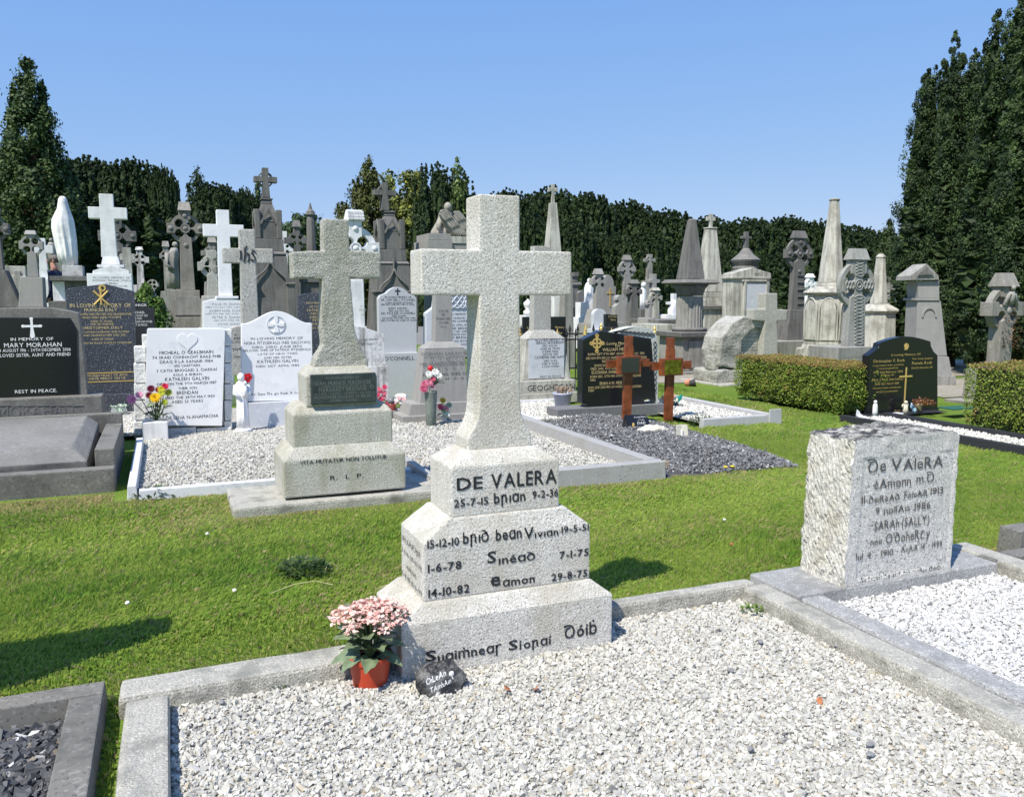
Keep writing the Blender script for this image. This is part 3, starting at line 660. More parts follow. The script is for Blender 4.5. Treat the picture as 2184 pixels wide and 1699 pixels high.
# ================================================================ pot of pink flowers, painted stone, litter on the gravel
u, v = gnd(789, 1452, 0.01)
o = empty('flowerpot', (u, v - .01, .004), 'red plastic pot of pink blossoms with broad grey-green leaves against the stepped base', 'potted plant')
POT = plain('red_plastic', (.50, .058, .022), .38, .5)
b = B(); b.lathe([(.060, 0), (.064, .003), (.078, .098), (.081, .098), (.084, .100), (.085, .118), (.080, .119), (.074, .108), (.02, .104)], 40)
b.build('pot', POT, o, smooth=False)
B().lathe([(.076, .103), (.03, .108), (.001, .109)], 24).build('soil', plain('potting_soil', (.04, .028, .02), .95, bump=.5), o)
def leaf_mesh(L, W, curl, seed):
    g = random.Random(seed); bm = bmesh.new(); rows = []; n = 9
    for i in range(n + 1):
        t = i / n; w = W * (math.sin(math.pi * min(1, t * .93 + .06)) ** .75) * (1 + .10 * math.sin(t * 22 + seed)) * (.15 if t < .1 else 1)
        z = -curl * t * t * L + .08 * L * math.sin(3 * t + seed); x = L * t * (1 - .15 * curl)
        rows.append([bm.verts.new((x, y, z + .25 * abs(y) + .08 * W * math.sin(5 * t + 9 * y / W))) for y in (-w, -w * .5, 0, w * .5, w)])
    for a, c in zip(rows, rows[1:]):
        for i in range(4): bm.faces.new((a[i], a[i + 1], c[i + 1], c[i]))
    me = bpy.data.meshes.new('leaf'); bm.to_mesh(me); bm.free(); me.polygons.foreach_set('use_smooth', [True] * len(me.polygons)); return me
o.scale = (1.1, 1.1, 1.12)
GL = plain('succulent_leaf', (.16, .21, .115), .42, .45, var=.25, vscale=30)
LM = [leaf_mesh(.105, .036, .5, 1), leaf_mesh(.095, .034, .8, 4), leaf_mesh(.085, .030, .25, 7), leaf_mesh(.07, .024, .1, 11)]
for i in range(36):
    ring = i // 12; az = i * 2.39996 + .3
    l = link('leaf', LM[(i * 7 + ring) % 3], GL, o)
    l.location = (.028 * math.cos(az) * (1.3 - .4 * ring), .028 * math.sin(az) * (1.3 - .4 * ring), .112 + .042 * ring + .010 * (i % 3)); l.scale = (.95 + .1 * ring, 1.0 + .15 * ring, 1)
    l.rotation_euler = (rnd.uniform(-.45, .45), -.38 - .42 * ring + rnd.uniform(-.2, .2), az)
b = B()
heads = []
for i in range(24):
    az = i * 2.39996; r = .118 * math.sqrt((i + .4) / 24); z = .298 - 3.4 * r * r + rnd.uniform(-.008, .008); heads.append((1.15 * r * math.cos(az), .95 * r * math.sin(az), z))
    B().tube([(.01 * math.cos(az), .01 * math.sin(az), .11), (.5 * r * math.cos(az), .5 * r * math.sin(az), .2), heads[-1]], .0028, 5).build('stem', plain('flower_stem', (.16, .2, .07), .6), o)
g = np.random.default_rng(5)
for hi, (hx, hy, hzz) in enumerate(heads):
    V, Fs, C = [], [], []
    for k in range(44):
        a = g.random() * 2 * math.pi; q = .037 * math.sqrt(g.random()); p = np.array([q * math.cos(a), q * math.sin(a), .016 - 9 * q * q + g.uniform(-.012, .004)])
        nrm = np.array([p[0] * 14, p[1] * 14, 1.]) + g.normal(0, .35, 3); nrm /= np.linalg.norm(nrm)
        ex = np.cross(nrm, [0, 1, .2]); ex /= np.linalg.norm(ex); ey = np.cross(nrm, ex); ph = g.random() * 6
        pink = np.array([[.82, .52, .45], [.84, .62, .54], [.85, .70, .62], [.78, .44, .39]][g.integers(4)]) * g.uniform(.9, 1.05)
        for j in range(5):
            t = ph + j * 1.2566; d1 = ex * math.cos(t) + ey * math.sin(t); d2 = -ex * math.sin(t) + ey * math.cos(t); c = len(V)
            V += [p, p + d1 * .0048 + d2 * .0032 + nrm * .002, p + d1 * .0085 + nrm * .0012, p + d1 * .0048 - d2 * .0032 + nrm * .002]
            Fs.append((c, c + 1, c + 2, c + 3)); C.append(pink)
    h = mesh_np('flower_head', np.array(V), np.array(Fs), np.array(C), PETAL, o); h.location = (hx, hy, hzz)
# painted stone
u, v = gnd(938, 1482, 0.)
o = empty('painted_stone', (u + .016, v + .028, -.036), 'black painted rock with white hand lettering leaning at the foot of the stepped cross', 'rock')
ROCKM = stone('black_painted_rock', (.018, .018, .02), (.01, .01, .012), (.06, .06, .06), 40, .42, .62, (.30, .29, .27), .85, 9, bump=.9, bdist=.012, bscale=40, rough=.4, spec=.5)
bm = bmesh.new(); bmesh.ops.create_icosphere(bm, subdivisions=4, radius=1.)
for w in bm.verts:
    p = w.co.copy(); n1 = mnoise.noise(p * 1.6 + Vector((3, 1, 8))) * .22 + .09 * mnoise.noise(p * 4.5)
    q = p * (1 + n1); 
    if q.y < -.55: q.y = -.55 + (q.y + .55) * .25
    low = max(0, -q.z); w.co = (q.x * .106 * (1 - .25 * low), q.y * .062 + .03 * q.z, .077 + q.z * .082)
me = bpy.data.meshes.new('rock'); bm.to_mesh(me); bm.free(); rk = link('rock', me, ROCKM, o)
from mathutils.bvhtree import BVHTree
dg = bpy.context.evaluated_depsgraph_get()
bvh = BVHTree.FromPolygons([x.co for x in me.vertices], [p.vertices for p in me.polygons])
def on_rock(x, z):
    h = bvh.ray_cast(Vector((x, -1, z)), Vector((0, 1, 0)))[0]
    return (x, (h.y if h else 0) - .0018, z)
def slant(x, z): return on_rock(x * .97 - .03 * 0, z + .28 * x)
lettering([('OıLeAn', -.075, .012, .112, .022), ('TAmhAın', -.062, .03, .078, .020)], WHITEP, rk, slant)
b = B(); p = on_rock(.035, .118); b.ball((p[0], p[1], p[2]), .011, 1, .35, 1.1); b.tube([(p[0], p[1] - .001, p[2] - .008), (p[0] + .004, on_rock(.04, .1)[1] - .001, .098)], .0015, 4); b.build('painted_daisy', WHITEP, rk)
# dead leaves, odd dark pebbles and weeds
DEAD = plain('dead_leaf', (.36, .13, .05), .7, var=.3, vscale=40)
for i, (px, py, lab) in enumerate([(1076, 1473, 'curled rust-brown leaf on the white gravel just beyond the painted rock'), (1146, 1473, 'small brown dead leaf lying between two others on white gravel'), (1747, 1490, 'orange withered blossom lying alone on white gravel in front of the pale kerb'), (1940, 1510, 'shrivelled orange flower with stalk against the pale kerb')]):
    u, v = gnd(px, py, .02); l = link('dead_leaf', leaf_mesh(.035, .012, .9, 20 + i), DEAD); l.location = (u, v, .028); l.rotation_euler = (.5 * (-1) ** i, -.3, i * 1.9)
    tag(l, lab, 'leaf', 'dead leaves on the white gravel')
for i, (px, py, lab) in enumerate([(1901, 1606 - 20, 'flat slate pebble lying highest on the white gravel by the kerb'), (1617, 1395, 'blue-grey pebble on white gravel near the stepped base'), (1582, 1588, 'dark round pebble alone in the middle of the white gravel'), (1660, 1690, 'brown-grey pebble near the lower edge of the white gravel'), (1361, 1664, 'grey pebble by itself low on the white gravel'), (340, 1490, 'dark pebble beside the pale kerb corner'), (1622, 1325, 'smooth grey pebble close to the kerb behind the gravel')]):
    px, py = [(1857, 1612), (1622, 1371), (1558, 1432), (1855, 1590), (1600, 1600), (473, 1500), (1786, 1379)][i]
    u, v = gnd(px, py, .02)
    bb = B(); bb.ball((0, 0, 0), .0145, 1.25, .85, .55, 8, 6); pe = bb.build('pebble', plain('slate_pebble', (.23, .23, .23), .7, var=.3), None, rough=.004, rscale=60, loc=(u, v, .028)); pe.rotation_euler = (0, 0, i)
    tag(pe, ['slate-grey pebble on white gravel nearest the lower edge', 'blue-grey pebble on white gravel close to the stepped base', 'small dark pebble on white gravel halfway to the pale kerb', 'brownish pebble beside the slate-grey one on white gravel', 'grey pebble alone in the middle of the white gravel', 'dark pebble by the inner corner of the long pale kerb', 'pale grey pebble near the weed on the white gravel'][i], 'pebble', 'odd dark pebbles on the white gravel')
for (px, py, L_, a_, lab) in ((640, 1252, .34, .25, 'long dry bent grass stalk lying on the lawn below the dark weed'), (625, 1195, .16, .5, 'short straw stalk on the lawn above the dark weed'), (832, 1256, .16, -.3, 'pale dry grass stem on the lawn close to the pink potted flowers'), (700, 1210, .1, 1.1, 'little straw stub on the lawn beside the dark weed')):
    u, v = gnd(px, py, .05); bb = B().tube([(-L_ / 2, 0, .0), (-.1 * L_, 0, .022), (.25 * L_, -.01, .02), (L_ / 2, -.04, -.012)], [.0012, .0018, .0016, .0026], 5).build('dry_stalk', plain('straw', (.62, .55, .30), .6), None, loc=(u, v, .052)); bb.rotation_euler[2] = a_; tag(bb, lab, 'stalk', 'dry stalks on the lawn')
for i, (px, py, lab) in enumerate([(272, 1350 - 65, 'white clover head in the lawn nearest the long shadow'), (442, 1138, 'white clover head in the lawn in front of the marble kerb'), (500, 1258, 'white clover head in the lawn halfway to the dark weed'), (1545, 1108, 'white clover head in the lawn behind the stepped cross, nearer the rough block'), (1560, 1160, 'small buff fallen leaf in the lawn beside the rough block')]):
    u, v = gnd(px, py, .045); bb = B(); bb.ball((0, 0, 0), .012, 1, 1, .8, 8, 6); bb = bb.build('clover_flower' if i < 4 else 'fallen_leaf', plain('clover_white', (.75, .73, .66), .7) if i < 4 else DEAD, None, rough=.003, rscale=200, loc=(u, v, .046)); tag(bb, lab, 'flower' if i < 4 else 'leaf')
def weed(name, u, v, z, rad, h, n, seed, label, cols, L=.05, W=.012, cat='plant'):
    g = np.random.default_rng(seed); V, Fs, C = [], [], []
    for k in range(n):
        a = g.random() * 6.283; r = rad * math.sqrt(g.random()); p = np.array([r * math.cos(a), r * math.sin(a), h * g.random() * (1 - .6 * r / rad)])
        d = np.array([math.cos(a) * .8, math.sin(a) * .8, g.uniform(.1, 1.)]) + g.normal(0, .3, 3); d /= np.linalg.norm(d)
        s = np.cross(d, [0, 0, 1.]); s /= np.linalg.norm(s) + 1e-6; l = L * g.uniform(.6, 1.2); w = W * g.uniform(.7, 1.2); c = len(V)
        V += [p, p + d * l * .45 + s * w, p + d * l - np.array([0, 0, .15 * l]), p + d * l * .45 - s * w]; Fs.append((c, c + 1, c + 2, c + 3))
        C.append(np.array(cols[g.integers(len(cols))]) * g.uniform(.75, 1.2))
    o = mesh_np(name, np.array(V), np.array(Fs), np.array(C), LEAF); o.location = (u, v, z)
    return tag(o, label, cat)
GRN = [(.07, .115, .035), (.10, .15, .05), (.05, .09, .03)]
u, v = gnd(648, 1232, 0); weed('weed', u, v, .035, .13, .09, 300, 3, 'dark leafy weed growing alone in the middle of the lawn', GRN, .045, .012)
u, v = gnd(1605, 1310, 0); weed('weed', u, v, .015, .05, .04, 60, 4, 'bright little weed sprouting in white gravel at the kerb corner', [(.16, .26, .04), (.12, .2, .03)], .03, .007)
u, v = gnd(330, 1062, 0); weed('weed', u, v, .0, .16, .10, 180, 5, 'ragged weed at the corner where the ledger grave meets the marble kerb', GRN, .05, .012)
u, v = gnd(590, 1722 * .9, 0); weed('weed', *gnd(588, 1457, .02), .015, .05, .025, 40, 6, 'tiny weed at the foot of the back kerb beside the gravel', [(.07, .12, .03)], .02, .006)
# ================================================================ second row
# ---- lichened granite cross on two blocks with a bronze plaque
M = Mon('cross_monument', 'lichened granite cross with bronze plaque on two stepped blocks', 'grave cross', 738, v=6.34, z=0.)
def steps(M, name, xl, xr, yb, ys, yt, xlt, xrt, front, depth, mat, backin=.03):
    c = (xl + xr) / 2; x0, x1 = M.X(xl, yb, front), M.X(xr, yb, front); z0, z1, z2 = M.Z(yb, c, front), M.Z(ys, c, front), M.Z(yt, c, front)
    a0, a1 = M.X(xlt, yt, front), M.X(xrt, yt, front)
    return B().hull([[(x0, front, z0), (x1, front, z0), (x1, front + depth, z0), (x0, front + depth, z0)], [(x0, front, z1), (x1, front, z1), (x1, front + depth, z1), (x0, front + depth, z1)],
                     [(a0, front + .05, z2), (a1, front + .05, z2), (a1, front + depth - backin, z2), (a0, front + depth - backin, z2)]]).build(name, mat, M.o, .012, rough=.0015, rscale=9, cuts=5)
B().box(M.X(497, 1083, -.1), M.X(960, 1050, -.1), -.08, .62, -.06, .075).build('foundation_slab', CONC, M.o, .02, rough=.006, rscale=7, cuts=6)
ba = steps(M, 'base_block', 606, 866, 1052, 975, 948, 632, 836, 0, .58, G_MAC)
steps(M, 'middle_block', 626, 838, 951, 880, 862, 640, 820, .05, .47, G_MAC)
tb = steps(M, 'top_block', 653, 806, 865, 800, 782, 668, 785, .08, .40, G_MAC)
cb = B(); y0 = .16
pts = [(668, 783), (787, 783), (786, 768), (766, 735), (757, 700), (748, 594), (812, 594), (812, 537), (746, 534), (744, 468), (690, 466), (690, 534), (622, 537), (624, 594), (688, 594), (686, 700), (690, 735), (672, 765)]
pts = [(x - 0, y) for x, y in pts]
cb.prism([M.P(a, b_, y0) for a, b_ in pts], y0, y0 + .17).build('cross', G_MACTOP, M.o, .014, rough=.004, rscale=16, cuts=5)
pl = block(M, 'plaque', 664, 803, 797, 860, .05, BRONZE, y=.045, bevel=.006)
M.text([('IN LOVING MEMORY OF', 695, 766, 808, 6), ('SEÁN FRANCIS MᴬᶜENTEE'.replace('ᴬᶜ', 'AC'), 671, 791, 820, 8), ('22.8.1889 - 9.1.1984 AND OF HIS WIFE', 680, 780, 825.5, 4.5), ('MARGARET BROWNE', 680, 782, 834, 8), ('16.4.1893 - 6.9.1976 I NDEIRIDH AN ÁIR', 672, 790, 840.5, 4.5), ('MONSIGNOR PÁDRAIG DE BRÚN', 671, 790, 849, 7), ('13.10.1889 - 5.6.1960', 703, 762, 856, 5)], BRONZEL, front=.045, parent=pl)
B().annulus(M.X(793, 825, .045), M.Z(825, 793, .045), .010, .014, .040, .045, 20).build('emblem', BRONZEL, pl)
M.text([('VITA MUTATUR NON TOLLITUR', 640, 825, 984, 9), ('R.  I.  P.', 704, 775, 1020, 9)], BLACKP, parent=ba, dy=-.0032)
# ---- ledger grave at the picture's edge
M = Mon('ledger_grave', 'dark limestone grave with black inscribed panel, name block and ribbed ledger slab', 'grave', 70, v=9.55, z=0.)
def loc(u, v): return u - M.u, v - M.v
KF = 7.52 - M.v
x1 = -.44 - M.u; xa = -2.9 - M.u
for nm, bx in (('front_kerb', (xa, x1, KF, KF + .14, -.05, .20)), ('side_kerb', (x1 - .15, x1, KF + .145, -.36, -.05, .34)), ('back_kerb', (xa, x1, -.355, -.22, -.05, .44))):
    B().box(*bx).build(nm, DKERB, M.o, .01)
# ledger: hipped top, ribbed surface
xl, xr = xa + .05, x1 - .21
b = B(); b.hull([[(xl, KF + .2, .03), (xr, KF + .2, .03), (xr, -.4, .03), (xl, -.4, .03)], [(xl, KF + .2, .24), (xr, KF + .2, .24), (xr, -.4, .36), (xl, -.4, .36)], [(xl + .3, KF + .38, .33), (xr - .13, KF + .38, .33), (xr - .10, -.42, .44), (xl + .3, -.42, .44)]])
b.build('ledger', SLATE, M.o, .012, rough=.004, rscale=8, cuts=5)
nb = block(M, 'name_block', -120, 221, 850, 899, .40, DGREY if False else DKERB, y=-.17, bevel=.012)
M.text([('MORAHAN', -2, 158, 889, 26)], stone('cut_letter_grey', (.15, .147, .14), (.1, .1, .1), (.2, .2, .19), 60), parent=nb, front=-.17, dy=-.003)
for (a, b_) in ((-4, 22), (24, 48), (50, 76), (78, 104), (106, 128), (130, 152), (154, 178)):
    p = [M.P(a, 866, -.17), M.P(b_, 866, -.17)]
    B().box(p[0][0], p[1][0], -.176, -.171, p[0][1], p[0][1] + .006).build('letter_sinking', DKERB, nb)
outline(M, 'frame', [(-62, 850), (188, 850), (172, 700), (167, 668), (150, 663), (108, 656.5), (20, 656.5), (-45, 664), (-52, 700)], .22, DKERB, y=0, bevel=.008)
pn = outline(M, 'panel', [(-40, 846), (168, 846), (163, 700), (150, 678), (-26, 677), (-34, 700)], .02, BLACK, y=-.012, bevel=.003)
M.text([('IN MEMORY OF', 23, 114, 726, 6.5), ('MARY MORAHAN', 9, 132, 740, 9.5), ('9TH AUGUST 1916 - 24TH DECEMBER 2006', -14, 151, 749.5, 6.5), ('BELOVED SISTER, AUNT AND FRIEND', -10, 151, 760, 7), ('REST IN PEACE.', 32, 122, 837, 7)], WHITEP, parent=pn, front=-.012)
cxp, czp = M.P(68, 698, -.014)
B().prism(cross_outline(cxp, czp - .095, .045, .022, czp + .012, .075, .022, czp + .085, 0), -.0155, -.0135).build('carved_cross', WHITEP, pn)
for sx, sz_ in ((0, .085), (.075, .012), (-.075, .012), (0, -.095)): B().ball((cxp + sx, -.0145, czp + sz_), .016, 1, .1, 1, 10, 6).build('cross_bud', WHITEP, pn)
# ---- speckled blue granite with gold lettering (behind the ledger grave)
M = Mon('headstone', 'speckled blue-grey headstone with gold chi-rho and gold lettering', 'headstone', 225, v=12.2)
outline(M, 'slab', [(150, 842), (290, 842), (289, 760), (287, 622), (276, 618), (224, 605.5), (152, 614), (140, 618), (146, 760)], .15, SPECK)
def chirho():
    x, z = M.P(215, 630); b = B()
    b.tube([(x - .085, -.008, z - .12), (x + .085, -.008, z + .06)], .013, 6); b.tube([(x + .085, -.008, z - .12), (x - .085, -.008, z + .06)], .013, 6); b.tube([(x, -.008, z - .12), (x, -.008, z + .13)], .012, 6)
    b.annulus(x + .02, z + .095, .024, .045, -.016, -.004, 18); return b.build('emblem', GOLD, M.o)
chirho()
M.text([('IN LOVING MEMORY OF', 149, 279, 655, 8), ('FRANCES DALY', 180, 250, 664, 7), ('A LOVING WIFE, MOTHER AND GRANDMOTHER', 163, 281, 672, 4.5), ('WHO DIED JUNE 7TH 1999', 175, 258, 679, 4.5), ('AGED 72 YEARS', 193, 240, 687, 4), ('AND HER HUSBAND', 193, 243, 693, 4), ('CHRISTOPHER DALY', 172, 262, 701.5, 5.5), ('A LOVING HUSBAND AND FATHER', 174, 276, 709.5, 4), ('AND GRANDFATHER DIED 2012', 178, 268, 716.5, 4), ('AGED 87 YEARS', 195, 242, 725, 4), ('REST IN PEACE ALWAYS TOGETHER', 176, 281, 733, 4),
        ('SACRED HEART OF JESUS', 186, 272, 802, 4.5), ('HAVE MERCY ON US', 190, 268, 809, 5)], GOLDP)
for y in (796, 815):
    p, q = M.P(182, y), M.P(288, y); B().box(p[0], q[0], -.004, .001, p[1] - .006, p[1] + .006).build('gold_line', GOLD, M.o)
block(M, 'plinth', 136, 300, 842, 862, .34, SPECK, y=-.12, to_ground=True)
# glass jar at its foot
u, v = M.u + M.X(252, 835, -.25), M.v - .3
j = empty('glass_jar', (u, v, hz(u, v) + .05), 'clear plastic bowl of faded flowers at the foot of the blue-grey headstone', 'jar')
gm, gn, gl_, gb = new_mat('clear_glass'); gb.inputs['Transmission Weight'].default_value = .9; gb.inputs['Roughness'].default_value = .05; gb.inputs['Base Color'].default_value = (.9, .97, .94, 1)
B().lathe([(.05, 0), (.09, .03), (.10, .08), (.08, .13), (.075, .13), (.09, .08), (.08, .035), (.04, .012)], 20).build('bowl', gm, j, smooth=True)
b = B(); g = random.Random(8)
for k in range(14): a = g.random() * 6.28; b.tube([(0, 0, .03), (.06 * math.cos(a), .06 * math.sin(a), .10), (.10 * math.cos(a), .10 * math.sin(a), .13)], [.004, .004, .012], 5)
b.build('flowers', plain('faded_flower', (.42, .55, .40), .7, var=.3), j)

# ---- white tablet in a frame of rough white blocks
M = Mon('headstone', 'white marble tablet tilted in a frame of rough white blocks', 'headstone', 398, v=10.27, z=0.04)
tb = outline(M, 'tablet', [(308, 907), (474, 908), (480.5, 702), (470, 700), (316, 700.5), (313.5, 703)], .10, MARBLE, y=-.06, bevel=.006)
ROUGHW = stone('rough_white_block', (.74, .74, .72), (.6, .6, .58), (.8, .8, .79), 20, .45, .6, (.5, .49, .45), .4, 5, bump=1., bdist=.02, bscale=24)
for xl, xr, ys in ((287, 312, (738, 774, 818, 854, 897, 943)), (480, 496, (702, 738, 774, 818, 853, 897, 930))):
    for a, c in zip(ys, ys[1:]): block(M, 'block', xl, xr, a + .8, c - .8, .22, ROUGHW, y=0, bevel=.012)
for a, c in zip((287, 346, 420, 496), (346, 420, 496)): block(M, 'block', a + .6, c - .6, 912, 943, .22, ROUGHW, y=-.02, bevel=.014)
block(M, 'backing', 312.5, 479.5, 712, 911, .14, ROUGHW, y=.06)
hx, hzz = M.P(400, 727, -.06)
pts = []
for t in np.linspace(0, 2 * math.pi, 28, endpoint=False):
    pts.append((hx + .0068 * 16 * math.sin(t) ** 3, hzz + .0068 * (13 * math.cos(t) - 5 * math.cos(2 * t) - 2 * math.cos(3 * t) - math.cos(4 * t))))
B().prism(pts[::-1], -.066, -.058).build('carved_heart', MARBLE, tb, .004)
M.text([('MICHEAL O GEALBHAIN', 340, 455, 754.5, 7), ('74 SRAID CONNACHT BAILE PHIB', 325, 471, 764, 6), ('DEAG 9 LÁ EANAIR 1984', 341, 454, 773.5, 6), ('1AD CHAPTAEN', 372, 426, 782, 5.5), ('3 CATH. BRIOGÁID 2. CIARRAÍ', 334, 463, 792, 6), ('AGUS A BHEAN', 369, 430, 801, 5.5), ('KATHLEEN GALVIN', 352, 446, 811, 7.5), ('DIED ON THE 9TH MARCH 1987', 335, 462, 820, 5.5), ('THEIR SON', 380, 420, 830, 5.5), ('BRENDAN', 377, 422, 840.5, 7.5), ('DIED THE 28TH MAY 1959', 352, 458, 849, 5.5), ('AGED 53 YEARS', 366, 433, 858.5, 6), ('SOLAS DE LENA N-ANAMACHA', 320, 466, 893, 7)], BLACKP, parent=tb, front=-.06)
# flower block with cut flowers
M = Mon('flower_block', 'white marble cube vase holding yellow, pink and maroon flowers', 'vase', 333, v=9.88, z=.035)
block(M, 'vase', 305, 360, 900, 948, .30, MARB_OLD, bevel=.012)
x, z = M.P(334, 900); yb = .14
def daisy(name, c, r, petals, col, ecol, tilt, parent, layers=2):
    V, Fs, C = [], [], []
    Mx = Matrix.Rotation(tilt[0], 3, 'X') @ Matrix.Rotation(tilt[1], 3, 'Z')
    for L in range(layers):
        for k in range(petals):
            a = 2 * math.pi * (k + .5 * L) / petals; q = r * (1 - .28 * L); w = q * 2.4 / petals
            d, s = Vector((math.cos(a), math.sin(a), .12 + .35 * L)), Vector((-math.sin(a), math.cos(a), 0)); i = len(V)
            V += [Mx @ (d * q * .18), Mx @ (d * q * .62 + s * w), Mx @ (d * q), Mx @ (d * q * .62 - s * w)]; Fs.append((i, i + 1, i + 2, i + 3)); C.append(col)
    h = 8; i = len(V); V.append(Mx @ Vector((0, 0, r * .22)))
    for k in range(h): V.append(Mx @ Vector((r * .24 * math.cos(6.283 * k / h), r * .24 * math.sin(6.283 * k / h), r * .1)))
    for k in range(h): Fs.append((i, i + 1 + k, i + 1 + (k + 1) % h, i + 1 + (k + 1) % h)); C.append(ecol)
    # quads with a doubled corner become triangles
    me = bpy.data.meshes.new(name); me.from_pydata([tuple(p) for p in V], [], [tuple(dict.fromkeys(f)) for f in Fs]); a_ = me.attributes.new('tint', 'FLOAT_COLOR', 'FACE')
    for n_, c_ in enumerate(C): a_.data[n_].color = (*c_, 1)
    o = link(name, me, PETAL, parent); o.location = c; return o
ft = (R(62), 0)
fl = empty('cut_flowers', (M.u + x, M.v + yb, M.z + z), 'bunch of yellow, lime, maroon and pink cut flowers in the white cube', 'flowers')
def fp(px, py, dy=0): p = M.P(px, py, yb + dy); return (p[0] - x, dy, p[1] - z)
for px, py, rr, col, e, dy in [(331, 833 + 15, .066, (.80, .50, .01), (.35, .16, .01), -.1), (281, 852, .062, (.72, .28, .42), (.5, .2, .25), -.04), (297, 842, .05, (.70, .36, .48), (.5, .2, .25), -.0), (322, 829, .05, (.13, .008, .03), (.08, .01, .02), 0), (338, 831, .042, (.36, .01, .03), (.2, .01, .02), .02), (352, 824, .045, (.62, .02, .07), (.3, .02, .04), -.02), (345, 830, .05, (.58, .55, .04), (.4, .4, .03), -.03), (344, 839, .045, (.52, .54, .06), (.35, .36, .04), -.05), (359, 837, .05, (.46, .50, .05), (.3, .34, .04), -.0), (351, 858, .04, (.40, .46, .04), (.3, .34, .04), -.08), (318, 843, .045, (.15, .01, .03), (.08, .01, .02), .05)]:
    daisy('flower_head', fp(px, py, dy), rr, 16, col, e, ft, fl, 3)
for px, py in ((331, 850), (285, 855), (300, 846), (322, 832), (345, 834), (352, 826), (359, 840), (351, 860), (318, 846), (338, 835)): B().tube([(0, 0, 0), tuple(.5 * q for q in fp(px, py + 14)), fp(px, py + 2)], .005, 5).build('stem', plain('green_stem', (.05, .09, .02), .6), fl)
for k in range(26):
    l = link('leaf', LM[k % 4], GRNLEAF if False else plain('bouquet_leaf', (.03, .06, .015), .5, var=.3), fl); a = k * 2.4
    l.location = (.05 * math.cos(a) + .02, .05 * math.sin(a), .03 + .008 * k); l.rotation_euler = (rnd.uniform(-.5, .5), rnd.uniform(-1., -.1), a); l.scale = (1.0, .8, 1)
# ---- rounded white headstone with roundel
M = Mon('headstone', 'white marble headstone with shouldered arched top and carved roundel', 'headstone', 590, v=10.42, z=.03)
pts = [(515, 856), (668, 853), (665, 689), (655, 688.5)] + [(655 - 127 * t, 688.5 - 25 * (math.sin(math.pi * t) ** 1.5)) for t in np.linspace(.04, .96, 22)] + [(526, 690), (515, 690)]
sl_ = outline(M, 'slab', pts, .11, MARBLE, bevel=.006)
rx, rz = M.P(589, 692)
B().annulus(rx, rz, .098, .108, -.008, .002, 36).build('roundel', MARB_GREY, sl_)
B().prism(cross_outline(rx, rz - .095, .062, .045, rz + .0, .095, .045, rz + .095, .012), -.012, .002).build('carved_cross', MARBLE, sl_, .003)
block(M, 'base', 514, 668, 856.5, 930, .20, MARB_GREY, y=-.05)
M.text([('IN LOVING MEMORY OF', 535, 646, 724, 5.5), ('NORA FITZGERALD (NEE GALLIVAN)', 521, 662, 733.5, 6), ('DIED 23RD JUNE 1970', 538, 644, 741.5, 4.5), ('BELOVED WIFE OF PATRICK FITZGERALD', 519, 663, 748.5, 5), ('LATE OF NEW YORK.', 550, 637, 756, 4), ('AND HER SISTER', 563, 622, 764, 4), ('KATHLEEN GALVIN', 549, 636, 773, 6.5), ('DIED 21ST APRIL 1985', 546, 638, 782, 4.5), ('Ar ꝺeıs Ꝺe go Raıb A h-AnAm', 535, 660, 841, 5.5)], GREYP, parent=sl_)
# ---- small white statue of a friar holding a child, red flower behind its head
def robed(b, secs, folds=9, amp=.05, n=36, ph=0.): return b.loft(secs, n, folds, amp, ph)
M = Mon('statue', 'small white statue of a robed saint holding a child in front of the arched headstone', 'statue', 511, v=10.12, z=.03)
b = B(); H_ = .72
b.loft([(0, 0, 0, .095, .075, 0), (.035, 0, 0, .10, .08, 0), (.05, 0, 0, .085, .068, 0)], 24).build('base', MARBLE, M.o, smooth=True)
b = B(); robed(b, [(.045, 0, 0, .074, .056, 1), (.2, 0, 0, .066, .05, 1), (.36, -.004, 0, .06, .047, .8), (.46, -.006, 0, .072, .052, .4), (.54, -.006, 0, .078, .05, .2), (.585, -.006, 0, .05, .042, 0), (.60, -.008, -.004, .03, .03, 0)], 7, .09)
b.tube([(-.07, 0, .55), (-.085, -.03, .46), (-.03, -.065, .42)], [.026, .024, .016], 10); b.tube([(.062, 0, .55), (.075, -.035, .46), (.01, -.07, .44)], [.026, .024, .016], 10)
b.tube([(0, -.05, .40), (.005, -.06, .2), (.012, -.055, .06)], [.006, .006, .006], 6)
b.build('figure', MARBLE, M.o, smooth=True)
b = B(); b.ball((-.008, -.012, .645), .044, .92, 1, 1.15, 16, 12); b.ball((-.008, -.058, .642), .008, 1, 1, 1.6, 8, 6); b.build('head', MARBLE, M.o, smooth=True)
b = B(); b.loft([(.42, .03, -.06, .022, .022, 0), (.5, .03, -.065, .026, .022, 0), (.555, .03, -.06, .014, .014, 0)], 14); b.ball((.03, -.065, .58), .022, 1, 1, 1.1, 10, 8); b.build('child', MARBLE, M.o, smooth=True)
rf = empty('red_flower', (M.u + .07, M.v + .08, M.z + .62), 'red silk flower stuck behind the head of the small white saint', 'flower')
for k in range(5): daisy('blossom', (.025 * math.cos(k * 2.4) + .005, -.02, .035 * math.sin(k * 2.4) + .01), .03, 8, (.55, .01, .015), (.3, .01, .01), (R(70), k), rf)
B().tube([(0, 0, 0), (0, .03, -.3), (0, .04, -.62)], .004, 5).build('stem', plain('green_stem', (.05, .09, .02), .6), rf)
# marble kerbs of that plot
surround('pale marble kerb round the white gravel of the arched white headstone', (.8, 7.1), [(-.34, -.30 + .04, 7.12, 9.6, -.02, .12, dict(bevel=.006)), (-.255, 1.96, 7.06, 7.16, -.02, .09, dict(bevel=.006))], KERBW)
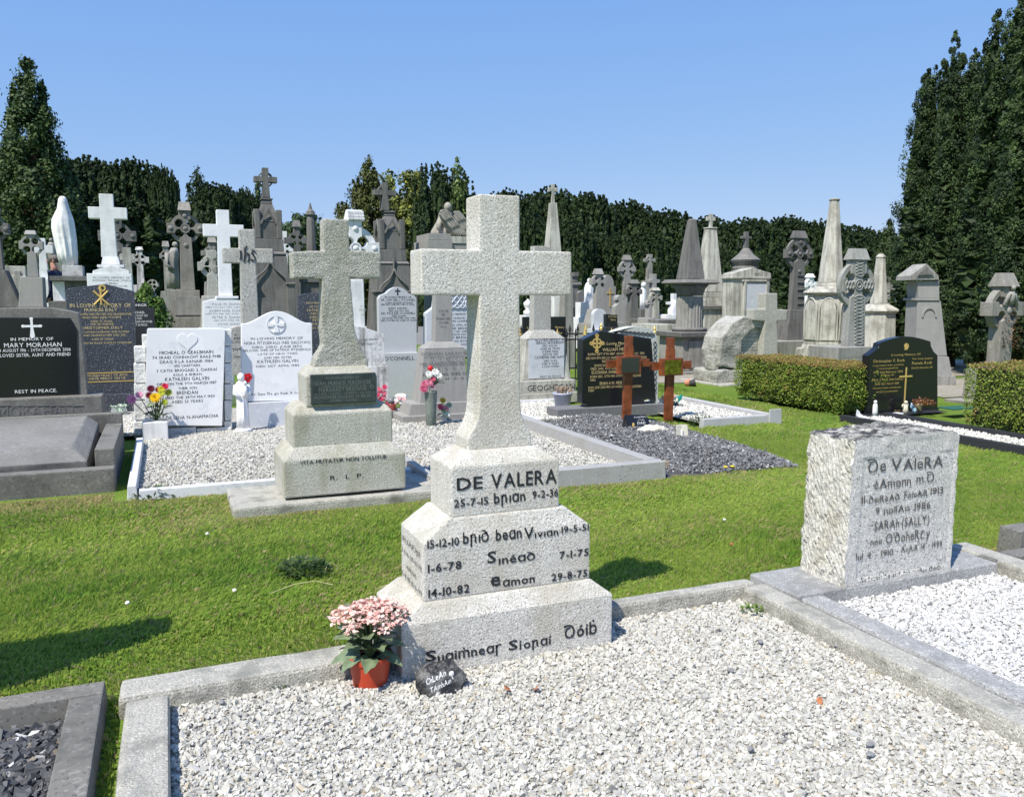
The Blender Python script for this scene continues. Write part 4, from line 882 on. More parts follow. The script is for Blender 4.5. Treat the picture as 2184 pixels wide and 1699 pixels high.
# ---- worn leaning tablet
M = Mon('headstone', 'weather-blackened white marble tablet with a stepped base', 'headstone', 785, v=11.0)
outline(M, 'slab', [(742, 781), (823, 781), (819, 713), (806, 708), (776, 698), (753, 696), (742, 702)], .09, MARB_WORN)
block(M, 'base', 738, 829, 781.5, 822, .26, MARB_WORN, y=-.06, to_ground=True)
M.text([('IN LOVING MEMORY', 760, 806, 726, 4), ('OF MARY', 772, 800, 736, 5)], GREYP)
# ---- grey stone with stepped arch
M = Mon('headstone', 'grey granite headstone with stepped arched top and carved bud cross', 'headstone', 848, v=12.3)
pts = [(809, 752), (889, 752), (888.5, 637), (884, 630), (871, 625)] + [(871 - 47 * t, 625 - 13 * math.sin(math.pi * t) ** .8) for t in np.linspace(.06, .94, 14)] + [(824, 625), (811, 630), (807, 637)]
outline(M, 'slab', pts, .12, stone('silver_granite', (.48, .49, .50), (.36, .37, .38), (.58, .59, .60), 130, .42, .58, (.42, .43, .44), .3, 4, bump=.05))
nb = block(M, 'name_base', 807, 893, 752.5, 805, .28, stone('silver_granite', (0, 0, 0), (0, 0, 0)), y=-.08, to_ground=True)
M.text([("O'CONNELL", 820, 884, 768, 8)], BLACKP, front=-.08)
M.text([('IN LOVING MEMORY OF', 821, 877, 636, 4.5), ("DR. LIAM (BILL) O'CONNELL", 813, 886, 641.5, 4.5), ('LOVING HUSBAND OF PAULINE', 822, 880, 647, 3.5), ('DIED 28TH JUNE 1982 AGED 59 YEARS', 813, 884, 651, 3.5), ('BABY AISLING', 829, 868, 659.5, 4.5), ('DIED 2ND MAY 1962', 829, 872, 664.5, 3.5), ("DR. PAULINE O'CONNELL", 813, 886, 670, 4.5), ('NEE DUNN', 836, 866, 675.5, 4), ('DEVOTED MOTHER AND WIFE', 815, 886, 680, 3.5), ('DIED 5TH FEB 1992 AGED 59 YEARS', 812, 888, 685, 3.5)], BLACKP)
xc, zc = M.P(848, 622); B().prism(cross_outline(xc, zc - .05, .02, .016, zc + .012, .04, .016, zc + .05), -.004, .001).build('carved_cross', BLACKP, M.o)
# ---- grey tapered pillar memorial
M = Mon('pillar_memorial', 'grey limestone memorial, tapered pillar on a broad inscribed block and two plinths', 'memorial', 945, v=10.18, z=.03)
def frustum(M, name, xl, xr, yb, xlt, xrt, yt, d0, d1, mat, y=0., bevel=.006):
    c = (xl + xr) / 2; a0, a1, b0, b1 = M.X(xl, yb, y), M.X(xr, yb, y), M.X(xlt, yt, y), M.X(xrt, yt, y); z0, z1 = M.Z(yb, c, y), M.Z(yt, c, y); k = (d0 - d1) / 2
    return B().hull([[(a0, y, z0), (a1, y, z0), (a1, y + d0, z0), (a0, y + d0, z0)], [(b0, y + k, z1), (b1, y + k, z1), (b1, y + k + d1, z1), (b0, y + k + d1, z1)]]).build(name, mat, M.o, bevel)
frustum(M, 'body', 895, 1000, 859, 907, 992, 742, .36, .30, GREY)
frustum(M, 'shoulder', 906, 993, 742.5, 926, 972, 729, .31, .17, GREY, y=.025)
frustum(M, 'pillar', 928, 966, 729.5, 930, 963, 560, .17, .13, GREY, y=.10)
frustum(M, 'plinth', 872, 1020, 884, 876, 1016, 859, .50, .48, GREY, y=-.07)
frustum(M, 'lower_plinth', 858, 1035, 912, 858, 1035, 884, .62, .62, GREY, y=-.13)
M.text([('LOVE', 936, 956, 665, 5), ('IS', 942, 949, 673, 5), ('FOREVER', 931, 960, 682, 5), ('OVER', 936, 957, 690.5, 5), ('ALL', 939, 953, 699, 5)], GREYP, front=.105)
M.text([('SIOBHÁN SARAH BRIGID', 898, 1020, 757, 6.5), ('27 - 11 - 62 - 7 - 2 - 63', 918, 1008, 767, 5), ('HER GRANDFATHER MICHAEL', 896, 1012, 778, 6.5), ('4 - 9 - 13 - 22 - 1 - 87', 919, 1004, 788, 5), ('HIS LOVING WIFE SADIE', 902, 1012, 800, 6.5), ('4 - 6 - 24 - 13 - 12 - 07', 920, 1008, 809, 5)], plain('lead_letter', (.09, .09, .095), .5), dy=-.002, front=.012)
# vase of flowers before it
M2 = Mon('vase', 'tall green-grey cone vase with red, white and pink silk flowers', 'vase', 917, v=9.72, z=.03)
B().lathe([(.052, 0), (.06, .01), (.066, .2), (.078, .42), (.082, .43), (.076, .43), (.06, .2), (.03, .05)], 24).build('vase', stone('green_stoneware', (.17, .20, .17), (.12, .14, .12), (.22, .25, .22), 40, .4, .6, (.26, .28, .24), .5, 5), M2.o, smooth=True)
f = empty('silk_flowers', (M2.u, M2.v, M2.z + .42), 'red ball, white roses and pink silk flowers filling the tall vase', 'flowers')
B().ball((.0, .0, .29), .034, u=16, v=10).build('red_ball', plain('red_gloss', (.60, .012, .012), .2), f, smooth=True)
for k, (dx, dz, c, r) in enumerate([(-.03, .22, (.75, .75, .72), .05), (.05, .24, (.78, .77, .72), .055), (.09, .2, (.76, .75, .66), .05), (-.08, .10, (.60, .16, .24), .06), (-.03, .12, (.62, .22, .30), .06), (-.10, .05, (.50, .10, .18), .06), (.01, .08, (.66, .32, .38), .05), (.02, .16, (.6, .12, .18), .04)]):
    daisy('flower_head', (dx, -.03 - .01 * (k % 3), dz), r, 9, c, tuple(q * .7 for q in c), (R(60), k), f, 4)
LG = plain('lime_silk_leaf', (.33, .46, .08), .5)
for k in range(8):
    l = link('leaf', LM[k % 3], LG if k < 4 else plain('bouquet_leaf', (.03, .06, .015), .5), f); l.location = (.03, -.01, .08 + .02 * (k % 4)); l.rotation_euler = (0, rnd.uniform(-.9, -.1), (-.6 + .4 * k)); l.scale = (1.6, 1.5, 1)
for k in range(7): B().tube([(0, 0, -.2), (.01 * k - .03, -.02, .16)], .003, 5).build('stem', plain('green_stem', (.05, .09, .02), .6), f) if k < 1 else None
M3 = Mon('silk_posy', 'low posy of pink, white and yellow silk flowers beside the tall vase', 'flowers', 945, v=9.82, z=.03)
for k, (dx, dz, c) in enumerate([(-.02, .30, (.55, .40, .06)), (-.05, .22, (.62, .10, .18)), (.02, .2, (.7, .3, .36)), (.04, .13, (.76, .76, .72)), (-.01, .08, (.74, .74, .70)), (.06, .24, (.3, .42, .3)), (.0, .16, (.55, .75, .60))]): daisy('flower_head', (dx, -.02, dz), .045, 8, c, tuple(q * .6 for q in c), (R(65), k), M3.o, 3)
for k in range(10):
    l = link('leaf', LM[k % 3], plain('bouquet_leaf', (.03, .06, .015), .5), M3.o); l.location = (0, 0, .05 + .02 * k); l.rotation_euler = (0, -.5, k * 2.4)
# grave pots between the stones
M4 = Mon('grave_lantern', 'dark red glass grave lantern with grey domed lid', 'lantern', 832, v=10.75, z=.05)
B().lathe([(.055, 0), (.06, .02), (.06, .15), (.045, .16)], 16).build('glass', plain('red_brown_glass', (.22, .05, .04), .2), M4.o, smooth=True); B().lathe([(.06, .16), (.055, .2), (.03, .235), (.001, .24)], 16).build('lid', plain('grey_tin', (.16, .17, .18), .5), M4.o, smooth=True)
M4 = Mon('grave_lantern', 'small bright red plastic grave light near the pillar memorial plinth', 'lantern', 869, v=10.62, z=.05)
B().lathe([(.04, 0), (.048, .01), (.048, .09), (.04, .10), (.01, .105)], 16).build('glass', plain('red_gloss', (.60, .012, .012), .2), M4.o, smooth=True)
M4 = Mon('flower_pot', 'dark pot of white and pink silk flowers between two red lanterns', 'potted plant', 850, v=10.6, z=.05)
B().lathe([(.04, 0), (.055, .11), (.045, .11), (.03, .02)], 16).build('pot', plain('grey_tin', (.16, .17, .18), .5), M4.o, smooth=True)
for k in range(9): daisy('flower_head', (.055 * math.cos(k * 2.4), .04 * math.sin(k * 2.4) - .02, .16 + .012 * k), .035, 7, [(.76, .74, .72), (.70, .42, .46)][k % 2], (.5, .4, .3), (R(50), k), M4.o, 2)
M4 = Mon('solar_light', 'round white cap light standing behind the red lanterns', 'light', 853, v=10.95, z=.05)
B().lathe([(.02, 0), (.02, .2), (.085, .205), (.09, .225), (.05, .25), (.001, .255)], 20).build('lamp', plain('white_plastic', (.75, .76, .76), .3), M4.o, smooth=True)
M4 = Mon('silk_posy', 'pink silk roses on dark leaves in a bucket beside the blackened marble tablet', 'flowers', 808, v=10.5, z=.05)
B().lathe([(.05, 0), (.06, .12), (.05, .12), (.03, .02)], 16).build('pot', plain('grey_tin', (.16, .17, .18), .5), M4.o, smooth=True)
for k in range(9): daisy('flower_head', (.05 * math.cos(k * 2.4) + .01, -.02, .2 + .025 * k), .04, 8, [(.62, .06, .14), (.66, .2, .26)][k % 2], (.4, .05, .1), (R(60), k), M4.o, 3)
for k in range(12):
    l = link('leaf', LM[k % 3], plain('bouquet_leaf', (.03, .06, .015), .5), M4.o); l.location = (0, 0, .12 + .01 * k); l.rotation_euler = (0, -.6, k * 2.4)

# ---- right-hand plot: speckled kerb, chips, two wooden crosses
surround('speckled grey granite kerb round the white gravel behind the tall cross', (3.0, 7),
         [(1.98, 4.04, 6.22, 6.36, -.03, .155, dict(bevel=.006)), (3.91, 4.04, 6.365, 11.4, -.03, .155, dict(bevel=.006)), (1.98, 2.06, 6.365, 10.0, -.03, .11, dict(bevel=.006))], CHIPK)
surround('pale granite kerb with square end post round a small gravel plot', (6.5, 9.0),
         [(5.95, 6.92, 8.38, 8.48, -.03, .13), (6.98, 7.08, 8.40, 10.9, -.03, .13), (6.925, 7.12, 8.36 - .0, 8.395, -.03, .20, dict(name='end_post', bevel=.006))], GRNK)
u, v = gnd(1416, 1003, 0.); bb = B().box(-.03, .03, -.04, .04, 0, .09).build('wooden_block', plain('bare_wood', (.38, .3, .2), .7, var=.2), None, .004, loc=(u, v, 0)); tag(bb, 'short pale timber peg at the corner of the speckled kerb', 'wood')
def wooden_cross(px, ybase, pts, arms, box, plate, label):
    u, v = gnd(px, ybase, .06); M = Mon('wooden_cross', label, 'grave cross', px, v=v, group='wooden grave crosses', z=.05)
    (xt0, xt1, yt), (xb0, xb1, yb) = pts
    outline(M, 'upright', [(xb0, yb), (xb1, yb), (xt1 + 1, box[2] - 16), (xt1 - 1, box[2] - 24), (xt1, yt), (xt0, yt), (xt0 + 1, box[2] - 24), (xt0 - 1, box[2] - 16)], .05, WOOD, bevel=.004)
    (xl, xr, y0, y1) = arms
    x0, z0 = M.P(xl, (y0 + y1) / 2, .012); x1, _ = M.P(xr, (y0 + y1) / 2, .012); h = M.Z(y0, px) - M.Z(y1, px)
    xc = M.X(px, 780); w = x1 - x0
    B().prism([(x0, z0 - h / 2), (x0 + .1, z0 - h / 2), (x0 + .12, z0 - h * .38), (x1 - .12, z0 - h * .38), (x1 - .1, z0 - h / 2), (x1, z0 - h / 2), (x1, z0 + h / 2), (x1 - .1, z0 + h / 2), (x1 - .12, z0 + h * .38), (x0 + .12, z0 + h * .38), (x0 + .1, z0 + h / 2), (x0, z0 + h / 2)], .012, .045).build('arm', WOOD, M.o, .004)
    bxm = block(M, 'plaque_box', box[0], box[1], box[2], box[3], .06, WOOD, y=-.055, bevel=.006)
    block(M, 'plate', box[0] + 8, box[1] - 4.5, box[2] + 4, box[3] - 3, .004, plate, y=-.0595, bevel=0, parent=None)
wooden_cross(1338, 902, ((1335, 1351, 716), (1329.5, 1346, 903)), (1295, 1386, 768, 785), (1318, 1367.5, 759, 797), PLATE, 'varnished wooden cross with dark metal plate beside the sloping black headstone')
wooden_cross(1427, 895, ((1425, 1440, 720), (1419, 1435, 897)), (1388, 1475, 772, 790), (1410, 1457, 764, 801), BRASS, 'varnished wooden cross with bright yellow-green brass plate')
u, v = gnd(1362, 918, .08)
M = Mon('memorial_plaque', 'small black easel plaque with gold emblem and white lettering on dark chips', 'plaque', 1362, v=v, z=.07)
p = [M.P(*q) for q in ((1346, 920), (1391, 914), (1385, 886), (1339, 886))]
B().hull([[(p[0][0], 0, p[0][1]), (p[1][0], 0, p[1][1]), (p[1][0], .02, p[1][1]), (p[0][0], .02, p[0][1])], [(p[3][0], .06, p[3][1]), (p[2][0], .06, p[2][1]), (p[2][0], .08, p[2][1]), (p[3][0], .08, p[3][1])]]).build('slab', BLACK, M.o, .003)
B().hull([[(p[0][0] - .05, .10, p[0][1]), (p[0][0], .04, p[0][1]), (p[0][0], .14, p[0][1]), (p[0][0] - .04, .16, p[0][1])], [(p[3][0], .075, p[3][1] - .02), (p[3][0] + .02, .07, p[3][1] - .02), (p[3][0] + .02, .09, p[3][1] - .02), (p[3][0], .09, p[3][1] - .02)]]).build('easel', BLACKM, M.o)
h0, h1 = p[0][1], p[3][1]
lettering([(t, M.X(a, 900), M.X(b_, 900), M.Z(c, 1368), hh) for t, a, b_, c, hh in (('In Loving Memory', 1357, 1383, 891.5, .018), ('of a dear', 1364, 1378, 897, .014), ('DAD', 1362, 1379, 905, .03), ('In the hearts of those', 1361, 1386, 911, .014), ('who loved', 1366, 1382, 915, .014))], WHITEP, M.o, lambda x, z: (x, -.003 + .06 * (z - h0) / (h1 - h0), z))
B().ball((M.X(1353, 908), .02, M.Z(908, 1353)), .035, .5, .25, 1, 10, 8).build('emblem', GOLD, M.o)
u, v = gnd(1400, 922, .09)
M = Mon('memorial_ornament', 'cream stone slab with crumpled draped ornament lying on the dark chips', 'ornament', 1400, v=v, z=.075)
B().box(-.26, .24, -.10, .14, 0, .025, .01, .01).build('slab', stone('cream_stone', (.60, .57, .46), (.5, .47, .38), fs=60), M.o, .006)
bm = bmesh.new(); bmesh.ops.create_icosphere(bm, subdivisions=4, radius=1.)
for w in bm.verts:
    q = w.co; f_ = 1 + .25 * mnoise.noise(q * 2.1) ; w.co = (q.x * .20 * f_, q.y * .09 * f_ + .03, max(.02, .02 + q.z * .075 * (1 + .6 * mnoise.noise(q * 3.3 + Vector((5, 5, 5)))))) 
me = bpy.data.meshes.new('drape'); bm.to_mesh(me); bm.free(); me.polygons.foreach_set('use_smooth', [True] * len(me.polygons)); link('drape', me, stone('cream_stone', (0, 0, 0), (0, 0, 0)), M.o)
u, v = gnd(1460, 944, .03)
M = Mon('memorial_stake', 'little white open-book marker on a stake in the dark chips', 'marker', 1460, v=v, z=.03)
B().tube([(0, 0, -.03), (0, 0, .14)], .014, 8).build('stake', plain('white_plastic', (.75, .76, .76), .3), M.o)
for s_ in (-1, 1): B().hull([[(0, -.005, .07), (s_ * .07, -.02, .065), (s_ * .07, -.008, .065), (0, .007, .07)], [(0, .02, .2), (s_ * .07, .005, .195), (s_ * .07, .017, .195), (0, .032, .2)]]).build('page', stone('cream_stone', (0, 0, 0), (0, 0, 0)), M.o, .003)
B().lathe([(.07, .0), (.075, .02), (.07, .045), (.02, .05)], 16).build('base', IRON, M.o)
# ---- sloping black headstone
M = Mon('headstone', 'sloping polished black headstone with gold ringed cross and knotwork stone edge', 'headstone', 1320, v=9.62, z=.02)
bs = block(M, 'plinth', 1189, 1418, 867, 893, .34, stone('grey_plinth', (.17, .17, .175), (.11, .11, .115), (.22, .22, .22), 60), y=-.06, bevel=.008, to_ground=True)
fr = [(1251, 873), (1375, 868), (1375, 852), (1399, 851), (1389, 723), (1283, 705), (1243.5, 724), (1242, 859.5), (1251, 860)]
bb_ = B().prism([M.P(a, b_) for a, b_ in fr], 0, .16); sl_ = bb_.build('slab', BLACK, M.o, .012)
knot = stone('knotwork_stone', (.50, .51, .46), (.33, .34, .31), (.62, .63, .58), 70, .42, .58, (.4, .42, .36), .4, 5, bump=.5, bdist=.006)
arc = [(1400, 872), (1404, 872), (1402.5, 730), (1400, 715)] + [(1400 - 100 * t, 715 - 19 * math.sin(math.pi * (.15 + .85 * t)) ** .8) for t in np.linspace(.08, .97, 14)] + [(1304, 709), (1389.5, 722.5)]
ks = outline(M, 'knotwork_edge', arc, .17, knot, y=.012, bevel=.006)
kn = B()
for ph in (0, math.pi):
    p = []
    for i in range(60):
        t = i / 59; bx = 1322 + 74 * t; by = 706.5 + 7.5 * t + 3.6 * (.35 + .65 * t) * math.sin(t * 26 + ph); x, z = M.P(bx, by, .008); p.append((x, .008, z))
    kn.tube(p, .0065, 6)
    p = []
    for i in range(60):
        t = i / 59; by = 728 + 110 * t; bx = 1397 + 3 * math.sin(t * 30 + ph) + 5 * t * 0; x, z = M.P(bx, by, .008); p.append((x + .0, .008, z))
    kn.tube(p, .005, 6)
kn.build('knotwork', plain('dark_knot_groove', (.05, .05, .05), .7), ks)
xc, zc = M.P(1273, 732)
b = B(); b.annulus(xc, zc, .052, .07, -.004, .001, 28); b.prism(cross_outline(xc, zc - .10, .03, .03, zc, .08, .03, zc + .10, .008), -.006, .001)
for dx, dz in ((0, .10), (0, -.10), (.08, 0), (-.08, 0)): b.annulus(xc + dx, zc + dz, .012, .026, -.005, .001, 16)
b.build('carved_cross', GOLD, sl_)
M.text([('In Loving Memory', 1286, 1345, 735, 6.5), ('Of', 1312, 1323, 740, 5), ('WILLIAM MESKELL', 1285, 1352, 748, 6.5), ('BORN SEPT 17TH 1887 ADARE', 1254, 1333, 757, 5), ('CO. TIPP.', 1353, 1375, 756, 5), ('DIED NOV 18TH 1988 LOS ANGELES', 1250, 1320, 765.5, 5), ('CALIFORNIA', 1353, 1379, 764, 5), ('NOEL GAINES', 1284, 1330, 772.5, 6), ('BORN DEC. 1ST 1928', 1268, 1318, 781, 5), ('DIED JAN. 4TH 2003', 1260, 1316, 788, 5), ('EUCHARIA ISABEL', 1262, 1318, 796.5, 6.5), ('BORN DEC. 27TH 1953 ATHY', 1259, 1328, 804.5, 5), ('KILDARE', 1349, 1367, 803, 5), ('DIED', 1259, 1270, 812.5, 4.5), ('BRIAN A.W. MESKELL', 1279, 1336, 819.5, 6.5), ('BORN JUNE 22ND 1984 LOS ANGELES', 1255, 1330, 827.5, 5), ('CALIFORNIA', 1346, 1368, 826, 5), ('DIED', 1255, 1267, 835, 4.5), ('R.   I.', 1302, 1320, 868, 3.5)], GOLDP, parent=sl_)
# bucket
M = Mon('bucket', 'pale blue-grey plastic bucket of withered flowers before the inscribed white name base', 'bucket', 1201, v=10.2, z=.06)
B().lathe([(.085, 0), (.092, .004), (.125, .22), (.135, .222), (.137, .245), (.128, .246), (.12, .22), (.085, .03)], 28).build('pail', plain('pale_blue_plastic', (.42, .45, .56), .4), M.o, smooth=True)
g = random.Random(3); b = B()
for k in range(26): a = g.random() * 6.28; r = g.random() * .11; b.tube([(r * .4 * math.cos(a), r * .4 * math.sin(a), .15), (r * math.cos(a), r * math.sin(a), .24), (1.25 * r * math.cos(a), 1.25 * r * math.sin(a), .29 + .05 * g.random())], [.003, .004, .012], 5)
b.build('dried_flowers', plain('dried_flower', (.36, .27, .20), .8, var=.35, vscale=30), M.o)
surround('pale marble kerb strips beside the bucket and white name base', (4.5, 10), [(4.1, 4.18, 9.2, 11.5, -.02, .12, dict(bevel=.006)), (4.19, 5.3, 11.10, 11.2, -.02, .10, dict(bevel=.006))], KERBW)
# ---- memorial with cross stem, inscribed block and black-lettered base
M = Mon('cross_memorial', 'pale tapering inscribed block carrying a granite cross, black-lettered base', 'memorial', 1166, v=11.3, z=.03)
plain_cross(M, 1163, 524, 560, 592, 706, 34, 38, 1126, 1200, .16, G_IHS, y=.10)
frustum(M, 'body', 1115, 1218, 811, 1125, 1205, 722, .40, .32, LGREY)
frustum(M, 'shoulder', 1124, 1206, 722.5, 1143, 1184, 704, .33, .2, G_IHS, y=.03)
block(M, 'tablet', 1128, 1203, 724, 806, .012, stone('pale_inscription', (.58, .60, .62), (.5, .52, .54), (.64, .66, .68), 60, .42, .58), y=-.006, bevel=0)
nb = block(M, 'name_base', 1109, 1228, 811.5, 838, .5, LGREY, y=-.08); block(M, 'plinth', 1102, 1236, 838.5, 860, .62, CONC, y=-.13, to_ground=True)
M.text([('GEOGHEGAN', 1125, 1226, 832, 12)], BLACKP, parent=nb, front=-.08)
M.text([('IN LOVING MEMORY OF', 1142, 1203, 727, 4), ('GERALD GEOGHEGAN', 1143, 1202, 733, 5.5), ('DIED 21-12-84', 1156, 1188, 739, 4), ('AGED 86 YEARS', 1152, 1194, 745, 4), ('A KIND MAN', 1156, 1190, 751, 4), ('ALSO HIS WIFE', 1157, 1190, 757, 4), ('CATHERINE (NEE HUNT)', 1140, 1205, 764, 5.5), ('DIED 23.8.13', 1160, 1188, 771, 4), ('AGED 91 YEARS', 1155, 1191, 777, 4), ('A GOOD WOMAN', 1156, 1192, 783, 4), ('REST IN PEACE', 1152, 1196, 804, 3.5)], plain('lead_letter', (.09, .09, .095), .5), front=-.007)
# ================================================================ third row and beyond, from one side to the other
def pedestal(M, px, wt, wb, yt, yb, depth, mat, y=-.12, name='pedestal', bevel=.012):
    return frustum(M, name, px - wb / 2, px + wb / 2, yb, px - wt / 2, px + wt / 2, yt, depth, depth * .85, mat, y=y, bevel=bevel)
def to_ground(M, px, w, yt, depth, mat, y=-.2, name='plinth'):
    x0, x1 = M.X(px - w / 2, yt, y), M.X(px + w / 2, yt, y); z = M.Z(yt, px, y)
    if z > .03: B().box(x0, x1, y, y + depth, -.15, z).build(name, mat, M.o, .012)
def celtic_mon(px, D, ytop, yc, ybot, wt, wb, A, ah, Rr, label, mat, ped=None, cap=0, depth=.2, boss=False, name='celtic_cross', ring_w=.22, rn=.3, group=None, pmat=None, capw=1.35):
    M = Mon(name, label, 'grave cross', px, D=D, group=group)
    celtic(M, px, ytop, yc, ybot, wt, wb, A, ah, Rr, depth, mat, cap, rn, ring_w, boss, capw=capw)
    if ped:
        wt_, wb_, yb_ = ped; pedestal(M, px, wt_, wb_, ybot + .5, yb_, depth + .35, pmat or mat, y=-.17); to_ground(M, px, wb_ * 1.18, yb_ + .5, depth + .6, pmat or mat, y=-.30)
    else: to_ground(M, px, wb * 1.5, ybot + .5, depth + .2, mat, y=-.1)
    return M
celtic_mon(-14, 16, 440, 488, 575, 26, 30, 33, 24, 30, 'dark ringed cross on a flared pedestal cut by the photo edge', DGREY, (48, 116, 655), 10, .2, True)
celtic_mon(66, 16, 491, 523, 590, 19, 24, 26, 18, 25, 'grey ringed cross rising from a small inscribed block, white statue on its other side', GREY, (48, 54, 655), 9, .16, rn=.42)
M = Mon('headstone', 'pale squared headstone with faint relief cross between two ringed crosses', 'headstone', 35, D=17.5)
block(M, 'slab', 11, 60, 567, 662, .2, LGREY, to_ground=True); x, z = M.P(38, 600); B().prism(cross_outline(x, z - .35, .14, .12, z + .05, .16, .12, z + .22), -.03, .01).build('carved_cross', LGREY, M.o, .01)
M = Mon('plain_cross', 'plain white marble cross half hidden behind the grey ringed cross', 'grave cross', 90, D=20)
plain_cross(M, 90, 508, 523, 540, 596, 15, 20, 72, 112, .14, MARB_OLD); to_ground(M, 90, 34, 596.5, .5, MARB_OLD)
M = Mon('statue', 'small grey-brown robed statue on a pillar behind the man', 'statue', 119, D=22)
b = B(); x = M.X(119); s = (M.X(130) - M.X(108)) / 22
robed(b, [(M.Z(560), x, .2, 9 * s, .1, 1), (M.Z(540), x, .2, 9 * s, .1, .8), (M.Z(522), x, .2, 8.5 * s, .09, .5), (M.Z(516), x, .2, 5 * s, .06, 0)], 7, .1); b.ball((x, .2, M.Z(511)), 4 * s * 1.1, u=12, v=8); b.build('figure', MGREY, M.o, smooth=True)
to_ground(M, 119, 24, 560.5, .4, MGREY, y=0, name='pedestal')
# white veiled statue seen from behind on a table tomb
M = Mon('table_tomb', 'table tomb with dark stone slab and white end block under the veiled white statue', 'tomb', 150, D=14.6)
block(M, 'slab', 106, 194, 589, 599, 1.0, DGREY, y=-.1); block(M, 'end_block', 114, 140, 600, 642, .7, MARB_OLD, y=.02); block(M, 'side_panel', 141, 190, 600, 660, .7, DGREY, y=.04, to_ground=True); block(M, 'front_base', 106, 194, 642.5, 690, .9, DGREY, y=-.1, to_ground=True)
zt = M.Z(589, 150) + M.z
M2 = Mon('statue', 'tall white marble Madonna seen from behind, long smooth veil, grey-stained crown', 'statue', 150, D=15.0)
x = M2.X(150); s = (M2.X(176) - M2.X(124)) / 52
def vz(y): return M2.Z(y, 150)
block(M2, 'pedestal', 133, 177, 566, 589, .42, stone('stained_pedestal', (.5, .5, .48), (.3, .3, .29), fs=40, stain=(.12, .12, .11), st_amt=.9, st_scale=6), y=-.1)
b = B(); robed(b, [(vz(566), x + .03, .1, 19 * s, .16, 1), (vz(540), x + .02, .1, 21.5 * s, .18, 1), (vz(510), x, .1, 24 * s, .19, .7), (vz(485), x - .02, .1, 25 * s, .19, .5), (vz(468), x - .02, .1, 23.5 * s, .18, .3), (vz(455), x - .01, .1, 18 * s, .15, .15), (vz(445), x, .09, 13.5 * s, .12, .05), (vz(433), x, .08, 11 * s, .10, 0), (vz(424), x, .07, 9 * s, .085, 0), (vz(419), x, .06, 5 * s, .05, 0)], 11, .075, 66)
b.build('figure', stone('veil_marble', (.80, .80, .79), (.72, .72, .71), fs=8, stain=(.30, .29, .27), st_amt=.55, st_scale=2.4, streak=.25, bump=0, rough=.55), M2.o, smooth=True)
# large white cross with gabled inscribed pedestal
M = Mon('cross_monument', 'large white marble cross on gabled white pedestal with small dark inscription', 'grave cross', 229, D=13.8)
plain_cross(M, 227, 412, 440.5, 465, 548, 30, 34, 186, 269.5, .2, MARB_OLD, y=.1)
frustum(M, 'foot', 216, 256, 564, 219, 252, 547.5, .3, .24, MARB_OLD, y=.06); block(M, 'step', 207, 265, 564.5, 570, .4, MARB_OLD, y=.02)
outline(M, 'gable', [(197, 583), (276, 583), (275, 577), (238, 565), (198, 577)], .5, MARB_OLD, y=-.03); block(M, 'die', 191, 286, 583.5, 690, .56, MARBLE, y=-.06, to_ground=True)
M.text([('IN LOVING MEMORY OF', 199, 277, 594, 4), ('ANTHONY MICHAEL (TONY)', 197, 279, 600, 4), ("O'BRIEN", 225, 251, 606.5, 4), ('DIED 4TH FEB.', 240, 272, 611.5, 3)], GREYP, front=-.06)
celtic_mon(250, 19, 458, 503, 590, 22, 22, 41, 22, 32, 'dark ringed cross half hidden behind the large white cross', DGREY, (50, 70, 650), 0, .2, True)
M = Mon('plain_cross', 'plain pale stone cross standing close behind the large white cross', 'grave cross', 271, D=17.5)
plain_cross(M, 271, 528, 541, 555, 640, 18, 20, 255, 287, .16, LGREY); to_ground(M, 271, 40, 640.5, .5, LGREY)
celtic_mon(298, 20, 526, 554, 607, 13, 16, 20, 13, 15, 'small white ringed cross with dark stained cap', MARB_WORN, (30, 36, 660), 7, .14)
celtic_mon(325, 20.5, 596, 607, 625, 9, 10, 15, 9, 12, 'tiny pale ringed cross peeping above the green shrub', LGREY, (16, 18, 670), 0, .12, rn=.4)
M = Mon('headstone', 'black headstone with white lettering and raised name strip beside the shrub', 'headstone', 311, D=12.6)
block(M, 'slab', 280, 335, 657, 780, .14, BLACKM, to_ground=True); nb = block(M, 'name_strip', 280, 316, 644, 656.5, .12, BLACK, y=.005)
M.text([("O'CONNOR", 270, 313, 653.5, 6)], WHITEP, front=.005); M.text([('MICHAEL', 282, 309, 668.5, 5), ('DIED AUGUST 2020', 282, 315, 675, 4.5), ('AGED YEARS', 282, 303, 681.5, 4.5), ('HUSBAND AND FATHER', 282, 325, 688, 4.5), ('REST IN PEACE', 282, 314, 695, 4.5)], WHITEP)
M = Mon('headstone', 'small black panel headstone in a pale frame behind the black name-strip stone', 'headstone', 345, D=16.5)
block(M, 'frame', 334, 357, 644, 690, .16, GREY, y=.02, to_ground=True); block(M, 'panel', 337, 354, 648, 680, .03, BLACKM, y=.0)
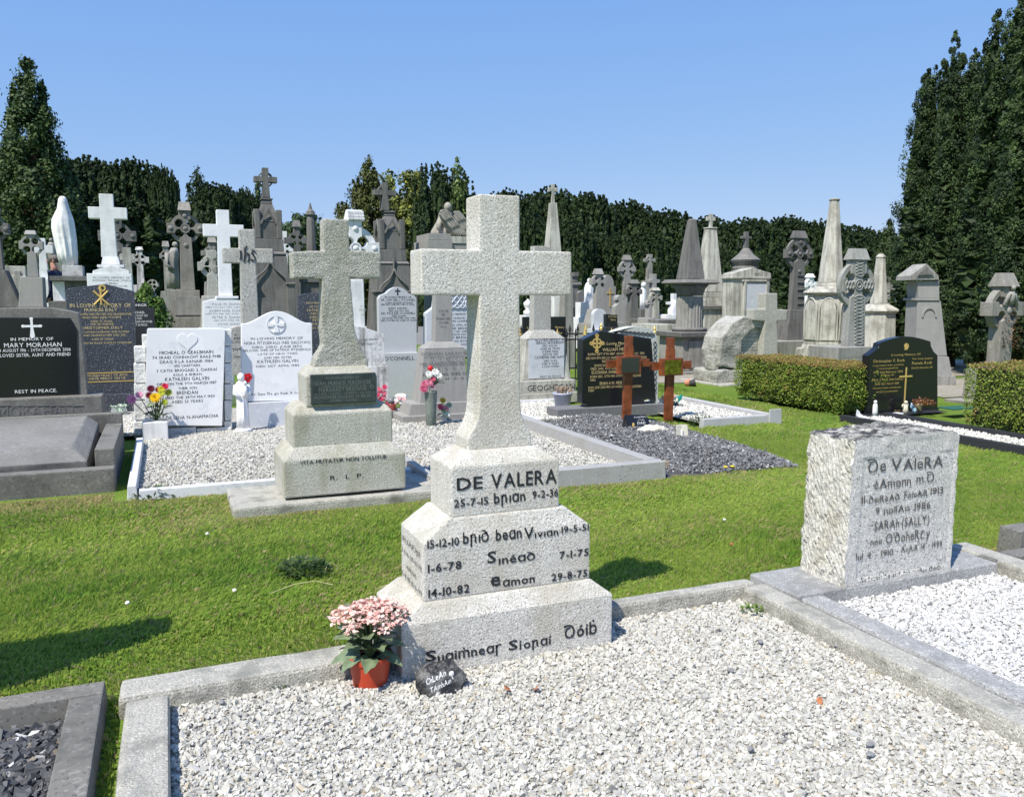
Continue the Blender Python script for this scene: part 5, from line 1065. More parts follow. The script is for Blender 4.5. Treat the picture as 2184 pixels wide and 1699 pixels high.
# big dark ringed cross
M = celtic_mon(395, 20, 430, 487, 618, 25, 31, 39, 21, 33, 'tall weathered brown-grey ringed cross with bosses on a shaped pedestal', stone('brown_limestone', (.26, .245, .215), (.17, .16, .14), (.34, .325, .29), 50, .42, .59, (.13, .12, .105), .7, 1.8, .45, .4, (.42, .41, .37), bump=.3, bdist=.006, bscale=40), (62, 68, 676), 19, .28, True, rn=.42, capw=1.15)
outline(M, 'pedestal_panel', [(373, 672), (430, 672), (430, 640), (425, 632), (378, 632), (373, 640)], .03, MAT if False else MGREY, y=-.2)
M = Mon('statue', 'draped grey stone figure behind the tall brown-grey ringed cross', 'statue', 374, D=24)
x = M.X(374); s = (M.X(386) - M.X(362)) / 24
b = B(); robed(b, [(M.Z(616), x, .2, 13 * s, .2, 1), (M.Z(590), x, .2, 13.5 * s, .2, 1), (M.Z(560), x, .2, 13 * s, .18, .8), (M.Z(538), x + .05, .2, 11 * s, .16, .5), (M.Z(528), x + .08, .18, 7 * s, .1, 0)], 8, .1); b.ball((x + .1, .16, M.Z(521)), 6.5 * s, u=14, v=10)
b.tube([(x - .12, .1, M.Z(540)), (x - .16, 0, M.Z(565)), (x + .05, -.06, M.Z(575))], [.06, .05, .04], 8); b.build('figure', MGREY, M.o, smooth=True)
to_ground(M, 373, 32, 616.5, .6, MGREY, y=0, name='pedestal')
celtic_mon(354, 26, 514, 546, 620, 12, 13, 14, 10, 13, 'slim grey ringed cross behind the draped figure', MGREY, (22, 28, 665), 12, .2)
# white cross on headstone
M = Mon('cross_monument', 'white marble cross standing on arched white headstone with grey lettering', 'grave cross', 478, D=12.8)
plain_cross(M, 477, 447, 478, 504, 631, 27, 29, 433, 520, .16, MARBLE, y=.05)
block(M, 'step', 461, 509, 631.5, 637, .3, MARBLE, y=-.01); outline(M, 'slab', arch_pts(433, 523, 643, 636, 760), .22, MARBLE, y=-.0)
M.text([('PAUL M. DUNN', 453, 512, 651, 5), ('DIED 9TH JULY 1950 AGED 11', 439, 517, 656.5, 3), ('JOSEPH NOEL DUNN', 446, 516, 665, 5), ('DIED 11TH FEB. 1975 AGED 73', 439, 518, 670.5, 3), ('PETER E. DUNN', 453, 512, 679, 5), ('DIED 25TH APRIL 1991', 456, 510, 684.5, 3), ('SYLVIA DUNN', 464, 510, 693, 4.5)], FAINT)
celtic_mon(452, 16, 533, 568, 630, 22, 25, 30, 19, 26, 'rough pale ringed granite cross behind the plain white cross', G_IHS, (40, 44, 700), 0, .18, rn=.45, ring_w=.4)
celtic_mon(453, 20, 506, 540, 600, 15, 17, 24, 11, 18, 'dark ringed cross top with pale cap between white and granite crosses', MGREY, (30, 36, 690), 11, .18)
# granite cross with monogram
M = Mon('cross_memorial', 'speckled granite cross with black monogram on a lettered grey die', 'grave cross', 530, v=11.5)
plain_cross(M, 529.5, 488, 529, 561, 697, 34, 36, 476, 583, .18, G_IHS, y=.05, bevel=.014)
outline(M, 'die', [(478, 800), (590, 800), (588, 712), (575, 703), (556, 696), (505, 696), (490, 702), (482, 712)], .34, G_IHS, y=-.03)
mono = B()
def strokes(b, pls, r, y):
    for pl_ in pls: b.tube([(*[M.P(a, c)[0]], y, M.P(a, c)[1]) for a, c in pl_], r, 6)
strokes(mono, [[(514, 534), (514.5, 545), (514, 553)], [(527, 524), (523, 530), (523, 545), (521, 558)], [(522, 544), (527, 539), (531, 541), (532, 550), (529, 558)], [(545, 537), (540, 534), (537, 539), (543, 546), (545, 551), (541, 556), (536, 553)]], [.011] * 9, .047)
mono.build('monogram', BLACKP, M.o)
M.text([('W. L.', 500, 511, 716, 4), ('MARY', 500, 530, 724, 5.5), ('BELOVED', 488, 520, 731, 4), ('JAMES', 497, 520, 747, 5.5), ('DIED', 499, 513, 763, 4)], BLACKP, front=-.03)
M = Mon('urn', 'small white marble urn on pillar between two headstones', 'urn', 488, D=11.9)
B().lathe([(.05, 0), (.05, .55), (.03, .57), (.03, .60), (.055, .64), (.06, .69), (.03, .72), (.045, .73), (.02, .77), (.001, .78)], 18).build('urn', MARBLE, M.o, smooth=True)
# Gothic monuments
def gothic(px, k, D, ytop, label, cap_rows):
    """cross, collar, gabled head, bands and body; measured on the first, scaled for the second"""
    M = Mon('gothic_monument', label, 'monument', px, D=D)
    yc, yk0, yk1, yg, ye, yh, yb1, yb2, ybot = cap_rows
    celtic(M, px, ytop, yc, yk0, 13 * k, 17 * k, 25 * k, 12 * k, 17 * k, .22, DGREY, 0, .1, .18, y=.35)
    s = (M.X(px + 50) - M.X(px - 50)) / 100; Z = lambda y: M.Z(y, px); x = M.X(px, 500, .46)
    w = lambda a: a * k * s
    def fr(name, w0, w1, y0, y1, bev=.01): return B().hull([[(x - w(w0), .46 - w(w0), Z(y0)), (x + w(w0), .46 - w(w0), Z(y0)), (x + w(w0), .46 + w(w0), Z(y0)), (x - w(w0), .46 + w(w0), Z(y0))], [(x - w(w1), .46 - w(w1), Z(y1)), (x + w(w1), .46 - w(w1), Z(y1)), (x + w(w1), .46 + w(w1), Z(y1)), (x - w(w1), .46 + w(w1), Z(y1))]]).build(name, DGREY, M.o, bev)
    fr('collar', 12, 8.5, yk1, yk0 + .5); fr('collar_band', 13, 13, yk0 + 5, yk0 + 2)
    fr('spire', 25, 11, yg + 28 * k, yk1 + .5); fr('head', 25, 24, yh, yg + 28 * k + .5)
    for sx in (-1, 1):
        for yy in (-1, 1):
            B().box(x + sx * w(23) - w(6), x + sx * w(23) + w(6), .46 + yy * w(23) - w(6), .46 + yy * w(23) + w(6), Z(yh), Z(yg + 2)).build('finial', DGREY, M.o, .02)
    # steep gables on the four sides
    for ax in range(2):
        for sg in (-1, 1):
            d0, d1 = sg * w(25.5), sg * w(29); p = []
            for dx, yy in ((-19, ye), (-15, ye + 3), (0, yg + 7), (15, ye + 3), (19, ye), (0, yg - 1)): p.append((w(dx), Z(yy)))
            rings = [[(x + a, .46 + d, z) if ax == 0 else (x + d, .46 + a, z) for a, z in p] for d in (d0, d1)]
            B().hull(rings).build('gable', DGREY, M.o, .006)
    fr('band', 31, 30, yb1, yh + .5); fr('moulding', 37, 33, yb1 + 6 * k, yb1 + .5); fr('moulding', 35, 35, yb2 - .5, yb1 + 6.5 * k)
    fr('body', 46, 36, ybot, yb2); 
    for sx in (-1, 1):
        fr_ = B().box(x + sx * w(41) - w(9), x + sx * w(41) + w(9), .46 - w(50), .46 - w(34), Z(ybot), Z(yb2 + 62 * k)); fr_.build('buttress', DGREY, M.o, .02)
        B().box(x + sx * w(41) - w(11), x + sx * w(41) + w(11), .46 - w(53), .46 - w(32), Z(yb2 + 62 * k) + .005, Z(yb2 + 56 * k)).build('buttress_cap', DGREY, M.o, .02)
    for sx in (-1, 1):
        p = []
        for t in np.linspace(0, 1, 12): p.append((x + sx * w(33) * (1 - t) ** 1.1 * (1 + .25 * math.sin(6.28 * t)), .46 - w(47) + w(8.5) * t, Z(yb2 + 58 * k - 50 * k * t)))
        B().tube(p, w(2.2), 8).build('ogee_rib', DGREY, M.o, smooth=True)
    B().tube([(x, .46 - w(38), Z(yb2 + 8 * k)), (x, .46 - w(38), Z(yb2 - 16 * k))], [w(2.), w(3.4)], 8).build('ogee_finial', DGREY, M.o)
    to_ground(M, px, 112 * k, ybot + .5, 1.5 * k, DGREY, y=-.3)
    return M
gothic(570.5, 1., 19, 353, 'dark gothic monument with ringed cross, taller of the two gabled spires', (378, 417, 430, 443, 475, 508, 535, 546, 690))
gothic(830, .95, 19, 385, 'dark gothic monument with ringed cross, lower of the two, by the arched granite stone', (407, 445, 457, 464, 495, 531, 556, 566, 710))
celtic_mon(634, 24, 470, 513, 590, 13, 16, 27, 13, 19, 'dark ringed cross between the gothic spire and the lichened granite cross', DGREY, (40, 50, 660), 14, .22)
celtic_mon(607, 26, 493, 531, 600, 12, 14, 22, 11, 16, 'white marble ringed cross mostly hidden behind the taller gothic monument', MARB_OLD, (26, 34, 670), 0, .18)
M = Mon('pinnacle', 'slender dark stone pinnacle with conical cap behind the lichened cross', 'monument', 672, D=20)
x = M.X(672); s = (M.X(684) - M.X(660)) / 24; Z = lambda y: M.Z(y, 672)
B().lathe([(13 * s, Z(600)), (9 * s, Z(470)), (7 * s, Z(459))], 8, (x, .2)).build('shaft', DGREY, M.o, .01)
B().lathe([(7 * s, Z(458.8)), (10.5 * s, Z(457)), (8 * s, Z(449)), (4.5 * s, Z(445)), (.8 * s, Z(431))], 12, (x, .2)).build('cap', DGREY, M.o)
block(M, 'moulding', 645, 690, 594, 602, .5, DGREY, y=-.05); block(M, 'die', 650, 684, 602.5, 720, .42, DGREY, y=0, to_ground=True)
# white ringed cross with tiled roof cap
M = celtic_mon(759, 15, 447, 529, 600, 28, 30, 51, 26, 46, 'carved white marble ringed cross with tiled house-shaped cap', MARB_OLD, (36, 40, 697), 24, .22, True, rn=.42, capw=1.42, ring_w=.28)
M.text([('17.6', 768, 778, 655, 4), ('1871', 766, 780, 663, 5)], FAINT, front=-.17, dy=-.02)
x, zc = M.P(759, 460); s = (M.X(770) - M.X(748)) / 22; tl = B()
for r_ in range(3):
    for c_ in range(6): tl.box(x - 17.5 * s + 5.8 * s * c_ + .3 * s, x - 17.5 * s + 5.8 * s * (c_ + 1) - .3 * s, -.05 + .03 * r_, -.03 + .03 * r_ + .01, M.Z(469 - 7 * r_, 759), M.Z(463.5 - 7 * r_, 759))
tl.build('shingle', MARB_OLD, M.o, .004)
# dark speckled stone with gold
M = Mon('headstone', 'speckled blue-grey headstone with gold lettering behind the arched white marble stone', 'headstone', 672, D=13.2)
outline(M, 'slab', [(634, 800), (712, 800), (709, 631), (690, 625.5), (672, 624.5), (652, 626), (635, 630.5)], .13, SPECK)
M.text([('IN LOVING MEMORY', 653, 706, 648, 4.5), ('OF MY DEAR', 660, 700, 656, 4), ('FATHER', 655, 684, 664, 5), ('MICHAEL', 663, 700, 671, 4.5), ('DIED 1981', 661, 694, 678, 4), ('PETER', 667, 690, 685, 5), ('AND MOTHER MARY', 660, 704, 693, 4), ('REST IN PEACE', 662, 700, 701, 4)], GOLDP)
block(M, 'plinth', 628, 718, 800.5, 815, .3, SPECK, y=-.1, to_ground=True)
# white knotwork stone
M = Mon('headstone', 'white headstone carved with knotwork, black lettering, half hidden by the tall cross', 'headstone', 985, D=13.0)
sl_ = outline(M, 'slab', [(909, 745), (1016, 745), (1016, 668), (1008, 655), (1004, 620), (930, 620), (926, 655), (909, 668)], .16, MARB_GREY)
b = B()
for ph in (0, 2.1, 4.2):
    b.tube([(M.X(968 + 26 * math.cos(t + ph)), -.008, M.Z(640 + 17 * math.sin(2 * t), 968)) for t in np.linspace(0, 6.28, 40)], .012, 6)
b.build('knotwork', MARB_GREY, sl_, smooth=True)
M.text([('IN LOVING MEMORY OF', 932, 1010, 672, 4), ('MY HUSBAND', 958, 992, 680, 4), ('JOHN (JOHNNY)', 956, 1006, 687, 5), ('DIED APRIL 1993', 958, 1000, 695, 4), ('JOSIE BRESLIN', 955, 1005, 702.5, 5), ('BELOVED WIFE', 958, 996, 709, 4), ('MARCH 2012', 960, 994, 715, 4), ('JIM BRESLIN', 958, 1004, 722, 5), ('DAD AND GRANDAD', 954, 1006, 729, 4), ('APRIL 2021', 960, 996, 736, 4)], BLACKP, parent=sl_)
# kneeling angel
M = Mon('angel_monument', 'weathered stone angel with folded wings kneeling on a pale pedestal', 'statue', 957, D=20)
AS = stone('angel_stone', (.34, .32, .27), (.22, .2, .17), (.43, .41, .36), 50, .42, .58, (.14, .13, .11), .7, 4, .3, .0, bump=.3)
x = M.X(960); s = (M.X(1000) - M.X(920)) / 80; Z = lambda y: M.Z(y, 960)
block(M, 'pedestal_cap', 914, 962, 498, 512, 1.0, GREY, y=-.3); block(M, 'pedestal_block', 911, 965, 512.5, 532, 1.1, GREY, y=-.35)
block(M, 'slab', 958, 1040, 505, 520, .9, LGREY, y=-.1); block(M, 'pedestal', 930, 1040, 520.5, 640, 1.0, GREY, y=-.08, to_ground=True)
b = B(); robed(b, [(Z(505), x - 6 * s, .35, 22 * s, .34, .6), (Z(492), x - 8 * s, .33, 20 * s, .30, .8), (Z(474), x - 3 * s, .3, 16 * s, .24, .5), (Z(460), x + 2 * s, .28, 14 * s, .2, .2), (Z(452), x + 4 * s, .26, 10 * s, .16, 0), (Z(446), x + 4 * s, .25, 5.5 * s, .1, 0)], 7, .08, 32)
b.tube([(x - 8 * s, .2, Z(456)), (x - 20 * s, .05, Z(478)), (x - 22 * s, .0, Z(490))], [.09, .07, .05], 10); b.build('figure', AS, M.o, smooth=True)
B().ball((x + 2 * s, .16, Z(440)), 8.6 * s, .95, 1.05, 1.1, 18, 14).build('head', AS, M.o, smooth=True)
def wing(x0, flip, y):
    """layered feathers: long primaries under two rows of coverts"""
    b = B(); ex, ez = .65, .76
    def feather(t0, t1, o, w_, yy):
        q = []
        for t_ in np.linspace(0, 1, 9):
            h_ = w_ * (.55 + .45 * math.sin(math.pi * min(1, t_ * .9 + .1))) * (1 if t_ < .8 else math.sqrt(max(0, 1 - ((t_ - .8) / .2) ** 2)) + .02); q.append((t0 + (t1 - t0) * t_, h_))
        out = [(t_, o - h_) for t_, h_ in q] + [(t_, o + h_) for t_, h_ in q[::-1]]
        pts = [(-14 + t_ * ex - o_ * ez, 452 + t_ * ez + o_ * ex) for t_, o_ in out]
        fb = B().hull([[(x + flip * a * s + x0 * s, y + .03 + .0 * i, Z(c)) for i, (a, c) in enumerate(pts)], [(x + flip * a * s + x0 * s, y + yy, Z(c)) for a, c in pts]])
        return fb
    P = [(-17, 452), (-14, 447.5), (-8, 448), (0, 455), (9, 466), (18, 480), (26, 500), (30, 508), (22, 506), (8, 500), (-4, 490), (-12, 476), (-17, 462)]
    b.prism([(x + flip * a * s + x0 * s, Z(c)) for a, c in P][:: (1 if flip > 0 else -1)][::-1], y, y + .09)
    wg = b.build('wing', AS, M.o, .03)
    f = B()
    for row, (n_, t0, ln) in enumerate(((6, .0, 15), (7, .35, 19), (7, .6, 26))):
        for k in range(n_):
            a = -14 + 4.2 * k + row * 4.5; c = 455 + 4.2 * k * .75 + row * 9; l = ln * (.7 + .08 * k)
            dx, dy_ = .55 + .05 * k, .84
            w_ = 2.6
            q = [(a - w_, c), (a + w_, c - 1.5), (a + dx * l * .8 + w_, c + dy_ * l * .8), (a + dx * l, c + dy_ * l), (a + dx * l * .7 - w_, c + dy_ * l * .8)]
            f.prism([(x + flip * u_ * s + x0 * s, Z(v_)) for u_, v_ in q], y - .03 + .008 * row - .004 * k, y + .02)
    f.bm.free()
    for t0, t1, n_, wd_, yy in ((16, 76, 6, 3.4, -.02), (6, 46, 5, 3.8, -.05), (-4, 24, 4, 4.4, -.08)):
        for k in range(n_):
            o_ = -11 + 22 * (k + .5) / n_; feather(t0 + abs(o_) * .6, t1 - (o_ + 11) * (.9 if t1 > 60 else .25), o_ * (1 if t0 > 10 else .85), wd_ * .62, yy - .006 * k).build('feather', AS, wg, .012)
wing(-2, 1, -.02); wing(32, 1, .22)
# ---- slim obelisk with cross, behind the tall cross's arm
def obelisk(px, D, rows, label, mat, n=4, rot=45, group=None, name='obelisk', cross=None, cat='obelisk', sy=1.):
    """rows: (part name, [(half width px, y px), ...])"""
    M = Mon(name, label, cat, px, D=D, group=group); s = (M.X(px + 50) - M.X(px - 50)) / 100
    big = max(h for _, pr in rows for h, _ in pr) * s; x = M.X(px, 600, big)
    for part, pr in rows:
        k = 1 / math.cos(math.pi / n) if n == 4 else 1.03
        b = B(); b.lathe([(h * s * k, M.Z(y, px)) for h, y in pr], n, (x, big), sy, R(rot)); b.build(part, mat, M.o, .008)
    h, y = rows[-1][1][0]
    B().box(x - h * s * 1.15, x + h * s * 1.15, big - h * s * 1.15, big + h * s * 1.15, -.15, M.Z(y + .5, px)).build('foundation', mat, M.o, .01)
    if cross:
        yt, ya0, ya1, yb, wt, A, m2 = cross; plain = [(px - A, px + A)]
        xx = x; z = [M.Z(q, px) for q in (yt, ya0, ya1, yb)]; a = wt * s / 2
        P = [(xx - a * 1.3, z[3]), (xx + a * 1.3, z[3]), (xx + a, z[2]), (xx + A * s, z[2] - a * .3), (xx + A * s, z[1] + a * .3), (xx + a, z[1]), (xx + a * 1.3, z[0]), (xx - a * 1.3, z[0]), (xx - a, z[1]), (xx - A * s, z[1] + a * .3), (xx - A * s, z[2] - a * .3), (xx - a, z[2])]
        B().prism(P, big - a * .9, big + a * .9).build('cross', m2, M.o, .004)
    return M
obelisk(1178, 24, [('shaft', [(14.5, 560), (6, 430)]), ('pedestal', [(22, 640), (22, 565), (18, 560.5)])], 'slim pale obelisk topped by a small cross above the tall cross', LGREY, cross=(389.5, 397, 405, 429.5, 5, 10, LGREY))
# ---- behind the cross memorial: black stone, white slab, grey shaft, urn
M = Mon('headstone', 'black headstone with gold script behind the pale cross memorial', 'headstone', 1163, D=13.8)
block(M, 'slab', 1119, 1206, 675.5, 800, .12, BLACK, to_ground=True); M.text([('In Loving', 1124, 1142, 701, 5), ('Memory', 1184, 1203, 700, 5), ('of the family', 1126, 1200, 712, 4)], GOLDP)
M = Mon('headstone', 'plain white slab headstone beside a grey shaft behind black stone', 'headstone', 1193, D=19); block(M, 'slab', 1181, 1205, 632, 740, .15, MARB_OLD, to_ground=True)
M = Mon('shaft', 'streaked grey stone shaft rising beside the plain white slab', 'memorial', 1214, D=18.6); frustum(M, 'shaft', 1204, 1224, 720, 1206, 1222, 590, .3, .26, MGREY); to_ground(M, 1214, 30, 720.5, .5, MGREY)
M = Mon('urn', 'white marble draped urn seen in the gap beside the tall cross', 'urn', 1133, D=20)
x = M.X(1133); s = (M.X(1143) - M.X(1123)) / 20; B().lathe([(9 * s, M.Z(672)), (9 * s, M.Z(664)), (4 * s, M.Z(660)), (8 * s, M.Z(653)), (9 * s, M.Z(646)), (4 * s, M.Z(641)), (1 * s, M.Z(637))], 16, (x, .2)).build('urn', MARB_OLD, M.o, smooth=True); to_ground(M, 1133, 24, 672.5, .5, MARB_OLD, y=0, name='pedestal')
# ---- railings with gold spearheads
M = Mon('railing', 'black iron grave railing with alternating black and gold spearheads', 'railing', 1300, v=12.35, z=0.)
def spear(b, x, y, z, k=1.): b.lathe([(.009 * k, z - .05), (.009, z), (.024 * k, z + .012), (.012, z + .024), (.030 * k, z + .05), (.001, z + .17 * k)], 8, (x, y))
RZ = M.Z(722, 1300)
xa, xb = M.X(1108), M.X(1396); dep = 1.9
railb = B(); 
for z in (RZ, .25):
    for y in (0, dep): railb.box(xa, xb, y - .012, y + .012, z - .012, z + .012)
    for x in (xa, xb): railb.box(x - .012, x + .012, .02, dep - .02, z - .011, z + .011)
railb.build('rail', IRON, M.o)
nx = 15; k_ = 0
for y in (0, dep):
    for i in range(nx + 1):
        x = xa + (xb - xa) * i / nx; post = i in (0, nx)
        b = B(); b.tube([(x, y, 0), (x, y, RZ + .02)], .022 if post else .010, 8); b.build('post' if post else 'bar', IRON, M.o)
        b = B()
        if post: b.lathe([(.028, RZ + .0), (.02, RZ + .03), (.034, RZ + .07), (.034, RZ + .10), (.018, RZ + .12), (.026, RZ + .15), (.001, RZ + .21)], 10, (x, y))
        else: spear(b, x, y, RZ + .02)
        b.build('spearhead', GOLD if post or i % 3 == 1 else IRON, M.o)
for x in (xa, xb):
    for i in range(1, 6):
        y = dep * i / 6; b = B(); b.tube([(x, y, 0), (x, y, RZ + .02)], .010, 8); b.build('bar', IRON, M.o); b = B(); spear(b, x, y, RZ + .02); b.build('spearhead', GOLD if i % 3 == 0 else IRON, M.o)
# ---- distant group in the middle
q = lambda x, y: (1177.3 + x * .1562, 528.9 + y * .1562)     # measured on an enlargement
def far_celtic(xc, yt, ya, yb, wt, A, ah, Rr, D, label, mat, cap=0, ped=None):
    px, y0 = q(xc, yt); k = .1562
    return celtic_mon(px, D, y0, q(0, ya)[1], q(0, yb)[1], wt * k, wt * k * 1.25, A * k, ah * k, Rr * k, label, mat, ped, cap * k, .2, group='distant ringed crosses')
far_celtic(650, 280, 460, 830, 78, 100, 85, 88, 24, 'plain grey ringed cross with tapering cap in front of an arched dark headstone', GREY, 78, (17, 32, 690))
far_celtic(1035, 95, 290, 690, 78, 112, 62, 108, 34, 'tall dark ringed cross with domed pale cap before the far yews', MGREY, 68, (18, 26, 668))
far_celtic(1345, 85, 165, 440, 55, 70, 50, 50, 38, 'slender tall ringed cross highest of the distant group', MGREY, 0, (14, 20, 668))
far_celtic(1130, 430, 595, 1000, 95, 105, 70, 95, 24, 'weathered ringed cross with gabled cap and broad streaked shaft', DGREY, 55, (20, 24, 705))
far_celtic(1430, 540, 680, 960, 70, 80, 60, 75, 25, 'mossy buff ringed cross with white-topped cap by the gold railing post', LGREY, 40, (14, 18, 700))
far_celtic(1350, 690, 760, 950, 40, 45, 34, 44, 22, 'small grey ringed cross with rounded ring beside the white statue', GREY, 0, (12, 18, 705))
def far(name, label, cat, xc, D): return Mon(name, label, cat, q(xc, 0)[0], D=D)
def qo(M, name, pts, d, mat, **k): return outline(M, name, [q(a, b) for a, b in pts], d, mat, **k)
M = far('plain_cross', 'plain grey cross on tapering stem before dark yews', 'grave cross', 1420, 30); qo(M, 'cross', [(1370, 700), (1440, 700), (1428, 478), (1476, 470), (1476, 430), (1428, 425), (1430, 352), (1378, 352), (1378, 425), (1340, 432), (1340, 470), (1378, 478)], .25, GREY); to_ground(M, q(1405, 0)[0], 16, q(0, 700)[1] + .5, .6, GREY)
M = far('plain_cross', 'white marble cross with draped carved figure at its foot', 'grave cross', 1670, 30); qo(M, 'cross', [(1650, 930), (1705, 930), (1700, 770), (1740, 765), (1740, 725), (1700, 725), (1702, 620), (1660, 620), (1660, 730), (1595, 735), (1595, 772), (1660, 772)], .2, MARB_OLD); qo(M, 'carved_figure', [(1640, 930), (1720, 930), (1716, 760), (1690, 700), (1660, 790), (1635, 850)], .3, MARBLE, y=-.15, bevel=.05); qo(M, 'base', [(1558, 965), (1730, 965), (1730, 932), (1600, 905), (1558, 925)], .8, MARB_OLD, y=-.2); to_ground(M, q(1645, 0)[0], 30, q(0, 965)[1] + .5, 1., MGREY, y=-.3)
M = far('headstone', 'dark arched headstone carrying a thin gold cross', 'headstone', 780, 25.5); qo(M, 'slab', [(695, 900), (875, 900), (872, 522), (845, 520)] + [(770 + 75 * math.cos(t), 500 - 132 * math.sin(t)) for t in np.linspace(.1, 3.04, 14)] + [(695, 520)], .25, GREY); qo(M, 'gold_cross', [(790, 800), (801, 800), (801, 622), (838, 622), (838, 608), (801, 608), (801, 548), (790, 548), (790, 608), (752, 608), (752, 622), (790, 622)], .02, GOLD, y=-.02, bevel=0); to_ground(M, q(785, 0)[0], 30, q(0, 900)[1] + .5, .5, GREY)
M = far('headstone', 'pale blue-grey round-topped headstone low beside the gold spearheads', 'headstone', 655, 20); qo(M, 'slab', [(570, 1100), (742, 1100), (740, 900)] + [(655 + 82 * math.cos(t), 905 - 75 * math.sin(t)) for t in np.linspace(.1, 3.04, 12)] + [(572, 900)], .15, MARB_GREY); to_ground(M, q(655, 0)[0], 30, q(0, 1100)[1] + .5, .3, MARB_GREY)
M = far('headstone', 'grey cross-topped headstone with shoulders near the small black sign', 'headstone', 935, 22); qo(M, 'slab', [(862, 1010), (1010, 1010), (1005, 800), (965, 750), (962, 740), (970, 690), (990, 700), (985, 655), (955, 640), (925, 640), (890, 668), (885, 710), (910, 700), (918, 740), (905, 755), (866, 800)], .2, GREY); to_ground(M, q(935, 0)[0], 26, q(0, 1010)[1] + .5, .3, GREY)
M = far('headstone', 'small black headstone with gold script behind gold spearheads', 'headstone', 830, 18.5); qo(M, 'slab', [(737, 1075), (895, 1075), (895, 912), (795, 910), (790, 903), (737, 903)], .12, BLACK); M.text([('In Loving', *[q(a, 0)[0] for a in (770, 880)], q(0, 945)[1], 4), ('Memory', *[q(a, 0)[0] for a in (800, 870)], q(0, 990)[1], 4)], GOLDP); to_ground(M, q(816, 0)[0], 27, q(0, 1075)[1] + .5, .3, BLACKM)
M = far('headstone', 'dark grey rounded headstone standing behind the white kneeling statue', 'headstone', 420, 30); qo(M, 'slab', [(362, 830), (480, 830), (480, 600), (440, 575), (400, 580), (366, 610)], .2, DGREY); to_ground(M, q(420, 0)[0], 22, q(0, 830)[1] + .5, .4, DGREY)
M = far('box_tomb', 'low dark slate box tomb at the side of the white statue pedestal', 'tomb', 345, 27); qo(M, 'chest', [(270, 945), (425, 945), (425, 825), (410, 812), (270, 812)], 1.0, plain('dark_slate', (.035, .035, .04), .5)); to_ground(M, q(347, 0)[0], 27, q(0, 945)[1] + .5, 1.2, DGREY)
M = far('lantern_monument', 'dark stone lantern-topped pillar against the far yews', 'monument', 335, 32); qo(M, 'pillar', [(285, 810), (360, 810), (358, 505), (285, 505)], .5, DGREY); qo(M, 'lantern', [(300, 455), (350, 455), (345, 390), (305, 390)], .4, DGREY, y=.05); qo(M, 'lantern_roof', [(290, 388), (366, 388), (362, 330), (298, 330)], .5, DGREY); qo(M, 'cornice', [(280, 503), (410, 503), (400, 465), (280, 465)], .6, MGREY, y=-.05); to_ground(M, q(322, 0)[0], 16, q(0, 810)[1] + .5, .8, DGREY)
def statue(xc, yh, yb, w, D, label, mat, rows=None, ped=None, lean=0.):
    """robed figure: head at yh, hem at yb (enlargement pixels)"""
    px = q(xc, 0)[0]; M = Mon('statue', label, 'statue', px, D=D); x = M.X(px); s = (M.X(px + 50) - M.X(px - 50)) / 100 * .1562; Z = lambda y: M.Z(q(0, y)[1], px)
    h = yb - yh; b = B(); robed(b, [(Z(yb), x, .2, w * s, w * s * .8, 1), (Z(yb - .3 * h), x + lean * .3, .2, w * s * .95, w * s * .75, .9), (Z(yb - .6 * h), x + lean * .6, .2, w * s, w * s * .7, .6), (Z(yb - .78 * h), x + lean, .2, w * s * .75, w * s * .55, .2), (Z(yb - .86 * h), x + lean, .2, w * s * .4, w * s * .35, 0)], 7, .1)
    b.ball((x + lean, .18, Z(yh + .08 * h)), .085 * h * s, 1, 1, 1.15, 12, 10); b.build('figure', mat, M.o, smooth=True)
    if ped:
        (w0, y1, m2) = ped; x0, x1 = q(xc - w0, 0)[0], q(xc + w0, 0)[0]; block(M, 'pedestal', x0, x1, q(0, yb)[1] + .3, q(0, y1)[1], w0 * 2 * s, m2, y=-.1); to_ground(M, px, (x1 - x0) * 1.1, q(0, y1)[1] + .5, w0 * 2.4 * s, m2, y=-.15)
    return M
statue(540, 420, 740, 60, 26, 'white marble kneeling statue on white pedestal behind the grey ringed cross', MARBLE, ped=(110, 945, MARBLE))
statue(1280, 475, 830, 40, 27, 'slim white veiled statue on dark pedestal in the distance', MARBLE, ped=(60, 940, DGREY))
block(Mon('box_tomb', 'pale low altar tomb with dark slab near the fluted pedestal', 'tomb', 1414, D=20.5), 'chest', 1400, 1446, 692, 730, 1.2, LGREY, to_ground=True)
M = Mon('altar_slab', 'dark horizontal tomb slab just behind the fluted pedestal', 'tomb', 1428, D=21.5); block(M, 'slab', 1404, 1452, 682, 691, 1.4, DGREY); block(M, 'leg', 1410, 1425, 691.5, 740, .5, DGREY, y=.2, to_ground=True)
# ---- pedestal with fluted drum and dark obelisk
def rq(x, y): return 1650 / 1.1722 + x * .251, 440 / 1.1722 + y * .251    # measured on an enlargement of the right part
M = Mon('obelisk', 'dark stone obelisk on a fluted drum with flared square cap', 'obelisk', 1471, D=17.2, z=0.)
px = 1471; s = (M.X(px + 50) - M.X(px - 50)) / 100; Z = lambda y: M.Z(y, px); cy_ = 42 * s; x = M.X(px, 650, cy_)
def sq(name, h0, y0, h1, y1, mat=DGREY, bev=.012): return B().lathe([(h0 * s * 1.4142, Z(y0)), (h1 * s * 1.4142, Z(y1))], 4, (x, cy_), 1, R(45)).build(name, mat, M.o, bev)
sq('obelisk', 19, 594, 6, 464); sq('tip', 6, 463.9, 3.5, 461)
sq('flared_cap', 33, 606, 39, 603); sq('cap_top', 39, 602.8, 34, 595); B().lathe([(24 * s, Z(631)), (25 * s, Z(625)), (28 * s, Z(615)), (34 * s, Z(606.3))], 40, (x, cy_)).build('bell', DGREY, M.o, smooth=True)
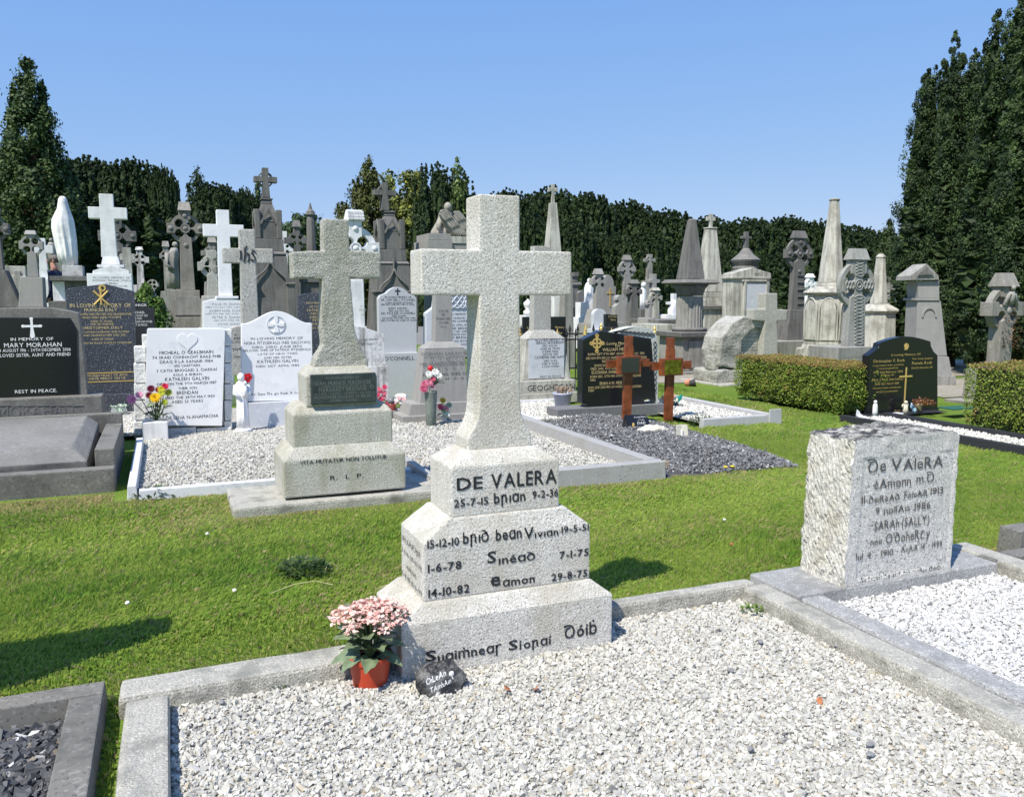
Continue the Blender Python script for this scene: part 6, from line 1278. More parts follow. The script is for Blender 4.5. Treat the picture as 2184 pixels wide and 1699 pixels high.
dr = B(); rings = []
for y in (700, 632): rings.append([(x + 25 * s * (1 if (i // 2) % 2 == 0 else .94) * (.97 if y < 650 else 1) * math.cos(6.28319 * i / 96), cy_ + 25 * s * (1 if (i // 2) % 2 == 0 else .94) * (.97 if y < 650 else 1) * math.sin(6.28319 * i / 96), Z(y)) for i in range(96)])
dr.hull(rings); dr.build('fluted_drum', MGREY, M.o)
B().lathe([(31 * s, Z(708)), (33 * s, Z(704)), (31 * s, Z(700.2))], 40, (x, cy_)).build('torus_base', DGREY, M.o, smooth=True)
sq('base_slab', 49, 719, 50, 708.5); sq('die', 40, 792, 39, 719.3, MGREY); B().box(x - 27 * s, x + 27 * s, cy_ - 41.5 * s, cy_ - 40 * s, Z(785), Z(727)).build('panel', MGREY, M.o, .004)
B().box(x - 48 * s, x + 48 * s, cy_ - 48 * s, cy_ + 48 * s, -.1, Z(792.3)).build('plinth', MGREY, M.o, .012)
# ---- obelisk with little cross on stepped pedestal and altar
M = obelisk(1512, 21, [('shaft', [(18.5, 622), (8, 486)]), ('shaft_cap', [(8, 485.8), (9.5, 484), (8, 482.5)]), ('step', [(20, 634), (20, 623)]), ('lower_step', [(23, 651), (22, 635)])], 'lichened pale obelisk with small ornate cross, on stepped pedestal over a dark altar', LGREY, cross=(453, 460, 467, 483, 5, 9, LGREY))
block(M, 'altar_slab', 1493, 1560, 652, 660, .9, DGREY, y=-.1); block(M, 'altar', 1497, 1545, 660.5, 760, .8, DGREY, y=0, to_ground=True)
# ---- mausoleum-like block with domed cross behind it
M = Mon('monument', 'pale lichened monument with pediment and tall recessed grey panel', 'monument', 1603, D=20.5)
pts = [rq(*p_) for p_ in ((600, 1230), (940, 1230), (935, 880), (945, 865), (945, 825), (790, 778), (620, 825), (617, 865), (622, 880))]
outline(M, 'body', [(a, b_ + (60 if b_ > 670 else 0)) for a, b_ in pts], .4, LGREY, bevel=.014); B().box(M.X(1588), M.X(1631), -.02, .01, M.Z(662, 1609), M.Z(604, 1609)).build('panel', MARB_GREY, M.o, .004)
for a, b_, c, d in ((1584, 1587.8, 600, 745), (1631.2, 1635.5, 600, 745), (1584, 1635.5, 596.5, 600.5)): block(M, 'panel_moulding', a, b_, c, d, .05, LGREY, y=-.045)
block(M, 'cornice', 1562, 1645, 590.5, 594.5, .47, LGREY, y=-.04); to_ground(M, 1603, 96, 745.5, 1.1, LGREY, y=-.15)
M.text([('IHS', 1610, 1622, 588, 6)], BLACKP)
M = Mon('monument', 'dark domed monument topped by a plain cross behind the panelled pale monument', 'monument', 1590, D=24)
x = M.X(1590, 560, .6); s = (M.X(1615) - M.X(1565)) / 50; Z = lambda y: M.Z(y, 1590)
B().lathe([(22 * s, Z(700)), (22 * s, Z(576)), (23 * s, Z(570)), (21 * s, Z(566)), (25 * s, Z(556)), (26 * s, Z(552)), (22 * s, Z(548)), (14 * s, Z(540)), (8 * s, Z(530)), (5 * s, Z(526))], 24, (x, .6)).build('dome', DGREY, M.o)
P = [(-3.5, 526), (3.5, 526), (3, 506), (10, 505), (10, 500), (3, 500), (3, 490), (-3, 490), (-3, 500), (-10, 500), (-10, 505), (-3, 506)]
B().prism([(x + a * s, Z(b_)) for a, b_ in P], .55, .68).build('cross', DGREY, M.o, .006); to_ground(M, 1590, 60, 700.5, 1.4, DGREY, y=0)
celtic_mon(1550, 26, 585.6, 607, 660, 12, 14, 11, 12, 10, 'grey ringed cross seen between the pale obelisk and the panelled monument', MGREY, (18, 22, 700), 9, .2)
# ---- rough rock memorial with cross
M = Mon('rock_memorial', 'boulder-like memorial with arched inscription and lichened granite cross', 'memorial', 1600, v=12.75, z=0.)
ROCK = stone('memorial_boulder', (.36, .345, .30), (.17, .165, .15), (.52, .51, .47), 45, .44, .57, (.16, .155, .13), .75, 5, .0, .4, (.5, .5, .47), bump=.9, bdist=.02, bscale=20)
def boulder(name, pts, y0, y1, rough=.02, cuts=4, mat=ROCK):
    return B().prism([M.P(*p_) for p_ in pts], y0, y1).build(name, mat, M.o, .03, rough=rough, rscale=5, cuts=cuts)
Q = lambda *p_: [rq(a, b_) for a, b_ in p_]
boulder('boulder', Q((490, 1610), (660, 1640), (680, 1400), (740, 1320), (800, 1290), (860, 1290), (880, 1225), (780, 1195), (700, 1190), (600, 1250), (510, 1370), (490, 1480)), -.06, .5)
boulder('foot_rock', Q((440, 1760), (690, 1760), (690, 1650), (560, 1640), (445, 1650)), -.12, .6); boulder('side_rock', Q((455, 1650), (500, 1655), (500, 1540), (465, 1525)), .0, .3, .01, 3)
tb_ = outline(M, 'tablet', Q((670, 1640), (880, 1640), (880, 1290), (850, 1292), (790, 1295), (735, 1330), (690, 1400)), .3, LGREY, y=.03)
lettering([(t, M.X(rq(a, 0)[0]), M.X(rq(b_, 0)[0]), M.Z(rq(0, c)[1], rq(a, 0)[0]), .03) for t, a, b_, c in (('SACRED', 780, 850, 1352), ('TO THE MEMORY', 735, 860, 1378), ('OF', 805, 825, 1392), ('MARTIN RICHARD', 712, 860, 1415), ('DIED MAY 12TH 1897', 698, 860, 1440), ('ERECTED BY HIS WIFE', 690, 862, 1465), ('REST IN PEACE', 688, 862, 1490))], GREYP, tb_, lambda x, z: (x, .028, z))
lettering([(t, M.X(rq(505, 0)[0]), M.X(rq(615, 0)[0]), M.Z(rq(0, c)[1], rq(560, 0)[0]), .03) for t, c in (('IN LOVING MEMORY', 1425), ('OF OUR FATHER', 1450), ('WHO DIED IN 1902', 1475), ('AGED 61 YEARS', 1500), ('AND HIS SON', 1525))], GREYP, M.o, lambda x, z: (x, -.085, z))
outline(M, 'cross', Q((870, 1660), (1005, 1660), (995, 1235), (1080, 1228), (1082, 1135), (1000, 1130), (1000, 995), (895, 995), (893, 1130), (795, 1130), (795, 1225), (893, 1235), (880, 1400)), .22, G_MACTOP, y=-.12, bevel=.02)
B().box(M.X(1512), M.X(1700), -.4, .9, -.05, M.Z(818, 1590, -.4)).build('foundation', CONC, M.o, .02)
# ---- ringed cross with ladder
M = celtic_mon(1707, 24, 492, 541, 660, 21, 28, 28, 19, 26, 'dark ringed cross with carved ladder and bosses on an arched flared base', DGREY, (38, 62, 726), 16, .17, True, rn=.42)
for i in range(5): block(M, 'ladder_rung', 1702, 1716, 586 + 15 * i, 588.5 + 15 * i, .04, DGREY, y=-.03)
to_ground(M, 1705, 96, 727, 1.4, MGREY, y=-.5, name='step')
celtic_mon(1731, 28, 583.5, 607, 660, 9, 12, 13, 12, 10, 'white marble ringed cross behind the octagonal tower obelisk', MARBLE, (16, 20, 700), 8, .2)
# ---- tall octagonal obelisk
M = obelisk(1772, 20.3, [('shaft', [(22, 601), (19, 560), (8, 418)]), ('tip', [(8, 417.8), (9.5, 416), (9.5, 413.5), (5, 413), (4, 411)]), ('shaft_foot', [(24, 609), (23, 601.3)]), ('sloping_cap', [(46, 624), (45, 621), (26, 609.3)]), ('cornice', [(40, 630), (46, 624.3)]), ('body', [(42, 738), (38, 630.3)]), ('base_moulding', [(46, 748), (43, 738.3)]), ('plinth', [(56, 775), (54, 748.5)])], 'tallest obelisk, pale octagonal shaft on arched panelled base', LGREY, n=8, rot=22.5)
s = (M.X(1822) - M.X(1722)) / 100; big = 56 * s; x = M.X(1772, 600, big)
for k in range(-3, 1):
    a = R(-90 + 45 * k + 45); ap = 40.5 * s * 1.03 * math.cos(math.pi / 8); n_ = Vector((math.cos(a), math.sin(a), 0)); t_ = Vector((-math.sin(a), math.cos(a), 0)); c0 = Vector((x, big, 0)) + n_ * (ap - .03)
    zb_, zs, zt_ = M.Z(728, 1772), M.Z(664, 1772), M.Z(640, 1772); w_ = 12.5 * s
    pts = [(-w_, zb_), (w_, zb_), (w_, zs)] + [(w_ * math.cos(q_), zs + (zt_ - zs) * math.sin(q_) ** .9) for q_ in np.linspace(.2, 2.94, 9)] + [(-w_, zs)]
    B().hull([[tuple(c0 + t_ * a_ + Vector((0, 0, z_)) + n_ * d) for a_, z_ in pts] for d in (0, .075)]).build('arched_panel', GREY if k == 0 else LGREY, M.o, .006)
    for d in (1.18,): 
        arc = [tuple(c0 + n_ * .08 + t_ * (w_ * d * math.cos(q_)) + Vector((0, 0, zs + (zt_ - zs) * d * math.sin(q_)))) for q_ in np.linspace(0, math.pi, 14)]
        B().tube([tuple(c0 + n_ * .06 + t_ * w_ * d + Vector((0, 0, zb_)))] + arc + [tuple(c0 + n_ * .06 - t_ * w_ * d + Vector((0, 0, zb_)))], .02, 6).build('arch_moulding', LGREY, M.o)
# ---- carved ringed cross
CARV = stone('carved_limestone', (.31, .31, .285), (.2, .2, .185), (.42, .42, .39), 50, .42, .58, (.14, .14, .12), .6, 3, .3, .4, (.4, .41, .36), bump=.3)
M = celtic_mon(1832, 14.2, 530, 608, 740, 32, 38, 33, 29, 37, 'large ringed cross covered in carved knotwork with roof-shaped cap, beside black arched headstone', CARV, None, 24, .15, False, rn=.36, capw=1.25)
kn = B()
def knot_strip(px0, y0, y1, w, n, r):
    for ph in (0, math.pi):
        kn.tube([(M.P(px0 + w * math.sin(t * n * math.pi + ph), y0 + (y1 - y0) * t)[0], -.004, M.P(px0, y0 + (y1 - y0) * t)[1]) for t in np.linspace(0, 1, 12 * n)], r, 6)
knot_strip(1834, 556, 590, 8, 5, .012); knot_strip(1832, 630, 735, 9, 14, .012)
for a, b_ in ((1803, 1822), (1842, 1862)):
    for ph in (0, math.pi): kn.tube([(M.P(a + (b_ - a) * t, 608)[0], -.004, M.P(1832, 608 + 8 * math.sin(t * 3 * math.pi + ph))[1]) for t in np.linspace(0, 1, 36)], .012, 6)
xc, zc = M.P(1832, 608)
for r_ in (.035, .075): kn.annulus(xc, zc, r_, r_ + .018, -.014, .01, 24)
kn.build('knotwork', CARV, M.o, smooth=True)
M2_ = block(M, 'base', 1783, 1852, 740.5, 850, .7, MGREY, y=-.2, to_ground=True)
M.text([(t, 1800, 1845, 764 + 10 * i, 4) for i, t in enumerate(('IN LOVING MEMORY', 'OF MY PARENTS', 'WHO DIED 1891', 'AND 1904', 'ERECTED BY', 'THEIR SON', 'REST IN PEACE'))], plain('shallow_cut', (.2, .2, .18), .9), front=-.2)
# ---- smaller octagonal obelisk
M = obelisk(1876, 18.5, [('shaft', [(14, 648), (7.5, 548)]), ('tip', [(7.5, 547.8), (8.5, 545.5), (6, 541), (4, 538)]), ('sloping_cap', [(33, 664), (32, 660), (17, 648.3)]), ('cornice', [(29, 669), (33, 664.3)]), ('body', [(30, 745), (28, 669.3)])], 'smaller octagonal obelisk with rounded tip and arched side panels', LGREY, n=8, rot=22.5)
M = Mon('plain_cross', 'pale plain stone cross close behind the smaller octagonal obelisk', 'grave cross', 1895, D=22); plain_cross(M, 1893, 590, 606, 618, 720, 14, 16, 1876, 1912, .2, LGREY); to_ground(M, 1893, 30, 720.5, .5, LGREY)
# ---- figure at cross
M = Mon('statue', 'weathered carved figure bowed against a small arched stone, under the dark yew', 'statue', 1925, D=20)
x = M.X(1925, 640, .25); s = (M.X(1950) - M.X(1900)) / 50; Z = lambda y: M.Z(y, 1925)
b = B(); robed(b, [(Z(690), x, .25, 16 * s, .22, 1), (Z(665), x, .25, 14 * s, .2, 1), (Z(640), x - .03, .22, 12 * s, .17, .7), (Z(625), x - .05, .2, 10 * s, .14, .2), (Z(616), x - .08, .18, 5 * s, .08, 0)], 7, .1); b.ball((x - .12, .12, Z(612)), 6.5 * s, u=14, v=10); b.tube([(x - .08, .15, Z(628)), (x - .28, .05, Z(626)), (x - .34, .05, Z(618))], [.08, .06, .05], 8); b.build('figure', LGREY, M.o, smooth=True)
block(M, 'pedestal', 1898, 1956, 690.5, 740, .8, LGREY, y=-.1); block(M, 'panel', 1918, 1956, 702, 740, .05, GREY, y=-.15); to_ground(M, 1926, 70, 740.5, 1., LGREY, y=-.2)
# ---- gabled pedestal monument in the shade of the yew
M = Mon('pedestal_monument', 'grey gabled pedestal monument with arched panel in the shade of the yew', 'monument', 1982, D=15.2)
ZQ = lambda x, y: (1791.5 + x * .3817, 341.2 + y * .3817)
def zo(name, pts, d, y, mat=GREY, **k): return outline(M, name, [ZQ(*p_) for p_ in pts], d, mat, y=y, **k)
M.o.rotation_euler[2] = -R(20); M.o.scale[0] = .74
zo('gable', ((390, 670), (560, 670), (556, 645), (490, 578), (395, 645)), .5, -.06, MGREY); zo('gable_recess', ((440, 642), (535, 640), (492, 595)), .02, -.095, DGREY, bevel=0)
zo('neck', ((437, 770), (556, 770), (556, 676), (430, 676)), .4, 0); zo('collar', ((424, 785), (560, 785), (560, 771), (424, 771)), .46, -.03); zo('shaft', ((420, 1090), (600, 1090), (565, 786), (434, 786)), .42, -.01)
x0, z0 = M.P(*ZQ(497, 840)); B().annulus(x0, z0 - .12, .15, .185, -.03, .0, 20, 0, 180).build('arch_moulding', GREY, M.o)
zo('base', ((380, 1200), (640, 1200), (620, 1095), (410, 1095)), .8, -.12); zo('step', ((360, 1300), (672, 1300), (665, 1202), (370, 1202)), 1.0, -.2, MGREY)
to_ground(M, 1990, 120, ZQ(0, 1300)[1] + .5, 1.2, MGREY, y=-.25)
sheet('paving', [(M.u - 1.4, M.v - 1.6), (M.u + 3.4, M.v - 1.6), (M.u + 3.4, M.v + .6), (M.u - 1.4, M.v + .6)], .014, GRIT)
# ---- ringed cross at the far edge
M = celtic_mon(2151, 12.6, 582, 659, 790, 25, 27, 34, 30, 31, 'big brown-grey ringed cross with carved figure, ivy remains and roof cap before the yew', stone('brown_limestone', (0, 0, 0), (0, 0, 0)), (50, 60, 860), 29, .21, False, rn=.36, capw=1.35)
b = B(); x = M.X(2151); s = (M.X(2160) - M.X(2120)) / 52; Z = lambda y: M.Z(y, 2151)
b.loft([(Z(650), x, 0, 5 * s, .05, 0), (Z(635), x, 0, 7 * s, .06, 0), (Z(622), x, 0, 7 * s, .05, 0)], 14); b.ball((x, -.03, Z(614)), 5 * s, u=12, v=10); b.tube([(x - 17 * s, 0, Z(652)), (x - 7 * s, -.02, Z(628)), (x + 7 * s, -.02, Z(628)), (x + 17 * s, 0, Z(652))], .03, 8); b.ball((x, 0, Z(662)), 7 * s, 1, .4, 1, 16, 12); b.build('carved_figure', MGREY, M.o, smooth=True)
weed('dry_ivy', M.u + M.X(2152), M.v - .04, M.Z(745, 2142), .13, .75, 150, 9, 'withered brown ivy clinging to the shaft of the big ringed cross', [(.24, .11, .05), (.30, .17, .08), (.16, .09, .05)], .05, .016)
# ---- black arched headstone with gold cross
M = Mon('headstone', 'polished black headstone with shouldered arch, gold dividing cross and gold lettering', 'headstone', 1925, v=8.5, z=.03)
pts = [(1851, 884), (2000, 876), (2000, 757), (1992, 750), (1986, 738), (1985, 728)] + [(1985 - 108 * t, 728 + 3 * t - 12 * math.sin(math.pi * t)) for t in np.linspace(.06, .94, 12)] + [(1876, 732), (1874, 741), (1866, 748), (1852, 758)]
sl_ = outline(M, 'slab', pts, .11, BLACK, bevel=.008); block(M, 'plinth', 1856, 2020, 884, 907, .38, BLACKM, y=-.22, bevel=.006, to_ground=True)
gc = B(); p = [M.P(a, b_) for a, b_ in ((1933, 783), (1931, 872))]; gc.box(p[0][0] - .011, p[0][0] + .011, -.006, .001, p[1][1], p[0][1]); p = [M.P(a, 803) for a in (1918, 1945)]; gc.box(p[0][0], p[1][0], -.008, .001, p[0][1] - .011, p[0][1] + .011); gc.build('gold_cross', GOLD, sl_)
x0, z0 = M.P(1933, 738); b = B(); b.annulus(x0, z0, .026, .04, -.006, .001, 20); b.loft([(z0 - .05, x0, 0, .03, .006, 0), (z0, x0, 0, .022, .008, 0), (z0 + .03, x0, 0, .012, .006, 0)], 12); b.build('emblem', GOLD, sl_)
M.text([('In Loving Memory Of', 1901, 1963, 758, 4.5), ('Christopher F. Roth', 1862, 1929, 772, 6), ('Loving husband, father, grandfather', 1862, 1928, 780, 3.5), ('and great-grandfather', 1875, 1916, 786.5, 3.5), ('Died 25th February 2003', 1863, 1925, 795, 4.5), ('His loving wife', 1880, 1907, 801, 3.5), ('Mary J. Roth (nee Leahy)', 1860, 1926, 811, 5.5), ('Died 21st March 2010', 1866, 1917, 820, 4.5), ('Devoted mother, grandmother', 1862, 1922, 828, 3.5), ('and great-grandmother', 1868, 1915, 836, 3.5), ('Their loving daughter', 1945, 1989, 766, 3.5), ('Pamela Roth', 1945, 1987, 776.5, 6), ('Died 12th December 2011', 1944, 1988, 785.5, 4), ('Rest', 1908, 1920, 877, 4)], GOLD, parent=sl_)
surround('black granite kerb with a strip of white chips beside the near hedge', (8.4, 6.4), [(8.50, 8.62, 4.2, 8.10, -.03, .115, dict(mat=BLACKM, bevel=.004)), (7.84, 7.95, 4.2, 8.16, -.03, .11, dict(mat=BLACKM, bevel=.004))], BLACKM)
# things on its plinth
def small(name, label, cat, px, py, v): 
    u, z = at_v(px, py, v); return empty(name, (u, v, z), label, cat)
zt = M.Z(884, 1925, -.22) + M.z
def onp(px, label, name, cat, v): u = at_v(px, 880, v)[0]; return empty(name, (u, v, zt), label, cat)
o = onp(1866, 'small white Madonna figurine standing on the black plinth', 'figurine', 'figurine', 8.34)
b = B(); robed(b, [(0, 0, 0, .04, .035, .5), (.06, 0, 0, .035, .03, 1), (.13, 0, 0, .034, .028, .5), (.165, 0, 0, .02, .02, 0)], 7, .08, 20); b.ball((0, 0, .185), .024, u=10, v=8); b.build('figure', plain('white_plastic', (.75, .76, .76), .3), o, smooth=True)
o = onp(1931, 'small cream angel ornament with wings on the black plinth', 'figurine', 'figurine', 8.38)
b = B(); b.loft([(0, 0, 0, .05, .045, 0), (.07, 0, 0, .03, .03, 0), (.12, 0, 0, .022, .022, 0)], 16); b.ball((0, 0, .145), .026, u=10, v=8); b.ball((-.035, .01, .10), .03, 1, .3, 1, 8, 6); b.ball((.035, .01, .10), .03, 1, .3, 1, 8, 6); b.build('figure', stone('cream_stone', (0, 0, 0), (0, 0, 0)), o, smooth=True)
o = onp(1945, 'little pale blue cloth figure slumped beside the cream angel', 'figurine', 'figurine', 8.34)
b = B(); b.ball((0, 0, .09), .03, 1, .8, 1.2, 10, 8); b.ball((.02, -.02, .04), .04, .8, .6, 1.1, 10, 8); b.ball((-.015, 0, .12), .018, .7, .7, 1.4, 8, 6); b.build('figure', plain('pale_blue_cloth', (.35, .52, .66), .8), o, smooth=True)
o = onp(1958, 'short glass candle jar with tan lid on the black plinth', 'jar', 'jar', 8.4); B().lathe([(.045, 0), (.05, .01), (.05, .09), (.053, .095), (.053, .115), (.001, .118)], 16).build('jar', plain('tan_jar', (.25, .22, .13), .25), o, smooth=True)
weed('dried_plant', at_v(1968, 890, 8.2)[0], 8.2, .16, .13, .10, 140, 21, 'heap of dry rust-brown flowers on the black plinth', [(.30, .12, .05), (.22, .08, .04), (.4, .2, .1)], .05, .012)
bb = B().box(-.10, .10, -.05, .05, 0, .04).build('stone_book', MARBLE, None, .004, loc=(at_v(1908, 897, 8.22)[0], 8.22, zt)); tag(bb, 'flat white stone tile lying on the edge of the black plinth', 'tile')
bb = B().box(-.22, .22, -.12, .12, 0, .02).build('tray', plain('green_plastic', (.03, .12, .09), .5), None, .004, loc=(at_v(2052, 908, 8.0)[0] - .1, 8.0, .115)); tag(bb, 'dark green plastic tray lying at the corner of the black kerb', 'tray')
o = empty('plastic_bag', (*gnd(1838, 897, .05), .02), 'crumpled white plastic wrapping at the foot of the hedge', 'litter')
B().hull([[(-.09, -.05, 0), (.1, -.06, 0), (.13, .06, 0), (-.06, .07, 0)], [(-.1, -.02, .10), (.0, -.04, .05), (.11, .02, .04), (-.05, .04, .17)]]).build('bag', plain('white_plastic', (.75, .76, .76), .3), o, rough=.04, rscale=12, cuts=4)
# ---- flowers behind the second wooden cross, bits on the lawn
M = Mon('silk_posy', 'white silk flowers with green ribbon on a small rock behind the brass-plated wooden cross', 'flowers', 1424, D=11.6, z=.05)
for k in range(7): daisy('flower_head', (-.1 + .04 * k, -.02, .12 + .03 * (k % 3)), .045, 8, [(.75, .73, .6), (.6, .35, .25)][k % 2], (.5, .4, .1), (R(60), k), M.o, 3)
B().hull([[(.05, 0, .05), (.18, -.03, .08), (.2, .05, .08), (.06, .06, .05)], [(.1, 0, .12), (.26, -.02, .17), (.27, .03, .19), (.12, .04, .14)]]).build('ribbon', plain('green_ribbon', (.0, .16, .11), .4), M.o, rough=.02, rscale=10, cuts=3)
B().ball((.1, .1, .02), .14, 1.3, .8, .6, 12, 8).build('rock', DGREY, M.o, rough=.03, rscale=8, cuts=1)
weed('weed', *gnd(1494, 905, .02), .0, .14, .20, 220, 31, 'bushy dark weed at the edge of the dark chips', GRN, .06, .012)
M = Mon('headstone', 'low grey stone block behind the wooden cross with ribboned posy', 'headstone', 1422, D=12.4, z=0.); block(M, 'block', 1404, 1430, 872, 905, .25, GREY, to_ground=True)
for i, (px, py, c, lab) in enumerate([(1466, 823, (.5, .2, .12), 'orange petal scrap lying on the far lawn'), (1476, 824, (.02, .02, .02), 'black flower pot tipped over on the far lawn')]):
    u, v = gnd(px, py, 0); bb = B(); bb.lathe([(.05, -.05), (.07, .06), (.06, .06), (.02, -.03)], 12); o_ = bb.build('tipped_pot', plain('litter_%d' % i, c, .6), None, loc=(u, v, .06)); o_.rotation_euler = (R(80), 0, 1); tag(o_, lab, 'litter')
YEL = plain('yellow_petal', (.75, .55, .02), .5)
for i, (px, py, lab) in enumerate([(1547, 1001, 'yellow dandelion nearer the speckled kerb at the chip edge'), (1562, 1000, 'yellow dandelion next to another at the edge of dark chips')]):
    u, v = gnd(px, py, .03); o_ = B().lathe([(.004, 0), (.022, .012), (.012, .018), (.001, .02)], 12).build('dandelion', YEL, None, loc=(u, v, .045)); tag(o_, lab, 'flower', 'dandelions in the grass')
# ---- the man behind the table tomb
def person():
    M = Mon('person', 'grey-haired man in glasses and a navy top, in profile behind the table tomb', 'person', 124, D=16.6)
    base = M.Z(544.5, 124) - 1.76
    J = dict(pel=(0, 0, .95), wa=(0, 0, 1.1), ch=(0, 0, 1.3), nb=(0, .01, 1.46), nt=(-.01, 0, 1.54), hd=(-.02, 0, 1.655), ls=(0, .19, 1.41), le=(.03, .24, 1.12), lw=(-.09, .23, .90), lh=(-.13, .22, .84), rs=(0, -.19, 1.41), re=(.04, -.25, 1.12), rw=(-.08, -.24, .90), rh=(-.12, -.23, .84),
             lp=(0, .10, .9), lk=(-.03, .11, .5), la=(.02, .11, .09), lt=(-.14, .12, .04), rp=(0, -.10, .9), rk=(-.05, -.11, .5), ra=(-.02, -.11, .09), rt=(-.18, -.12, .04))
    Rr = dict(pel=.15, wa=.14, ch=.165, nb=.08, nt=.06, hd=.095, ls=.075, le=.052, lw=.036, lh=.04, rs=.075, re=.052, rw=.036, rh=.04, lp=.105, lk=.07, la=.05, lt=.045, rp=.105, rk=.07, ra=.05, rt=.045)
    E_ = ['pel wa', 'wa ch', 'ch nb', 'nb nt', 'nt hd', 'ch ls', 'ls le', 'le lw', 'lw lh', 'ch rs', 'rs re', 're rw', 'rw rh', 'pel lp', 'lp lk', 'lk la', 'la lt', 'pel rp', 'rp rk', 'rk ra', 'ra rt']
    ks = list(J); me = bpy.data.meshes.new('body'); me.from_pydata([J[k] for k in ks], [tuple(ks.index(w) for w in e.split()) for e in E_], [])
    o = bpy.data.objects.new('body', me); COL.objects.link(o); sm = o.modifiers.new('skin', 'SKIN'); ss = o.modifiers.new('sub', 'SUBSURF'); ss.levels = ss.render_levels = 2
    for k, d in zip(ks, me.skin_vertices[0].data): d.radius = (Rr[k] * (1 if k != 'hd' else .9), Rr[k]); d.use_root = k == 'pel'
    dg = bpy.context.evaluated_depsgraph_get(); m2 = bpy.data.meshes.new_from_object(o.evaluated_get(dg)); bpy.data.objects.remove(o)
    for m in (SKIN, NAVY, plain('dark_trousers', (.03, .03, .035), .8)): m2.materials.append(m)
    for p in m2.polygons:
        z = p.center.z; hand = z < .93 and abs(p.center.y) > .19 and z > .7
        p.material_index = 0 if z > 1.475 or hand else (1 if z > .92 else 2); p.use_smooth = True
    for w in m2.vertices:      # shape the head: jaw, nose, brow
        if w.co.z > 1.55:
            c = w.co - Vector((-.02, 0, 1.655)); k = 1.0
            if c.z < -.03 and c.x > 0: c.x *= .8
            w.co = Vector((-.02, 0, 1.655)) + Vector((c.x * 1.02, c.y * .84, c.z * 1.12))
    bo = link('body', m2, None, M.o); bo.location = (M.X(124), .1, base); bo.rotation_euler = (0, 0, R(-12))
    def add(b, n, m, **k): x = b.build(n, m, bo, **k); return x
    b = B(); b.ball((-.125, 0, 1.645), .017, 1.2, .8, 1.6, 10, 8); add(b, 'nose', SKIN, smooth=True)
    for sy in (-1, 1):
        b = B(); b.ball((.0, sy * .082, 1.65), .026, .7, .35, 1.1, 10, 8); add(b, 'ear', SKIN, smooth=True)
        b = B(); b.ball((-.103, sy * .034, 1.675), .011, 1, 1, 1, 8, 6); add(b, 'eye', WHITEP, smooth=True)
        b = B(); b.annulus(sy * .036, 1.673, .020, .026, -.002, .002, 16); g_ = add(b, 'glasses', IRON); g_.rotation_euler = (0, 0, R(90)); g_.location = (-.118, 0, 0)
        b = B(); b.tube([(-.118, sy * .062, 1.677), (-.0, sy * .087, 1.677)], .003, 6); add(b, 'glasses_arm', IRON)
        for f_ in range(5): b = B(); b.tube([(-.13 + .0 * f_, sy * .225 + .012 * (f_ - 2), .82), (-.14, sy * .225 + .014 * (f_ - 2), .78 - .01 * (2 - abs(f_ - 2))), (-.13, sy * .22 + .014 * (f_ - 2), .75 - .008 * (2 - abs(f_ - 2)))], [.011, .009, .007], 6); add(b, 'finger', SKIN, smooth=True)
    b = B(); b.ball((-.115, 0, 1.597), .02, .5, 1.2, .35, 8, 6); add(b, 'mouth', plain('lips', (.4, .16, .13), .5), smooth=True)
    b = B(); b.lathe([(.094, 1.665), (.098, 1.70), (.085, 1.74), (.05, 1.768), (.001, 1.775)], 20, (.004, 0), .86); add(b, 'hair', HAIR, smooth=True)
    if base > .02: tag(B().box(-.5, .5, -.35, .45, -.3 - base, 0).build('grave_platform', MGREY, None, .01, loc=(M.u, M.v + .1, M.z + base)), 'low grey stone grave platform the man stands on behind the table tomb', 'grave')
person()
